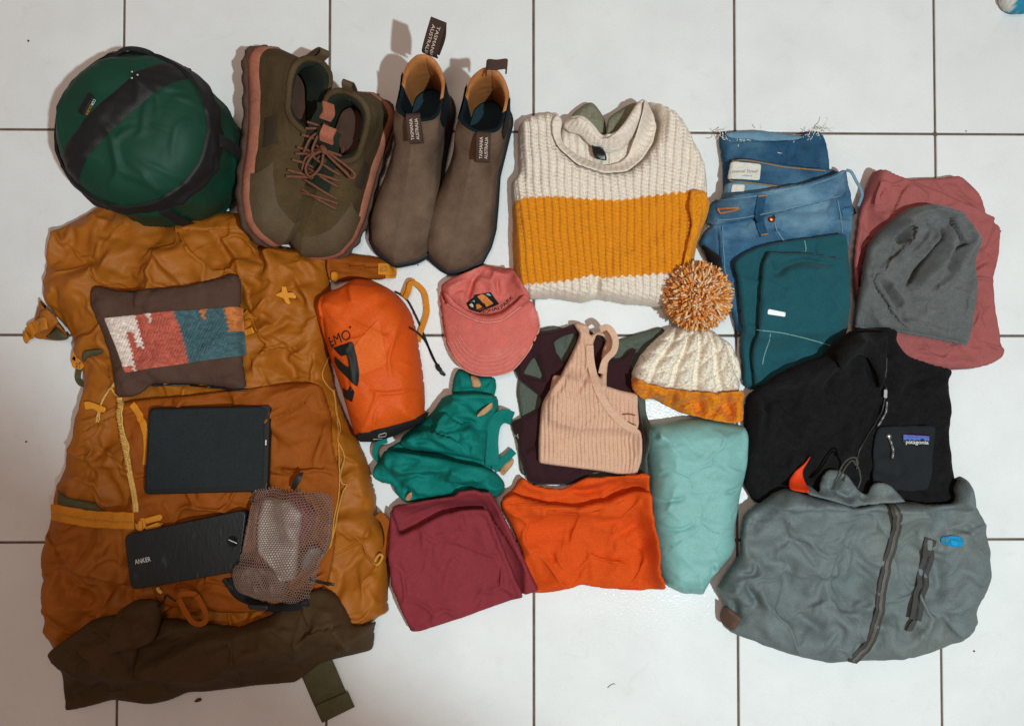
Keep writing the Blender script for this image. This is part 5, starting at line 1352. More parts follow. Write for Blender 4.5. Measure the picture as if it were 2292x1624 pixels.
osc = cloth(os_, 'body', [(1119,1122),(1126,1110),(1149,1100),(1180,1112),(1230,1124),(1290,1128),(1350,1118),(1390,1102),(1420,1090),(1449,1092),(1453,1139),(1465,1205),(1471,1274),(1485,1310),(1480,1318),(1430,1326),(1380,1322),(1334,1318),(1303,1310),(1280,1320),(1238,1328),(1203,1331),(1174,1331),(1172,1300),(1169,1243),(1142,1174),(1122,1140)], ORS, 0.024, z=0.025, zf=0.05, edge=0.006,
      folds=[('s', [(1130,1125),(1200,1130),(1250,1128),(1300,1130),(1350,1124),(1400,1104)], 22, 3), ('k', [(1125,1140),(1150,1170),(1165,1210)], 8, 5), ('v', [(1138,1150),(1146,1180)], 6, 4), ('k', [(1240,1240),(1258,1270),(1290,1285),(1305,1310)], 7, 5), ('v', [(1225,1230),(1245,1265),(1280,1285)], 8, 4), ('v', [(1296,1288),(1302,1300),(1304,1310)], 5, 5), ('k', [(1322,1245),(1332,1270),(1335,1310)], 8, 4), ('k', [(1400,1240),(1380,1290),(1350,1320)], 12, 4), ('k', [(1430,1130),(1415,1170),(1380,1190),(1330,1180)], 10, 5), ('v', [(1440,1150),(1420,1190),(1370,1205)], 10, 4), ('k', [(1260,1130),(1320,1150),(1390,1155)], 12, 3), ('k', [(1200,1320),(1240,1316),(1280,1312)], 8, 3), ('v', [(1180,1240),(1190,1290),(1185,1320)], 9, 3), ('k', [(1390,1210),(1378,1250),(1372,1280)], 9, 3)],
      noise=[('soft', 3, 80, 70, 1.3, 252)], sim=[('flat', 2.2, 0, 18, 0.9), ('crisp', 2.8, 60, 19, 0.6)], wob=0.0008)
tube(os_, 'seam', lay([(1130,1128),(1180,1132),(1230,1142),(1290,1150),(1350,1140),(1400,1118)], 0.055, 0.0003), 0.0007, ORS, k=5)

# --- burgundy garment
BUR = material('burgundy_cotton', (134, 48, 56), rough=0.85, spec=0.2, var=0.07, vscale=45, bump=0.3, bscale=1200, wrinkle=(12, 0.22, 1.5, 0.6))
bu = thing('folded_trousers', 'folded burgundy trousers left of the orange shirt', 'trousers', 1020, 1260)
cloth(bu, 'under_layer', [(875,1135),(893,1127),(948,1114),(1023,1100),(1026,1089),(1070,1084),(1074,1092),(1099,1089),(1110,1117),(1130,1155),(1157,1212),(1188,1278),(1206,1315),(1170,1326),(1160,1328),(1026,1376),(930,1406),(908,1370),(886,1310),(878,1240)], BUR, 0.022, z=0.02, zf=0.035, edge=0.005, folds=[('s', [(884,1170),(950,1139),(1011,1112),(1065,1099)], 16, -4), ('s', [(1203,1316),(1142,1216),(1103,1155),(1073,1101)], 16, 3)], noise=[('soft', 2, 70, 0, 1, 261)])
buc = cloth(bu, 'top_layer', [(875,1138),(890,1168),(896,1193),(930,1178),(988,1147),(1034,1135),(1092,1132),(1103,1160),(1118,1200),(1140,1255),(1165,1312),(1171,1333),(1120,1350),(1026,1385),(970,1402),(923,1418),(916,1415),(900,1374),(880,1320),(871,1235),(872,1182)], BUR, 0.020, z=0.028, zf=0.055, edge=0.005,
      folds=[('s', [(896,1193),(930,1178),(988,1147),(1034,1135),(1092,1132)], 22, 4), ('v', [(1080,1140),(1100,1200),(1130,1270),(1160,1325)], 9, 4), ('k', [(1070,1160),(1090,1230),(1120,1290)], 14, 3), ('k', [(960,1180),(970,1240),(1000,1300)], 22, 3), ('k', [(880,1180),(890,1250),(905,1320)], 14, 3), ('k', [(1020,1180),(1040,1230)], 14, 2)], noise=[('soft', 2.5, 110, 60, 1.4, 262)], sim=[('flat', 2.4, 30, 21, 0.7), ('crisp', 3.4, 10, 8, 0.3)], wob=0.0008)
# ------------------------------------------------------------------ green compression sack
GRN = material('dark_green_nylon', (14, 60, 44), rough=0.6, spec=0.25, var=0.15, vscale=20, bump=0.06, bscale=900, fine=0.08, wrinkle=(16, 0.35, 1.5, 0.2))
BLK2 = material('black_nylon_tape', (20, 20, 22), rough=0.6, spec=0.35, var=0.3, vscale=60, bump=0.15, bscale=900)
GREYN = material('slate_nylon', (40, 46, 52), rough=0.6, var=0.2, vscale=50)
sk = thing('stuff_sack', 'plump dark green compression sack with black straps at the top left', 'sack', 416, 371)
SB = U(416, 371); 
prof = np.array([(0.066, 0.0), (0.084, 0.006), (0.096, 0.03), (0.101, 0.07), (0.102, 0.11), (0.1, 0.145), (0.093, 0.172), (0.078, 0.192), (0.055, 0.203), (0.028, 0.208), (0.004, 0.2095)])
prof[:, 0] *= 1.035; prof[:, 1] *= 1.02
pc = cr(prof, 9)
def sackP(th, r, z, amp=1.0):
    wr = (0.0030 * pn(np.cos(th) * 1.9 + 3, np.sin(th) * 1.9 + z * 22, 3) + 0.0016 * pn(np.cos(th) * 5, np.sin(th) * 5 + z * 20, 9)) * np.clip((0.185 - z) / 0.03, 0, 1)
    wr = wr * amp * np.clip(r / 0.05, 0, 1) + 0.55 * sim_at('flat', th * 0.1, z + 0 * th, 0.0026, 90, 4)[0] * np.clip((0.19 - z) / 0.03, 0, 1)
    top = np.clip((z - 0.17) / 0.03, 0, 1)
    zz = z + top * 0.004 * pn(np.cos(th) * r / 0.045 + 3, np.sin(th) * r / 0.045, 21)
    zz = zz + 0.6 * sim_at('flat', np.cos(th) * r, np.sin(th) * r, 0.0028, 30, 6)[0] * np.clip((z - 0.165) / 0.02, 0, 1)
    rr = r + wr
    return np.stack([SB[0] + rr * np.cos(th), SB[1] + rr * np.sin(th), zz], -1)
TH = np.linspace(0, 2 * math.pi, 240, endpoint=False)
rings = [sackP(TH, r, z) for r, z in pc]
loft(sk, 'body', rings, GRN, cap0=True, cap1=True)
deposit_verts(np.vstack(rings), 2)
def sack_band(name, th0, th1, f0, f1, mat, off=0.0030, nt=60, nf=12, shift=None):
    """strip of tape on the sack between profile fractions f0..f1"""
    t = np.linspace(th0, th1, nt)
    idx = np.linspace(0, len(pc) - 1, len(pc))
    V = []; 
    for k in range(nf):
        u = k / (nf - 1)
        fr = (f0(t) * (1 - u) + f1(t) * u) * (len(pc) - 1)
        r = np.interp(fr, idx, pc[:, 0]); z = np.interp(fr, idx, pc[:, 1])
        e = off * (1.0 if 0 < k < nf - 1 else 0.1)
        p = sackP(t, r, z)
        # outward along profile normal
        dr = np.interp(fr + 0.5, idx, pc[:, 0]) - np.interp(fr - 0.5, idx, pc[:, 0]); dz = np.interp(fr + 0.5, idx, pc[:, 1]) - np.interp(fr - 0.5, idx, pc[:, 1])
        ln = np.sqrt(dr * dr + dz * dz) + 1e-9
        nr, nz_ = dz / ln, -dr / ln
        p = p + np.stack([nr * np.cos(t), nr * np.sin(t), nz_], -1) * e
        V.append(p)
    return loft(sk, name, V, mat, closed=False)
one = lambda v: (lambda t: np.full_like(t, v))
sack_band('rim_tape', -3.6, 2.7, lambda t: 0.51 - 0.02 * np.cos(t * 2), lambda t: 0.588 + 0.028 * np.cos(t + 0.3), BLK2, nt=200, nf=16, off=0.0036)
sack_band('hem_tape', -1.6, 1.2, one(0.0), one(0.13), GREYN, nt=60)
for a in (-0.08, 1.15, -1.25, 2.4, -2.6):
    sack_band('side_strap', a - 0.075, a + 0.075, one(0.06), one(0.54), BLKW, off=0.0045, nt=8, nf=26)
# tape over the top
def top_z(x, y):
    r = np.hypot(x - SB[0], y - SB[1])
    th = np.arctan2(y - SB[1], x - SB[0])
    o = np.argsort(pc[45:, 0]); z = np.interp(r, pc[45:, 0][o], pc[45:, 1][o])
    top = np.clip((z - 0.17) / 0.03, 0, 1)
    return z + top * 0.004 * pn(np.cos(th) * r / 0.045 + 3, np.sin(th) * r / 0.045, 21) + 0.6 * sim_at('flat', np.cos(th) * r, np.sin(th) * r, 0.0028, 30, 6)[0] * np.clip((z - 0.165) / 0.02, 0, 1)
dirv = np.array([0.714, 0.70]); nrmv = np.array([-0.70, 0.714])
V = []
for k in range(9):
    w = (k / 8 - 0.5) * 0.034 + 0.012
    L_ = math.sqrt(0.1015 ** 2 - w * w)
    s = np.linspace(-L_, L_, 60)
    x = SB[0] + dirv[0] * s + nrmv[0] * w; y = SB[1] + dirv[1] * s + nrmv[1] * w
    V.append(np.stack([x, y, top_z(x, y) + (0.0022 if 0 < k < 8 else 0.0004) + 0.0006 * np.sin(s * 300 + k) * (0 < k < 8)], -1))
tt = loft(sk, 'top_strap', V, BLK2, closed=False)
# sewn-in flag with its lettering, and a snap
tq = [(182,255),(208,212),(222,223),(197,266)]
zt_ = lambda x, y: top_z(x, y) + 0.0008
tgl = cloth(sk, 'flag_label', tq, BLK2, 0.0014, z=0.2, base=zt_, step=0.0018, edge=0.002, lip=0.001, sig=0.001, deposit=False)
ORL = material('orange_thread', (206, 112, 40), rough=0.7, var=0.1)
text_on(tgl.obj, 'lettering', 'COR', WHT, (213,224), (205.5,236.5), 7, lambda x, y: top_z(x, y), 0.2, off=0.0028)
text_on(tgl.obj, 'lettering', 'DURA', ORL, (204.5,238), (193.5,258), 7, lambda x, y: top_z(x, y), 0.2, off=0.0028)
c_ = U(312, 179, 0.2); zc = float(top_z(np.array([c_[0]]), np.array([c_[1]]))[0]) + 0.003
for a in range(3):
    an = a * 2.1
    p = np.array([c_[0] + 0.0045 * math.cos(an), c_[1] + 0.0045 * math.sin(an), zc])
    tube(tt, 'snap', [p - np.array([0.0012, 0, 0]), p + np.array([0.0012, 0.0004, 0.0004])], 0.0014, MET, n=1, k=5)
# handle loop at the far side and a buckle at the near side
hb = [SB + np.array([-0.028, 0.090]), SB + np.array([-0.008, 0.100]), SB + np.array([0.016, 0.101]), SB + np.array([0.034, 0.090])]
ribbon(sk, 'handle', [(*hb[0], 0.168), (hb[0][0] + 0.003, hb[0][1] + 0.004, 0.176), (hb[1][0], hb[1][1] + 0.004, 0.176), (hb[2][0], hb[2][1] + 0.002, 0.168), (*hb[3], 0.155)], 0.020, 0.003, BLKW, up=(0, 1, 0.6))
q0 = P3(360, 487, 0.03)
slab(sk, 'buckle', [(332,480),(386,478),(390,490),(360,496),(336,492)], 0.068, 0.008, BLK, r=0.003, bev=0.0015)

# ------------------------------------------------------------------ footwear
class Foot:
    """a shoe built on its own frame: s heel->toe (0..1), w sideways, z up; rolled about its length"""
    def __init__(self, heel, toe, Wd, top, s_sh, rim, roll=0.0, lift=0.0, zlo=0.02, pw=2.4, lean=0.02, curve=0.0):
        a = np.array(U(*heel)); b = np.array(U(*toe))
        self.o = a; self.L = np.linalg.norm(b - a); self.a = (b - a) / self.L
        self.l = np.array([-self.a[1], self.a[0]])      # to the shoe's left as seen from above walking heel->toe
        self.Wd = np.array(Wd); self.top = np.array(top); self.s_sh = s_sh; self.rim = np.array(rim)
        self.roll = roll; self.lift = lift; self.zlo = zlo; self.pw = pw; self.curve = curve; self.lean = lean
    def world(self, s, w, z):
        s, w, z = np.broadcast_arrays(np.asarray(s, float), np.asarray(w, float), np.asarray(z, float))
        w = w + self.curve * np.sin(np.clip(s, 0, 1) * math.pi)
        c, sn = math.cos(self.roll), math.sin(self.roll)
        w2 = w * c - z * sn; z2 = w * sn + z * c
        x = self.o[0] + self.a[0] * s * self.L + self.l[0] * w2
        y = self.o[1] + self.a[1] * s * self.L + self.l[1] * w2
        return np.stack([x, y, z2 + self.lift], -1)
    def half(self, s):
        return np.interp(s, self.Wd[:, 0], self.Wd[:, 1]), np.interp(s, self.Wd[:, 0], self.Wd[:, 2])
    def htop(self, s):
        return np.interp(s, self.top[:, 0], self.top[:, 1])
    def sfront(self, z):
        s = np.linspace(0.999, self.s_sh, 400)
        h = self.htop(s)
        i = np.argmax(h >= z)
        return s[i] if (h >= z).any() else self.s_sh
    def loop(self, z, n=64, grow=0.0, dz=None):
        sf = self.sfront(z); sb = 0.0 + self.lean * np.clip((z - 0.03) / 0.06, 0, 1)
        u = np.arange(n) / n * 2 * math.pi
        s = sb + (sf - sb) * (0.5 - 0.5 * np.cos(u))
        h = self.htop(s)
        k = np.clip((z - self.zlo) / np.maximum(h - self.zlo, 1e-4), 0, 1)
        shaft = np.clip((self.s_sh + 0.10 - s) / 0.14, 0, 1)
        k = k * (1 - shaft)
        wl, wr = self.half(s)
        # close the ends round
        e0 = np.clip((s - sb) / 0.09, 0, 1); e1 = np.clip((sf - s) / 0.10, 0, 1)
        end = np.sqrt(np.clip(1 - (1 - e0) ** 2.2, 0, 1)) * np.sqrt(np.clip(1 - (1 - e1) ** 2.2, 0, 1))
        sq = (1 - k ** self.pw) ** 0.5 * end
        shrink = np.clip((z - 0.05) / 0.09, 0, 1) * 0.10 * shaft
        w = np.where(u < math.pi, wl, -wr) * sq * (1 - shrink)
        w = w + np.sign(w) * grow
        s2 = s + np.where(s < sb + 0.02, -grow / self.L, 0) + np.where(s > sf - 0.02, grow / self.L, 0)
        return s2, w, u
    def rimz(self, u):
        # u=0 heel, pi front
        v = np.abs(((u + math.pi) % (2 * math.pi)) - math.pi) / math.pi
        return np.interp(v, self.rim[:, 0], self.rim[:, 1])
    def upper(self, parent, mat, zs, zj, name='upper', nz_rim=8, n=64, wr=0.0):
        R = []
        for z in zs:
            s, w, u = self.loop(z, n)
            R.append((s, w, np.full(n, z), u))
        # shaft / collar up to the rim
        for k in range(1, nz_rim + 1):
            f = k / nz_rim
            s, w, u = self.loop(zj + (self.ztop - zj) * f, n)
            rz = self.rimz(u)
            R.append((s, w, zj + (rz - zj) * f, u))
        self.nout = len(R)
        self.R = R
        rings = []
        for i, (s, w, z, u) in enumerate(R):
            ww = w * (1 + wr * pn(s * 9 + 3, z * 60 + np.sign(w) * 7, 5))
            p = self.world(s, ww, z)
            rings.append(p)
        self.rings = rings
        return loft(parent, name, rings, mat)
    def inside(self, parent, mat, zj, zin, t=0.004, n=64, name='lining', f0=1.0):
        rings = []
        s, w, u = self.loop(self.ztop, n); rz = self.rimz(u)
        for f, tt in ((f0, 0.0002), (f0 + 0.004, t * 0.5), (f0 - 0.01, t), (0.6, t * 1.2), (0.2, t * 1.2), (0.0, t * 1.2)):
            z = zj + (rz - zj) * f
            sg = np.sign(w); w2 = sg * np.maximum(np.abs(w) - tt, 0.0)
            cs = (s.min() + s.max()) / 2
            s2 = s + np.clip((cs - s) * 1e3, -1, 1) * tt / self.L
            rings.append(self.world(s2, w2, z))
        s_, w_ = s, np.sign(w) * np.maximum(np.abs(w) - t * 1.2, 0)
        rings.append(self.world(s_, w_ * 0.97, np.full(n, zin + 0.004)))
        ins = [self.world(s_, w_ * 0.95, np.full(n, zin)), self.world((s_ + s_.mean()) / 2, w_ * 0.5, np.full(n, zin - 0.0005))]
        o = loft(parent, name, rings, mat)
        return o, ins
    def sole(self, parent, name, z0, z1, g0, g1, mat, mid=None, n=96, lug=0.0):
        """slab following the foot's plan; g = growth beyond the plan at bottom and top"""
        rings = []
        u = np.arange(n) / n * 2 * math.pi
        s = 0.5 - 0.5 * np.cos(u)
        wl, wr = self.half(s)
        e0 = np.clip(s / 0.09, 0, 1); e1 = np.clip((1 - s) / 0.10, 0, 1)
        end = np.sqrt(np.clip(1 - (1 - e0) ** 2.2, 0, 1)) * np.sqrt(np.clip(1 - (1 - e1) ** 2.2, 0, 1))
        base = np.where(u < math.pi, wl, -wr) * end
        def ring(g, z, zz=None):
            lg = lug * (np.sign(np.sin(u * 26)) * 0.5 + 0.5)
            w = base + np.where(u < math.pi, 1, -1) * (g + lg) * np.clip(end * 1.2, 0, 1)
            s2 = s + (g + lg) / self.L * (np.clip((s - 0.85) / 0.15, 0, 1) - np.clip((0.15 - s) / 0.15, 0, 1))
            return self.world(s2, w, np.full(n, z) if zz is None else zz)
        m = (z0 + z1) / 2
        rise = 0.0
        rings = [ring(g0 - 0.004, z0), ring(g0, z0 + 0.002), ring((g0 + g1) / 2 + (mid or 0), m), ring(g1, z1 - 0.002), ring(g1 - 0.003, z1)]
        o = loft(parent, name, rings, mat, cap0=True, cap1=True)
        return o, np.vstack(rings)
    def patch(self, parent, name, s0, s1, z0, z1, side, mat, grow=0.0012, n=14, zfun=None):
        """piece laid on the outside of the shaft wall"""
        V = []
        sv = np.linspace(s0, s1, n)
        for k in range(n):
            zf = k / (n - 1)
            row = []
            for s in sv:
                zz = z0(s) + (z1(s) - z0(s)) * zf if callable(z0) else z0 + (z1 - z0) * zf
                L_, w_, u_ = self.loop(min(zz, self.zj), 256)
                msk = (w_ > 0) if side > 0 else (w_ < 0)
                ss = L_[msk]; wv = w_[msk]
                o_ = np.argsort(ss)
                w = np.interp(s, ss[o_], wv[o_])
                row.append(self.world(s, w + side * grow * (0.1 if k in (0, n - 1) or s in (s0, s1) else 1), zz))
            V.append(np.array(row))
        return loft(parent, name, V, mat, closed=False)

SUE = material('brown_nubuck', (112, 90, 74), rough=0.92, spec=0.12, var=0.42, vscale=17, bump=0.35, bscale=700, fine=0.10, fscale=500, tint=((58, 44, 36), 11, 0.46, 0.74), sheen=0.0, wrinkle=(20, 0.12, 1.0, 0.0))
SOLB = material('black_rubber', (26, 27, 30), rough=0.6, spec=0.3, var=0.2, vscale=60)
ELAS = material('navy_elastic', (18, 30, 36), rough=0.85, spec=0.15, var=0.15, wave=(420, 'X', 0.2, 0.3))
TANI = material('tan_leather_lining', (176, 112, 62), rough=0.6, spec=0.3, var=0.22, vscale=55, bump=0.6, bscale=160)
INS = material('teal_black_insole', (24, 46, 54), rough=0.85, var=0.15, vscale=50)
TABM = material('brown_webbing_tab', (66, 46, 38), rough=0.8, var=0.15, vscale=120, bump=0.4)
LETT = material('cream_lettering', (214, 196, 180), rough=0.8, var=0.0)
BW = [(0, .0, .0), (.02, .026, .026), (.1, .032, .032), (.25, .033, .033), (.4, .034, .034), (.55, .042, .040), (.7, .049, .047), (.8, .049, .047), (.9, .043, .041), (.96, .030, .030), (1, .012, .012)]
BT = [(0.24, .40), (0.31, .160), (0.36, .136), (0.43, .115), (0.5, .099), (0.6, .084), (0.7, .075), (0.8, .068), (0.88, .062), (0.94, .053), (0.98, .040), (1.0, .028)]
def boot(label, heel, toe, tabs):
    t = thing('boot', label, 'boot', (heel[0] + toe[0]) / 2, (heel[1] + toe[1]) / 2, group='pair of brown ankle boots')
    f = Foot(heel, toe, BW, BT, 0.31, [(0, .165), (.12, .163), (.25, .150), (.4, .132), (.55, .124), (.7, .134), (.85, .146), (1, .148)], zlo=0.02, pw=2.6)
    f.zj = 0.112; f.ztop = 0.147
    f.sole(t, 'sole', 0.0, 0.024, 0.003, 0.0045, SOLB)
    up = f.upper(t, SUE, [0.018, 0.024, 0.03, 0.036, 0.042, 0.048, 0.054, 0.060, 0.065, 0.07, 0.075, 0.08, 0.086, 0.092, 0.098, 0.105, 0.112], 0.112, wr=0.03)
    # collar lining: tan at the heel, black elsewhere
    o, ins = f.inside(t, [TANI, ELAS], 0.112, 0.04)
    n = 64
    mi = []
    for p in o.data.polygons:
        j = min(v % n for v in p.vertices) if max(v % n for v in p.vertices) - min(v % n for v in p.vertices) < 5 else n - 1
        mi.append(0 if (j < 15 or j > 49) else 1)
    o.data.polygons.foreach_set('material_index', mi)
    loft(t, 'insole', ins, INS, cap1=True)
    for sd in (1, -1):
        f.patch(t, 'elastic_gusset', 0.10, 0.27, lambda s: 0.062 + 0.02 * abs(s - 0.185) / 0.085, lambda s: np.interp(s, [0.08, 0.16, 0.27], [0.148, 0.130, 0.122]), sd, ELAS, grow=0.0016)
    deposit_verts(np.vstack(f.rings), 1)
    return t, f
def tab_text(parent, face, l1, l2):
    """two lines of lettering on a strip given by centre line points (world) and side vectors"""
    P, S, Nn = face
    Lc = np.r_[0, np.cumsum(np.linalg.norm(np.diff(P, axis=0), axis=1))]
    for txt, off in ((l1, 0.0031), (l2, -0.0037)):
        V, F = text_flat(txt)
        w = V[:, 0].max()
        u = Lc[-1] * (0.10 + 0.78 * V[:, 0] / w); v = off + (V[:, 1] - 0.35) / 0.7 * 0.0042
        pos = np.stack([np.interp(u, Lc, P[:, k]) for k in range(3)], -1)
        sv = np.stack([np.interp(u, Lc, S[:, k]) for k in range(3)], -1)
        nv = np.stack([np.interp(u, Lc, Nn[:, k]) for k in range(3)], -1)
        mesh('lettering', pos + sv * v[:, None] + nv * 0.0009, F, LETT, parent, smooth=False)
def strip(parent, name, pts, w, t, mat, side, text=None, flip=1):
    P = cr(np.array(pts), 6)
    T, _, _ = frames(P)
    S = np.asarray(side, float); S = S / np.linalg.norm(S)
    Nn = np.cross(S[None, :].repeat(len(P), 0), T); Nn /= np.linalg.norm(Nn, axis=1)[:, None] + 1e-9
    if Nn[len(P) // 2][2] < 0 and flip == 1: Nn = -Nn
    V = []
    for a, b in ((-1, 0), (1, 0), (1, -1), (-1, -1)):
        V.append(P + S * a * w / 2 + Nn * b * t)
    k = len(P); VV = np.vstack(V); F = []
    for q in range(4):
        for i in range(k - 1):
            F.append([q * k + i, q * k + i + 1, ((q + 1) % 4) * k + i + 1, ((q + 1) % 4) * k + i])
    F.append([0, k, 2 * k, 3 * k]); F.append([k - 1, 2 * k - 1, 3 * k - 1, 4 * k - 1])
    o = mesh(name, VV, F, mat, parent, smooth=False)
    if text:
        SS = np.repeat(S[None, :], k, 0)
        if text[0] == 'rev': tab_text(o, (P[::-1], SS, Nn), text[1], text[2])
        else: tab_text(o, (P, SS, Nn), text[1], text[2])
    return o
# left boot of the pair
b1t, b1 = boot('brown nubuck ankle boot with its heel loop standing up', (978, 214), (888, 596), None)
h_ = b1.world(0.0, 0.0, 0.165); lv = np.array([b1.l[0], b1.l[1], 0]); av = np.array([b1.a[0], b1.a[1], 0])
tipL = P3(981, 47, 0.198); baseL = P3(961, 117, 0.168)
strip(b1t, 'heel_loop', [baseL + np.array([0, 0, -0.012]), baseL, (baseL + tipL) / 2 + np.array([0, 0, 0.002]), tipL], 0.021, 0.002, TABM, lv * 1.0 + av * 0.15, ('rev', 'TASMANIA', 'AUSTRALIA'))
strip(b1t, 'heel_loop', [tipL + np.array([0, 0.0005, -0.0005]), (baseL + tipL) / 2 + np.array([0.004, 0.004, -0.008]), baseL + np.array([0.002, 0.006, -0.016])], 0.021, 0.002, TABM, lv * 1.0 + av * 0.15)
def front_tab(t, f, top_px, bot_px, z0, z1, out, wv):
    a = P3(*top_px, z0); b = P3(*bot_px, z1)
    m = (a + b) / 2 + np.array([0, 0, 0.003])
    strip(t, 'front_loop', [b, m, a], 0.0185, 0.002, TABM, wv, ('fwd', 'TASMANIA', 'AUSTRALIA'))
    strip(t, 'front_loop', [a + np.array([0, 0.002, -0.002]), m + np.array([0, 0.004, -0.012]), b + np.array([0, 0.004, -0.022])], 0.0185, 0.002, TABM, wv)
front_tab(b1t, b1, (924, 258), (930, 318), 0.158, 0.140, 0.0, np.array([-1, -0.06, 0]))
b2t, b2 = boot('brown nubuck ankle boot with its heel loop folded over', (1106, 240), (1004, 612), None)
c2 = P3(1111, 152, 0.172)
strip(b2t, 'heel_loop', [c2 + np.array([-0.014, -0.003, -0.004]), c2 + np.array([-0.012, 0.003, 0.003]), c2 + np.array([0.0, 0.002, 0.005]), c2 + np.array([0.013, 0.004, 0.003]), c2 + np.array([0.014, 0.0, -0.004])], 0.013, 0.002, TABM, np.array([0.1, 1, 0.1]))
front_tab(b2t, b2, (1083, 299), (1081, 361), 0.158, 0.142, 0.0, np.array([-1, 0.04, 0]))

# --- trail shoes
OLS = material('olive_suede_mesh', (78, 62, 40), rough=0.9, spec=0.15, var=0.22, vscale=34, bump=0.4, bscale=600, fine=0.16, fscale=700, tint=((92, 76, 56), 15, 0.48, 0.75), sheen=0.0, wrinkle=(18, 0.4, 1.5, 0.4))
TOEC = material('taupe_toe_rubber', (88, 71, 51), rough=0.75, spec=0.25, var=0.15, vscale=40, bump=0.3)
PNK = material('salmon_midsole', (158, 98, 78), rough=0.8, spec=0.2, var=0.3, vscale=40, bump=0.3, bscale=300)
DKO = material('dark_olive_overlay', (58, 46, 32), rough=0.8, var=0.2, vscale=60)
OUT = material('brown_outsole', (78, 56, 46), rough=0.8, var=0.2, vscale=60)
LACE = material('rust_lace', (112, 70, 52), rough=0.9, var=0.25, vscale=300, bump=0.6, bscale=900)
DKG = material('dark_green_lining', (28, 34, 24), rough=0.9, var=0.2)
TABP = material('terracotta_tab', (164, 96, 72), rough=0.8, var=0.12, vscale=150, bump=0.4)
INB = material('brown_insole', (78, 54, 44), rough=0.9, var=0.2, vscale=60)
SW_ = [(0, .0, .0), (.02, .028, .028), (.1, .036, .036), (.25, .036, .036), (.4, .037, .037), (.55, .042, .041), (.68, .048, .047), (.8, .049, .047), (.9, .042, .040), (.96, .030, .029), (1, .012, .012)]
ST_ = [(0.30, .30), (0.40, .118), (0.46, .105), (0.55, .096), (0.65, .086), (0.75, .076), (0.84, .069), (0.91, .062), (0.96, .052), (1.0, .04)]
def shoe(label, heel, toe, roll, lift, curve, tabdir):
    t = thing('trail_shoe', label, 'shoe', (heel[0] + toe[0]) / 2, (heel[1] + toe[1]) / 2, group='pair of olive trail shoes')
    f = Foot(heel, toe, SW_, ST_, 0.40, [(0, .108), (.2, .102), (.4, .088), (.6, .084), (.8, .094), (1, .104)], roll=roll, lift=lift, zlo=0.027, pw=2.3, curve=curve, lean=0.12)
    f.zj = 0.080; f.ztop = 0.100
    _, v1 = f.sole(t, 'outsole', 0.0, 0.012, 0.006, 0.007, OUT, lug=0.0025)
    _, v2 = f.sole(t, 'midsole', 0.0100, 0.031, 0.005, 0.002, PNK, mid=0.0015)
    zs = [0.027, 0.033, 0.039, 0.045, 0.050, 0.054, 0.058, 0.062, 0.066, 0.07, 0.075, 0.08]
    up = f.upper(t, OLS, zs, 0.080, wr=0.04)
    o, ins = f.inside(t, DKG, 0.080, 0.052, t=0.007)
    loft(t, 'insole', ins, INB, cap1=True)
    n = 64
    # padded collar roll
    s, w, u = f.loop(f.ztop, n); rz = f.rimz(u)
    tube(t, 'collar', f.world(s * 0.99 + 0.004, w * 0.95, rz - 0.001), 0.0045, OLS, smooth_path=False, closed=True, k=8)
    # toe cap rand
    ring1 = []; ring2 = []; ring3 = []
    sv = np.linspace(-1, 1, 40)
    R = []
    for zz, g in ((0.027, 0.0035), (0.036, 0.0032), (0.045, 0.0028), (0.054, 0.002), (0.059, 0.001), (0.062, -0.001)):
        s, w, u = f.loop(zz, 128)
        msk = np.abs(u - math.pi) < 1.25
        R.append(f.world(s[msk] + g / f.L * 0.9, w[msk] * (1 + g / 0.05), np.full(msk.sum(), zz)))
    loft(t, 'toe_cap', R, TOEC, closed=False)
    # tongue
    tg = []
    for k, sx in enumerate(np.linspace(0.36, 0.66, 10)):
        zz = float(f.htop(max(sx, 0.42))) + (0.004 if sx > 0.42 else 0.012)
        tg.append(f.world(np.full(7, sx), np.linspace(-0.017, 0.017, 7), zz - 0.003 * (np.linspace(-1, 1, 7) ** 2)))
    loft(t, 'tongue', tg, DKG, closed=False)
    # eyestays and laces
    for k, sx in enumerate((0.45, 0.51, 0.57, 0.63, 0.68)):
        zz = float(f.htop(sx)) + 0.008
        wv = 0.021 + 0.003 * k
        zl = zz - 0.008
        tube(t, 'lace', [f.world(sx, -wv, zl), f.world(sx + 0.012, -wv * 0.4, zz), f.world(sx + 0.03, wv * 0.4, zz - 0.001), f.world(sx + 0.035, wv, zl - 0.004)], 0.0019, LACE, k=6)
        if k % 2 == 0:
            tube(t, 'lace', [f.world(sx + 0.03, -wv, zl - 0.003), f.world(sx + 0.02, 0.0, zz + 0.003), f.world(sx + 0.005, wv, zl)], 0.0019, LACE, k=6)
    # bow
    s0 = 0.47; z0 = float(f.htop(s0)) + 0.014
    kn = tube(t, 'lace_knot', [f.world(s0 - 0.012, -0.004, z0), f.world(s0, 0.002, z0 + 0.003), f.world(s0 + 0.012, 0.004, z0)], 0.0042, LACE, k=7)
    tube(t, 'lace_loop', [f.world(s0, 0, z0), f.world(s0 + 0.03, tabdir * 0.016, z0 + 0.004), f.world(s0 + 0.06, tabdir * 0.036, z0 - 0.006), f.world(s0 + 0.075, tabdir * 0.045, z0 - 0.014), f.world(s0 + 0.045, tabdir * 0.046, z0 - 0.012), f.world(s0 + 0.015, tabdir * 0.02, z0 + 0.001), f.world(s0, 0, z0)], 0.0019, LACE, k=6)
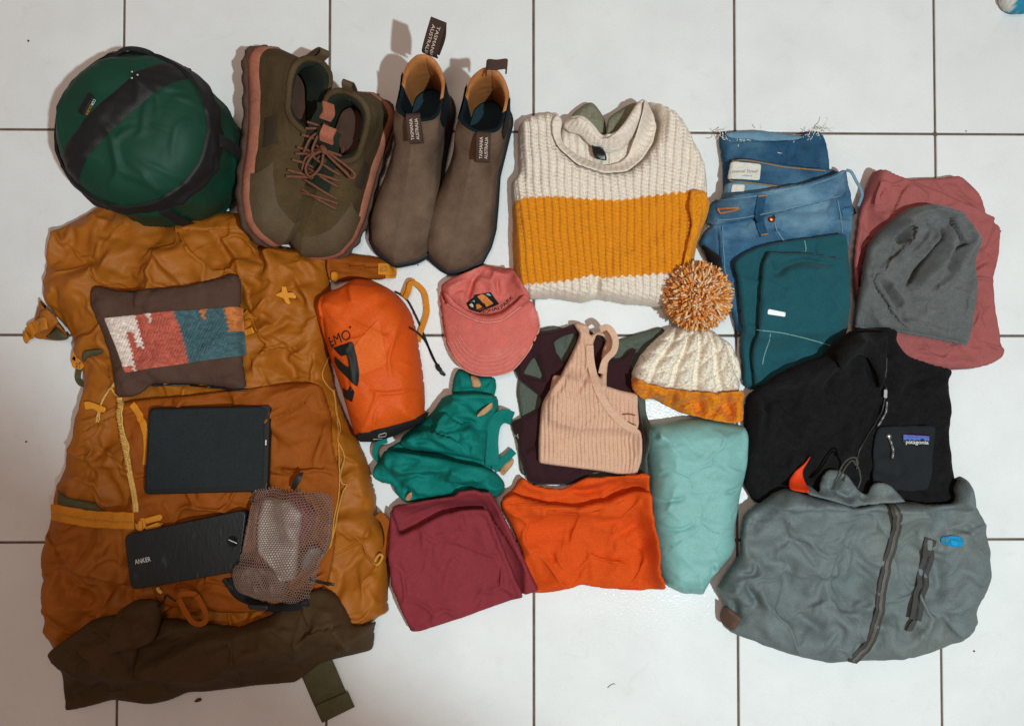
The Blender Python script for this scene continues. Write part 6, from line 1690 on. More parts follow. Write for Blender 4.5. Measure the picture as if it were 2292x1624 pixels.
    tube(t, 'lace_loop', [f.world(s0, 0, z0), f.world(s0 + 0.05, -tabdir * 0.012, z0), f.world(s0 + 0.12, -tabdir * 0.016, z0 - 0.006), f.world(s0 + 0.15, -tabdir * 0.006, z0 - 0.008), f.world(s0 + 0.08, tabdir * 0.004, z0 - 0.002), f.world(s0, 0, z0)], 0.0019, LACE, k=6)
    tube(t, 'lace', [f.world(s0, 0, z0), f.world(s0 + 0.06, -tabdir * 0.02, z0 - 0.004), f.world(s0 + 0.13, -tabdir * 0.024, z0 - 0.014)], 0.0018, LACE, k=6)
    # pull tabs, front and heel
    lv3 = f.world(0.4, 0.01, 0.1) - f.world(0.4, 0.0, 0.1)
    strip(t, 'tongue_tab', [f.world(0.43, 0.0, 0.120), f.world(0.40, 0.0, 0.128), f.world(0.35, 0.0, 0.127)], 0.019, 0.003, TABP, lv3)
    strip(t, 'heel_tab', [f.world(0.105, 0, 0.086), f.world(0.085, 0, 0.104), f.world(0.08, 0, 0.120), f.world(0.11, 0, 0.122), f.world(0.135, 0, 0.106)], 0.015, 0.002, TOEC, lv3)
    # side overlay
    for sd in (1, -1):
        f.patch(t, 'side_overlay', 0.40, 0.55, lambda s: 0.040, lambda s: 0.066, sd, DKO, grow=0.0014, n=8)
    deposit_verts(np.vstack(f.rings), 1); deposit_verts(v1, 1)
    return t, f
shoe('olive brown trail shoe tipped on its side against the green sack', (616, 150), (616, 560), -0.95, 0.050, 0.004, 1)
shoe('olive brown trail shoe with its laces tied, beside the left ankle boot', (846, 232), (700, 582), 0.12, 0.010, 0.006, 1)
# ------------------------------------------------------------------ orange sack
ORN = material('orange_silnylon', (212, 84, 20), rough=0.6, spec=0.2, var=0.07, vscale=25, bump=0.15, bscale=900, wrinkle=(12, 0.25, 1.6, 0.2))
ORN2 = material('orange_silnylon_pale', (220, 98, 32), rough=0.6, spec=0.2, var=0.07, vscale=25)
INK = material('black_print', (24, 26, 24), rough=0.6, spec=0.3, var=0.05)
ob = thing('drawstring_sack', 'bright orange nylon drawstring sack with black print, on the edge of the backpack', 'sack', 830, 800)
OBO = [(708,690),(716,667),(740,649),(765,641),(782,627),(800,621),(830,626),(865,641),(886,656),(905,677),(920,702),(931,742),(938,790),(943,822),(948,862),(950,925),(945,944),(905,962),(872,978),(830,990),(803,990),(793,975),(780,930),(766,882),(749,832),(735,790),(722,742),(711,712)]
obf = [('k', [(780,627),(785,650),(790,680)], 8, 4), ('v', [(765,642),(775,660),(790,675)], 7, 4), ('k', [(720,690),(735,680),(770,690)], 8, 3), ('k', [(830,626),(838,650),(850,670)], 9, 3), ('v', [(862,640),(860,660),(850,690)], 8, 3), ('k', [(905,700),(890,720),(880,750)], 10, 3), ('k', [(870,930),(840,940),(800,960)], 14, 3), ('k', [(900,900),(910,925),(900,945)], 10, 3), ('v', [(880,735),(860,740),(845,710)], 10, 2)]
def flat_base(x, y):
    return np.minimum(hm(x, y), 0.006) + 0.0004
obc = cloth(ob, 'body', OBO, ORN, 0.102, z=0.045, zf=0.09, edge=0.042, lip=0.03, folds=obf, noise=[('soft', 4, 110, 70, 1.4, 301)], sim=[('flat', 2.2, 20, 22, 0.7)], step=0.0022, base=flat_base)
zb_ = lambda x, y: obc.z(x, y)
cb = cloth(ob, 'base_panel', rz([(790,974),(815,967),(838,960),(870,955),(905,945),(930,938),(938,930),(952,922)], 0.07, 0.045) + [(947,946),(905,964),(872,980),(830,993),(801,993),(793,985)], BLKW, 0.004, z=0.045, zf=0.05, base=lambda x, y: zb_(x, y), edge=0.004, step=0.002, wob=0.0006, deposit=False)
decal(ob, 'inner_panel', [(788,779),(848,711),(868,813),(802,842)], ORN2, zb_, 0.1, off=0.0003, sig=0.004)
text_on(ob, 'lettering', 'EMO', INK, (736,776), (789,758), 23, zb_, 0.085, off=0.0014, cuts=3)
dome(ob, 'print_dot', 784, 732, 0.095, 0.0020, 0.0006, INK)
decal(ob, 'logo_print', [(744.8,778.6),(790.7,764),(800.0,800),(805.3,833),(804.7,850.5),(801.3,865),(792.0,860),(776.0,844),(753.0,822),(746.0,809),(747.0,796),(765.0,811),(784.0,825),(778.0,793),(764.0,797),(757.0,792)], INK, zb_, 0.088, off=0.0007, step=0.0014)
decal(ob, 'logo_print', [(785.4,862.5),(796.0,876),(788.7,899.7),(774.7,893),(765.0,885),(765.0,868),(778.7,874.4)], INK, zb_, 0.080, off=0.0007, step=0.0014)
LG = material('grey_print', (170, 168, 160), rough=0.7, var=0.05)
def on_base(pts): 
    q = cr(UP(pts, 0.055), 4); return np.column_stack([q, cb.z(q[:, 0], q[:, 1]) + 0.001])
tube(ob, 'base_lettering', on_base([(850,975),(854.8,969.5),(861,968),(867,966.3),(867.7,969.5),(862.9,975.6),(850,975)]), 0.0008, LG, k=4, smooth_path=False)
tube(ob, 'base_lettering', on_base([(837.7,981.4),(846,981.5),(854.8,981.8)]), 0.0008, LG, k=4, smooth_path=False)
# drawcord
BCORD = material('black_flecked_cord', (30, 30, 32), rough=0.7, var=0.8, vscale=500)
for off_, pts in ((0, [(884,652),(895,658),(910,670),(922,690),(934,715),(946,744),(958,775),(968,800),(979,818)]), (1, [(926,738),(940,748),(952,764),(962,784),(972,806),(980,820)])):
    q = cr(UP(pts, 0.01), 6); z = np.maximum(hm(q[:, 0], q[:, 1]), 0) + 0.003
    zz_ = np.convolve(np.pad(z, 4, mode='edge'), np.ones(9) / 9, 'valid')
    tube(ob, 'drawcord', np.column_stack([q, np.maximum(z, zz_)]), 0.0016, BCORD, smooth_path=False)
kn_ = tube(ob, 'cord_knot', [P3(979, 817, 0.004), P3(982, 824, 0.006), P3(986, 828, 0.005)], 0.0036, BCORD, k=7)
tube(ob, 'cord_end', [P3(986, 828, 0.004), P3(991, 834, 0.003), P3(996, 840, 0.003)], 0.0022, BLK, k=6)
tube(ob, 'cord_end', [P3(986, 828, 0.004), P3(988, 836, 0.003), P3(997, 838, 0.003)], 0.0018, BLK, k=6)

# ------------------------------------------------------------------ suede and kilim pouch
SUP = material('brown_suede', (84, 62, 52), rough=0.95, spec=0.08, var=0.16, vscale=50, bump=0.4, bscale=800, sheen=0.0, fine=0.08)
WOV = material('woven_wool', (180, 90, 80), rough=0.9, spec=0.2, var=0.15, vscale=260, attr=True, bump=0.5, bscale=900)
pu = thing('pouch', 'small brown suede pouch with a woven red, white and teal panel, on the backpack', 'pouch', 385, 755, 0.07)
PUO = [(207,645),(214,640),(228,641),(262,650),(330,651),(420,641),(480,626),(520,615),(536,614),(541,628),(538,700),(543,760),(552,820),(562,862),(556,870),(535,870),(470,861),(400,858),(348,858),(322,880),(300,888),(264,888),(258,850),(245,790),(225,730),(210,690)]
puc = cloth(pu, 'body', PUO, SUP, 0.022, z='auto', zf=0.09, edge=0.028, lip=0.006, step=0.0022, bsig=14, bd=3, folds=[('v', [(285,880),(300,868),(330,862)], 10, 5), ('k', [(262,850),(290,868),(305,885)], 9, 4)], noise=[('soft', 2, 70, 0, 1, 311)])
WP = np.array([(229,711),(532,684),(546,795),(281,834)], float)
zpu = zsurf(385, 760, 0.09)
wq = UP(WP, zpu)
def uvw(x, y):
    # bilinear inverse by projection on the panel's edges
    p = np.stack([x, y], -1)
    ex = (wq[1] - wq[0] + wq[2] - wq[3]) / 2; ey = (wq[3] - wq[0] + wq[2] - wq[1]) / 2
    A = np.array([ex, ey]).T
    c = wq.mean(0)
    uv = np.linalg.solve(A, (p - c).T).T + 0.5
    return uv[:, 0], uv[:, 1]
cW = lin((222, 204, 194))[:3]; cR = lin((180, 90, 74))[:3]; cT = lin((68, 96, 102))[:3]; cO = lin((188, 112, 60))[:3]
def wov_col(x, y):
    u, v = uvw(x, y)
    sx = np.floor(u * 38 + (np.floor(v * 24) % 2) * 0.5); sy = np.floor(v * 24)
    uu = (sx + 0.5) / 38; vv = (sy + 0.5) / 24
    tw = 0.235 - 0.02 * vv
    white = (uu < 0.235) & ((uu < 0.10 + 0.02 * vv) | (vv < 0.30) | (uu > 0.12 + 0.22 * (vv - 0.25)) & (vv < 0.62) & (uu > 0.17 + 0.1 * (vv - .3)) | (uu < 0.13))
    white |= (np.abs(uu - 0.345) < 0.02) & (vv < 0.06) | (np.abs(uu - 0.36) < 0.012) & (vv < 0.16)
    white &= ~((vv > 0.86) & (uu < 0.1) & (vv > 0.9))
    teal = uu > 0.565 - 0.02 * vv
    orange = (uu > 0.92) & (vv < 0.40) | (uu > 0.93) & (vv < 0.52) | (np.abs(uu - 0.755) < 0.03) & (vv < 0.09) | (np.abs(uu - 0.75) < 0.015) & (vv < 0.2)
    c = np.where(white[:, None], cW, np.where(orange[:, None], cO, np.where(teal[:, None], cT, cR)))
    j = np.sin(sx * 12.9898 + sy * 78.233) * 43758.5453; j = j - np.floor(j)
    return c * (0.8 + 0.42 * j)[:, None]
def wov_h(Q, dd):
    u, v = uvw(Q[:, 0], Q[:, 1])
    sy = v * 24; r = np.floor(sy)
    sx = u * 38 + (r % 2) * 0.5
    return 0.0042 * (np.abs(np.sin(sx * math.pi)) ** 0.5) * (np.abs(np.sin(sy * math.pi)) ** 0.5) - 0.0008
cloth(pu, 'woven_panel', WP.tolist(), WOV, 0.0012, z=zpu, base=lambda x, y: puc.z(x, y) + 0.0004, step=0.0011, edge=0.002, lip=0.0008, sig=0.001, extra=wov_h, color=wov_col)
tube(pu, 'zip_edge', lay([(340,862),(400,861),(470,865),(530,872),(556,872)], 0.085, -0.001), 0.0016, BLK, k=5)
tube(pu, 'top_seam', lay([(214,642),(262,652),(330,653),(420,643),(480,628),(534,616)], 0.095, -0.002), 0.0012, BLKW, k=5)
slab(pu, 'zip_pull', [(462,862),(478,863),(486,868),(470,870)], zsurf(472, 866, 0.085) + 0.001, 0.003, BLK, r=0.001, bev=0.0008)

# ------------------------------------------------------------------ e-reader in its cover
FAB = material('charcoal_cover_fabric', (36, 41, 43), rough=0.85, spec=0.2, var=0.12, vscale=60, bump=0.4, bscale=1400, fine=0.25, fscale=900, wave=(260, 'X', 0.10, 0.2), tint=((62, 58, 54), 9, 0.66, 0.9))
EDG = material('black_cover_edge', (14, 15, 16), rough=0.5, spec=0.4, var=0.05)
er = thing('e_reader', 'e-reader closed in a charcoal fabric cover, lying on the mustard pack', 'e-reader', 463, 1008, 0.08)
def top_under(quad, z):
    q = UP(quad, z); g = np.linspace(0, 1, 24)
    a, b = np.meshgrid(g, g); a = a.ravel()[:, None]; b = b.ravel()[:, None]
    p = (q[0] * (1 - a) + q[1] * a) * (1 - b) + (q[3] * (1 - a) + q[2] * a) * b
    return np.percentile(hm(p[:, 0], p[:, 1]), 80)
EQ = [(332,912),(606,907),(599,1100),(320,1107)]
ez = top_under(EQ, 0.09)
s_, v_ = slab(er, 'case', EQ, ez, 0.013, EDG, r=0.008, bev=0.003)
deposit_verts(v_, 0)
slab(er, 'front_cover', [(336,917),(592,911),(586,1088),(327,1096)], ez + 0.0126, 0.0022, FAB, r=0.006, bev=0.001)
slab(er, 'spine_edge', [(595,930),(603,930),(598,1080),(590,1080)], ez + 0.0126, 0.001, BLK, r=0.001, bev=0.0004)
slab(er, 'corner_tab', [(582,908),(604,907),(605,924),(592,914)], ez + 0.013, 0.0016, BLK, r=0.002, bev=0.0006)
slab(er, 'power_key', [(594,984),(596.5,984),(596,996),(593.5,996)], ez + 0.0134, 0.0012, SIL, r=0.0006, bev=0.0003)
fill = UP(EQ, ez + 0.013)
for q in (0,):
    mn = fill.min(0); mx = fill.max(0)
    gx_, gy_ = np.meshgrid(np.arange(mn[0], mx[0], 0.002), np.arange(mn[1], mx[1], 0.002))
    pp_ = np.stack([gx_.ravel(), gy_.ravel()], -1); m_ = inside(pp_, fill)
    deposit_verts(np.column_stack([pp_[m_], np.full(m_.sum(), ez + 0.0148)]), 0)

# ------------------------------------------------------------------ power bank
PBM = material('black_speckled_plastic', (24, 28, 30), rough=0.5, spec=0.4, var=0.35, vscale=120, bump=0.2, stretch=(1, 0.35, 1, 0.7), tint=((58, 66, 68), 90, 0.62, 0.80))
pb = thing('power_bank', 'black power bank with white lettering beside the mesh pouch', 'power bank', 415, 1230, 0.08)
PQ = [(276,1197),(552,1139),(538,1278),(291,1321)]
pz0 = top_under(PQ, 0.09)
s_, v_ = slab(pb, 'shell', PQ, pz0, 0.016, PBM, r=0.010, bev=0.003)
fl_ = lambda x, y: np.full_like(np.asarray(x, float), pz0 + 0.016)
text_on(pb, 'lettering', 'ANKER', WHT, (303,1262), (338,1255), 10.5, fl_, pz0 + 0.016, off=0.0003)
cbx = U(521, 1211, pz0 + 0.016)
BTN = material('brushed_button', (40, 44, 46), rough=0.25, metal=0.8, var=0.1)
rings = [np.array([(cbx[0] + r * math.cos(t), cbx[1] + r * math.sin(t), pz0 + 0.016 + h) for t in np.linspace(0, 2 * math.pi, 32, endpoint=False)]) for r, h in ((0.0078, 0.0), (0.0076, 0.0006), (0.007, 0.0004), (0.002, 0.0002))]
bt_ = loft(pb, 'button', rings, BTN, cap1=True)
slab(bt_, 'glint', [(510.5,1207.5),(512,1206.5),(531,1214.5),(530,1216)], pz0 + 0.0165, 0.0004, SIL, r=0.0003, bev=0.0001)
gm = UP(PQ, pz0 + 0.016); mn = gm.min(0); mx = gm.max(0)
gx_, gy_ = np.meshgrid(np.arange(mn[0], mx[0], 0.002), np.arange(mn[1], mx[1], 0.002))
pp_ = np.stack([gx_.ravel(), gy_.ravel()], -1); m_ = inside(pp_, gm)
deposit_verts(np.column_stack([pp_[m_], np.full(m_.sum(), pz0 + 0.0162)]), 0)

# ------------------------------------------------------------------ mesh pouch and what is in it
NET = material('taupe_netting', (132, 107, 96), rough=0.7, spec=0.3, var=0.15, vscale=80)
PKW = material('white_packet', (186, 172, 162), rough=0.55, spec=0.4, var=0.06, vscale=40)
PKR = material('raspberry_packet', (136, 56, 62), rough=0.5, spec=0.4, var=0.1, vscale=40)
PKO = material('copper_packet', (150, 84, 48), rough=0.45, spec=0.4, var=0.25, vscale=60)
PKG = material('clear_grey_tube', (120, 112, 108), rough=0.3, spec=0.5, var=0.15, vscale=40)
PKB = material('beige_roll', (132, 104, 90), rough=0.7, var=0.15, vscale=40)
nb = thing('mesh_pouch', 'taupe mesh pouch with small packets showing through, beside the power bank', 'mesh pouch', 630, 1230, 0.08)
def item(name, label, cat, pts, mat, th, cx_, cy_, **kw):
    t = thing(name, label, cat, cx_, cy_, 0.09)
    cloth(t, 'wrapper', pts, mat, th, z='auto', edge=0.008, bsig=8, **kw)
    return t
item('packet', 'copper coloured flat packet inside the mesh pouch', 'packet', [(566,1124),(590,1122),(588,1170),(580,1232),(548,1236),(556,1180)], PKO, 0.014, 570, 1180)
item('packet', 'raspberry red packet inside the mesh pouch', 'packet', [(637,1102),(662,1102),(690,1124),(713,1144),(700,1184),(680,1220),(650,1200),(640,1140)], PKR, 0.014, 680, 1150, folds=[('k', [(650,1110),(685,1140),(700,1170)], 8, 3)])
item('tube', 'clear grey tube inside the mesh pouch', 'tube', [(676,1246),(700,1216),(722,1222),(724,1232),(700,1262),(678,1276)], PKG, 0.020, 700, 1245)
item('roll', 'beige rolled wrapper at the bottom of the mesh pouch', 'roll', [(528,1285),(545,1262),(570,1256),(600,1262),(640,1285),(650,1320),(620,1340),(570,1332),(535,1318)], PKB, 0.024, 590, 1300, folds=[('v', [(575,1262),(585,1300),(590,1335)], 9, 7), ('r', [(540,1300),(555,1272),(575,1270)], 7, 5), ('r', [(600,1280),(615,1300),(610,1325)], 8, 5)], noise=[('facet', 4, 24, 20, 1, 322)])
item('packet', 'large white packet inside the mesh pouch', 'packet', [(591,1114),(640,1113),(662,1118),(686,1144),(678,1180),(670,1222),(664,1297),(640,1296),(610,1262),(581,1232),(580,1190),(583,1150)], PKW, 0.016, 630, 1190, noise=[('soft', 1.5, 50, 0, 1, 321)])
NBO = [(572,1096),(590,1092),(606,1092),(635,1098),(663,1099),(700,1103),(727,1108),(736,1119),(737,1163),(735,1201),(727,1231),(708,1267),(695,1312),(690,1342),(662,1350),(623,1354),(576,1344),(530,1332),(517,1305),(521,1278),(538,1251),(545,1228),(557,1174),(564,1117)]
po_n = outline(UP(NBO, 0.095), 0.002, 0.003)
lo_ = po_n.min(0); hi_ = po_n.max(0)
pad = 20
i0 = int((lo_[0] - HX0) / HMS) - pad; i1 = int((hi_[0] - HX0) / HMS) + pad; j0 = int((lo_[1] - HY0) / HMS) - pad; j1 = int((hi_[1] - HY0) / HMS) + pad
sub_ = HM[j0:j1, i0:i1]; subm = np.maximum(blur(dil(sub_, 2), 2.2), sub_) 
def net_z(x, y): return bil(subm, (x - HX0) / HMS - i0, (y - HY0) / HMS - j0)
cell = 0.0020
V = []; F = []
def strut(p, q, w=0.0006):
    d = q - p; L_ = np.linalg.norm(d)
    if L_ < 1e-6: return
    n = np.array([-d[1], d[0]]) / L_ * w
    zp = float(net_z(p[0], p[1])) + 0.0012; zq = float(net_z(q[0], q[1])) + 0.0012
    b = len(V)
    for (pp, z) in ((p, zp), (q, zq)):
        V.append((pp[0] + n[0], pp[1] + n[1], z)); V.append((pp[0], pp[1], z + w * 1.1)); V.append((pp[0] - n[0], pp[1] - n[1], z))
    F.extend([[b, b + 3, b + 4, b + 1], [b + 1, b + 4, b + 5, b + 2]])
hexes = []
ny_ = int((hi_[1] - lo_[1]) / (1.5 * cell)) + 2; nx_ = int((hi_[0] - lo_[0]) / (math.sqrt(3) * cell)) + 2
cs_ = np.array([(lo_[0] + (i + 0.5 * (j % 2)) * math.sqrt(3) * cell, lo_[1] + j * 1.5 * cell) for j in range(ny_) for i in range(nx_)])
okc = inside(cs_, po_n)
def warp(p):
    return p + 0.0016 * np.array([pn(np.array([p[0] / 0.02]), np.array([p[1] / 0.02]), 1)[0], pn(np.array([p[0] / 0.02 + 5]), np.array([p[1] / 0.02]), 2)[0]])
for c in cs_[okc]:
    pts6 = [warp(c + cell * np.array([math.sin(a), math.cos(a)])) for a in (math.pi / 3 * k for k in range(6))]
    for k in (0, 1, 2):
        strut(pts6[k], pts6[k + 1])
mesh('netting', V, F, NET, nb, smooth=False)
# rolled black hem, tag and cords
tube(nb, 'hem', lay([(518,1290),(520,1312),(540,1334),(580,1350),(625,1360),(665,1356),(692,1345)], 0.1, -0.003), 0.0075, BLKW, k=8)
tube(nb, 'side_seam', lay([(572,1096),(564,1117),(557,1174),(545,1228),(538,1251)], 0.105, 0.001), 0.0014, NET, k=5)
tube(nb, 'side_seam', lay([(663,1099),(727,1108),(737,1130),(737,1170),(733,1205),(722,1240),(708,1267),(694,1312)], 0.105, 0.001), 0.0014, NET, k=5)
ribbon(nb, 'pull_tab', h3([(655,1094),(662,1080),(670,1066),(678,1056)], [0.1, 0.104, 0.104, 0.1]), 0.008, 0.003, BLK, ww=[0.0065, 0.008, 0.0075, 0.002])
slab(nb, 'cord_lock', [(552,1352),(600,1354),(600,1366),(556,1364)], 0.092, 0.010, BLK, r=0.003, bev=0.002)
ribbon(nb, 'cord_tail', lay([(694,1296),(720,1304),(748,1308)], 0.09, 0.003), 0.004, 0.002, BLK)
ribbon(nb, 'cord_tail', lay([(500,1296),(510,1310),(520,1320)], 0.09, 0.003), 0.006, 0.002, BLK)

# ------------------------------------------------------------------ pink cap
CAPM = material('washed_coral_cotton', (206, 106, 97), rough=0.9, spec=0.15, var=0.13, vscale=60, bump=0.45, bscale=900, fine=0.14, fscale=800, tint=((218, 138, 126), 26, 0.58, 0.85))
CAPL = material('washed_coral_edge', (218, 146, 132), rough=0.9, var=0.18, vscale=150, bump=0.5)
cp = thing('cap', 'washed coral pink cap with an embroidered patch, between the boots and teal swimsuit', 'cap', 1090, 720)
CRO = [(985,634),(1000,625),(1017,619),(1054,606),(1084,592),(1110,593),(1146,600),(1168,640),(1190,672),(1166,684),(1128,712),(1099,719),(1073,717),(1035,701),(998,676),(986,655)]
cpc = cloth(cp, 'crown', CRO, CAPM, 0.040, z=0.03, zf=0.05, edge=0.022, folds=[('v', [(1045,690),(1048,650),(1064,615),(1082,594)], 7, 9), ('k', [(1060,610),(1085,625),(1110,640),(1115,668)], 8, 6), ('v', [(1112,620),(1115,645),(1117,662)], 5, 8), ('k', [(1095,600),(1120,612),(1146,618)], 8, 5), ('k', [(1000,640),(1030,628),(1055,622)], 9, 5), ('v', [(1005,660),(1020,650),(1045,640)], 7, 4), ('k', [(1075,600),(1105,605),(1098,630)], 6, 5), ('v', [(1020,680),(1060,690),(1100,692),(1140,675)], 14, 8)], sim=[('crisp', 1.6, 20, 23, 0.6)], step=0.002)
BRM = [(983,645),(983,662),(989,712),(998,768),(1017,807),(1039,829),(1073,842),(1110,842),(1147,831),(1181,793),(1203,755),(1210,729),(1203,695),(1190,668),(1166,682),(1128,712),(1099,719),(1073,717),(1035,701),(1000,676),(990,660)]
brm = cloth(cp, 'brim', BRM, CAPM, 0.009, z=0.035, zf=0.045, edge=0.005, base=lambda x, y: 0.010 + 0.022 * np.clip(1 - ((x - U(1097, 760)[0]) / 0.075) ** 2, -0.3, 1), lip=0.004, step=0.002)
for k, off_ in enumerate((0, 9, 18, 27, 36)):
    pts = [(1001 + off_ * 0.75, 770 - off_ * 0.4 - 6), (1022 + off_ * .5, 806 - off_ * .9 - 4), (1045 + off_ * .3, 826 - off_ - 4), (1075, 836 - off_ - 4), (1110, 835 - off_ - 4), (1144 - off_ * .3, 824 - off_ - 4), (1172 - off_ * .5, 796 - off_ * .8 - 2)]
    tube(brm.obj, 'stitch_row', lay(pts, 0.045, 0.0001), 0.0007, CAPL, k=4)
tube(cp, 'brim_edge', lay([(984,662),(990,712),(1000,766),(1019,805),(1041,827),(1073,839),(1110,839),(1146,828),(1179,791),(1200,754),(1207,729),(1201,696)], 0.04, -0.0008), 0.0014, CAPL, k=5)
band = cloth(cp, 'sweatband', [(988,650),(998,652),(1020,676),(1048,694),(1073,703),(1098,705),(1126,698),(1158,674),(1172,660),(1190,672),(1166,686),(1128,714),(1099,721),(1073,719),(1035,703),(999,679)], CAPM, 0.010, z=0.05, edge=0.006, bsig=5, step=0.002, folds=[('k', [(998,668),(1035,696),(1073,712),(1099,713),(1128,706),(1160,682)], 5, 3)])
tube(cp, 'band_seam', lay([(1000,680),(1035,703),(1073,719),(1099,721),(1128,714),(1166,686)], 0.055, 0.0002), 0.0011, CAPL, k=5)
dz = lambda x, y: hm(x, y)
EMB = material('embroidery_black', (22, 20, 18), rough=0.8, var=0.2, vscale=400, bump=0.5)
EOR = material('embroidery_orange', (206, 124, 58), rough=0.8, var=0.25, vscale=160, bump=0.5)
EBL = material('embroidery_blue', (120, 178, 208), rough=0.8, var=0.15, vscale=200)
ECR = material('embroidery_cream', (222, 200, 176), rough=0.8, var=0.1, vscale=200)
ERD = material('embroidery_red', (120, 46, 28), rough=0.8, var=0.1)
zp_ = 0.065
pe = decal(cp, 'patch', [(1043.4,677.7),(1060,666),(1062,660),(1098,654),(1109,670),(1118,680),(1069.4,698),(1050.7,692.3)], EMB, dz, zp_, off=0.001, t=0.0015, step=0.0014)
for nm, mm, pl in (('patch_rock', EOR, [(1068,664),(1077.8,658),(1085.4,660),(1092.4,667),(1095,670),(1100.7,675),(1104.8,679),(1088,686.7),(1084.7,678.4),(1080.5,677.7),(1074.3,670)]), ('patch_rock', EOR, [(1066,680),(1072,680),(1079.8,686.7),(1070.8,691),(1066.7,692.3),(1065,684)]),
                   ('patch_snow', ECR, [(1049,682),(1056,678.4),(1060,684),(1059,688),(1055,686.7)]), ('patch_sky', EBL, [(1087,656.5),(1094,655.8),(1100,662.4),(1091,661)]), ('patch_sky', EBL, [(1052,676.5),(1062,671),(1062.8,677),(1058,674)]), ('patch_ground', ERD, [(1071,692),(1084,688),(1086,690),(1073,695)])):
    decal(pe.obj, nm, pl, mm, dz, zp_, off=0.003, t=0.0004, step=0.0012)
text_on(cp, 'lettering', 'TIONAL', EMB, (1074,705), (1121,692), 7, dz, zp_, off=0.0014, arc=-1.0)
text_on(cp, 'lettering', 'PARK', EMB, (1124,690), (1150,668), 8, dz, zp_, off=0.0014)

# ------------------------------------------------------------------ bobble hat
bh = thing('bobble_hat', 'cream cable knit bobble hat with orange brim and fluffy pompom', 'hat', 1550, 800)
MARL = lin((232, 220, 202))[:3]; RUST = lin((216, 128, 28))[:3]; FLK = lin((120, 98, 80))[:3]
KN2 = material('marled_knit', (200, 184, 164), rough=0.95, spec=0.12, var=0.08, vscale=200, bump=0.6, bscale=700, attr=True, sheen=0.1)
apex = UP([(1568, 640)], 0.06)[0]
def pol(x, y):
    dx = x - apex[0]; dy = apex[1] - y
    return np.arctan2(dx, dy), np.hypot(dx, dy)
def cable(Q, dd):
    a, r = pol(Q[:, 0], Q[:, 1])
    u = (a - 0.02) * 4.2 + 0.12 * np.sin(r * 60)
    c = np.floor(u); f = u - c
    v = r / 0.026 + c * 0.5
    lump = np.clip(np.sin(np.clip(f / 0.78, 0, 1) * math.pi), 0, 1) ** 0.5
    tw = np.abs(np.sin((v + (f - 0.4) * 0.9) * math.pi)) ** 0.45
    st = np.abs(np.sin((r / 0.0058 + np.abs(f - 0.4) * 2.2) * math.pi)) ** 0.7
    cols = np.abs(np.sin(f * math.pi * 4))
    return 0.0175 * lump * (0.25 + 0.75 * tw) + 0.0034 * st * (0.4 + 0.6 * cols) - 0.006
def marl(x, y):
    a, r = pol(x, y)
    n = pn(a * 90 + r * 320, r * 240, 7)
    m = np.clip((n - 0.42) * 5, 0, 0.6)[:, None]
    return np.array(MARL) * (1 + 0.12 * pn(a * 60, r * 300, 8))[:, None] * (1 - m) + np.array(FLK) * m
def rust(x, y):
    a, r = pol(x, y)
    n = pn(a * 90 + r * 320, r * 240, 9)
    return np.array(RUST) * (1 + 0.30 * n)[:, None]
CRN = [(1506,730),(1483,748),(1456,773),(1431,801),(1413,838),(1418,858),(1458,872),(1496,882),(1558,890),(1608,894),(1660,880),(1664,830),(1658,806),(1643,768),(1610,742),(1583,728),(1545,722)]
cloth(bh, 'crown', CRN, KN2, 0.046, z=0.035, zf=0.06, edge=0.030, lip=0.008, color=marl, extra=cable, step=0.0015, wob=0.001, bsig=5)
BRI = [(1414,842),(1430,848),(1458,860),(1496,869),(1558,876),(1608,880),(1656,874),(1670,870),(1677,884),(1677,937),(1668,946),(1641,948),(1596,940),(1558,932),(1533,925),(1508,912),(1478,895),(1446,894),(1428,885),(1417,870)]
cloth(bh, 'brim', BRI, KN2, 0.016, z=0.055, zf=0.07, edge=0.014, lip=0.006, color=rust, extra=lambda Q, dd: 1.5 * cable(Q, dd), step=0.0015, wob=0.0012, bsig=5)
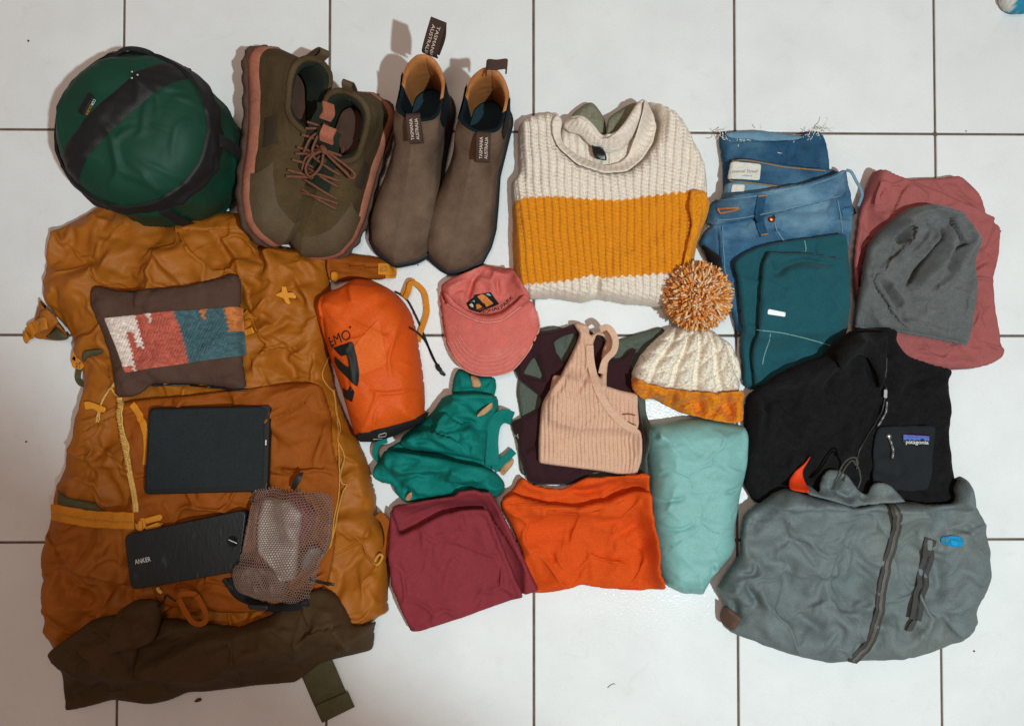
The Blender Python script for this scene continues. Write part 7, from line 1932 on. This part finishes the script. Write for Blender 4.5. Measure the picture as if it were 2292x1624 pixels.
# pompom: some fifteen hundred yarn ends
PC = P3(1561, 664, 0.052); RP = 0.056
rs = np.random.RandomState(5)
V = []; F = []; Cc = []
core = []
yarn = [lin((218, 136, 56))[:3], lin((204, 116, 44))[:3], lin((226, 168, 112))[:3], lin((232, 200, 164))[:3], lin((180, 104, 58))[:3], lin((222, 150, 84))[:3]]
for i in range(2800):
    zc_ = rs.uniform(-0.75, 1); ph = rs.uniform(0, 2 * math.pi); rr = math.sqrt(1 - zc_ * zc_)
    d = np.array([rr * math.cos(ph), rr * math.sin(ph), zc_])
    d = d + 0.14 * np.array([math.sin(7 * d[0] + 3 * d[1]), math.sin(6 * d[1] - 4 * d[2]), math.sin(8 * d[2] + 5 * d[0])]) + rs.normal(0, 0.16, 3); d /= np.linalg.norm(d)
    t1 = np.cross(d, rs.normal(0, 1, 3)); t1 /= np.linalg.norm(t1); t2 = np.cross(d, t1)
    Ls = RP * rs.uniform(0.72, 1.0); bend = rs.normal(0, 0.55) * RP
    w = rs.uniform(0.0014, 0.0023)
    c = np.array(yarn[rs.choice(6, p=[.18, .10, .26, .28, .04, .14])])
    b0 = len(V)
    for f, wf in ((0.45, 0.8), (0.75, 1.0), (0.93, 1.0), (1.0, 0.55)):
        p = PC + d * Ls * f + t1 * bend * f * f
        q_ = p - PC; p = PC + q_ / np.linalg.norm(q_) * Ls * (f if f < 0.8 else 0.8 + (f - 0.8) * 0.7)
        for k in range(4):
            a = k * math.pi / 2
            V.append(p + (math.cos(a) * t1 + math.sin(a) * t2) * w * wf)
            Cc.append(c * (1.0 + rs.uniform(-.05, .05)))
    for q in range(3):
        for k in range(4):
            F.append([b0 + q * 4 + k, b0 + q * 4 + (k + 1) % 4, b0 + q * 4 + 4 + (k + 1) % 4, b0 + q * 4 + 4 + k])
    F.append([b0 + 12, b0 + 13, b0 + 14, b0 + 15])
for zi in range(9):
    for k in range(18):
        ph = math.pi * (zi + 0.5) / 9 ; th_ = 2 * math.pi * k / 18
        V.append(PC + RP * 0.62 * np.array([math.sin(ph) * math.cos(th_), math.sin(ph) * math.sin(th_), math.cos(ph)])); Cc.append(np.array(yarn[1]))
b0 = len(V) - 9 * 18
for zi in range(8):
    for k in range(18):
        F.append([b0 + zi * 18 + k, b0 + zi * 18 + 18 + k, b0 + zi * 18 + 18 + (k + 1) % 18, b0 + zi * 18 + (k + 1) % 18])
F.append([b0 + k for k in range(18)]); F.append([b0 + 8 * 18 + k for k in range(18)][::-1])
V = np.array(V); V[:, 2] = np.maximum(V[:, 2], 0.002)
YARN = material('pompom_yarn', (200, 120, 50), rough=0.95, spec=0.1, var=0.06, vscale=300, attr=True)
mesh('pompom', V, F, YARN, bh, attr=np.column_stack([Cc, np.ones(len(Cc))]))

# ------------------------------------------------------------------ sock at the far corner, crumbs on the tiles
SOC = material('white_terry', (206, 204, 198), rough=0.95, var=0.08, vscale=200, bump=0.8, bscale=700, attr=True)
so = thing('sock', 'white and blue sock toe at the top right corner of the picture', 'sock', 2300, -40)
def soc_col(x, y):
    q = U(2296, 4, 0.03)
    d = np.hypot(x - q[0], y - q[1])
    m = np.clip((0.017 - d + 0.004 * pn(x / 0.006, y / 0.006, 3)) / 0.004, 0, 1)[:, None]
    return np.array(lin((204, 202, 196))[:3]) * (1 - m) + np.array(lin((40, 130, 160))[:3]) * m
cloth(so, 'toe', [(2243,-60),(2241,-20),(2246,4),(2258,20),(2278,28),(2310,26),(2340,10),(2360,-40),(2330,-110),(2270,-110)], SOC, 0.040, z=0.02, edge=0.03, color=soc_col, noise=[('soft', 2, 20, 0, 1, 351)], step=0.002)
CRB = material('brown_crumb', (96, 58, 40), rough=0.9, var=0.3, vscale=900)
def crumb(x, y, r, label, st=1.0, rot=0.0):
    c = P3(x, y, 0.0); q = np.random.RandomState(int(x + y))
    rings = []
    for f in (0.0, 0.35, 0.75, 1.0):
        rad = r * math.sqrt(max(1 - (2 * f - 0.7) ** 2 / 2.0, 0.05))
        ring = []
        for t in np.linspace(0, 2 * math.pi, 8, endpoint=False):
            rr = rad * (1 + q.uniform(-.25, .25))
            dx, dy = rr * st * math.cos(t), rr * math.sin(t)
            ring.append((c[0] + dx * math.cos(rot) - dy * math.sin(rot), c[1] + dx * math.sin(rot) + dy * math.cos(rot), 0.0002 + f * r * 0.9))
        rings.append(np.array(ring))
    o = loft(None, 'crumb', rings, CRB, cap0=True, cap1=True)
    tag(o, label, 'crumb', 'crumbs on the floor tiles')
crumb(64, 92, 0.0017, 'tiny brown crumb on the tile left of the green sack')
crumb(444, 1565, 0.0028, 'dark oval crumb on the tile below the backpack base', 1.9, 0.3)
crumb(936, 593, 0.0010, 'black speck on the tile between the toes of the ankle boots')
crumb(2162, 294, 0.0012, 'dark speck beside the grout joint above the rose trousers', 0.7)
crumb(2180, 1456, 0.0014, 'small reddish crumb on the tile right of the grey jacket hem')
crumb(59, 988, 0.0014, 'greyish fleck on the tile left of the backpack flank')
hair = tube(None, 'hair', [P3(x, y, 0.001) for x, y in ((1360,1538),(1367,1532),(1374,1529),(1377,1531))], 0.0004, BLK, k=4)
tag(hair, 'short dark hair lying on the tile below the orange shirt', 'hair')
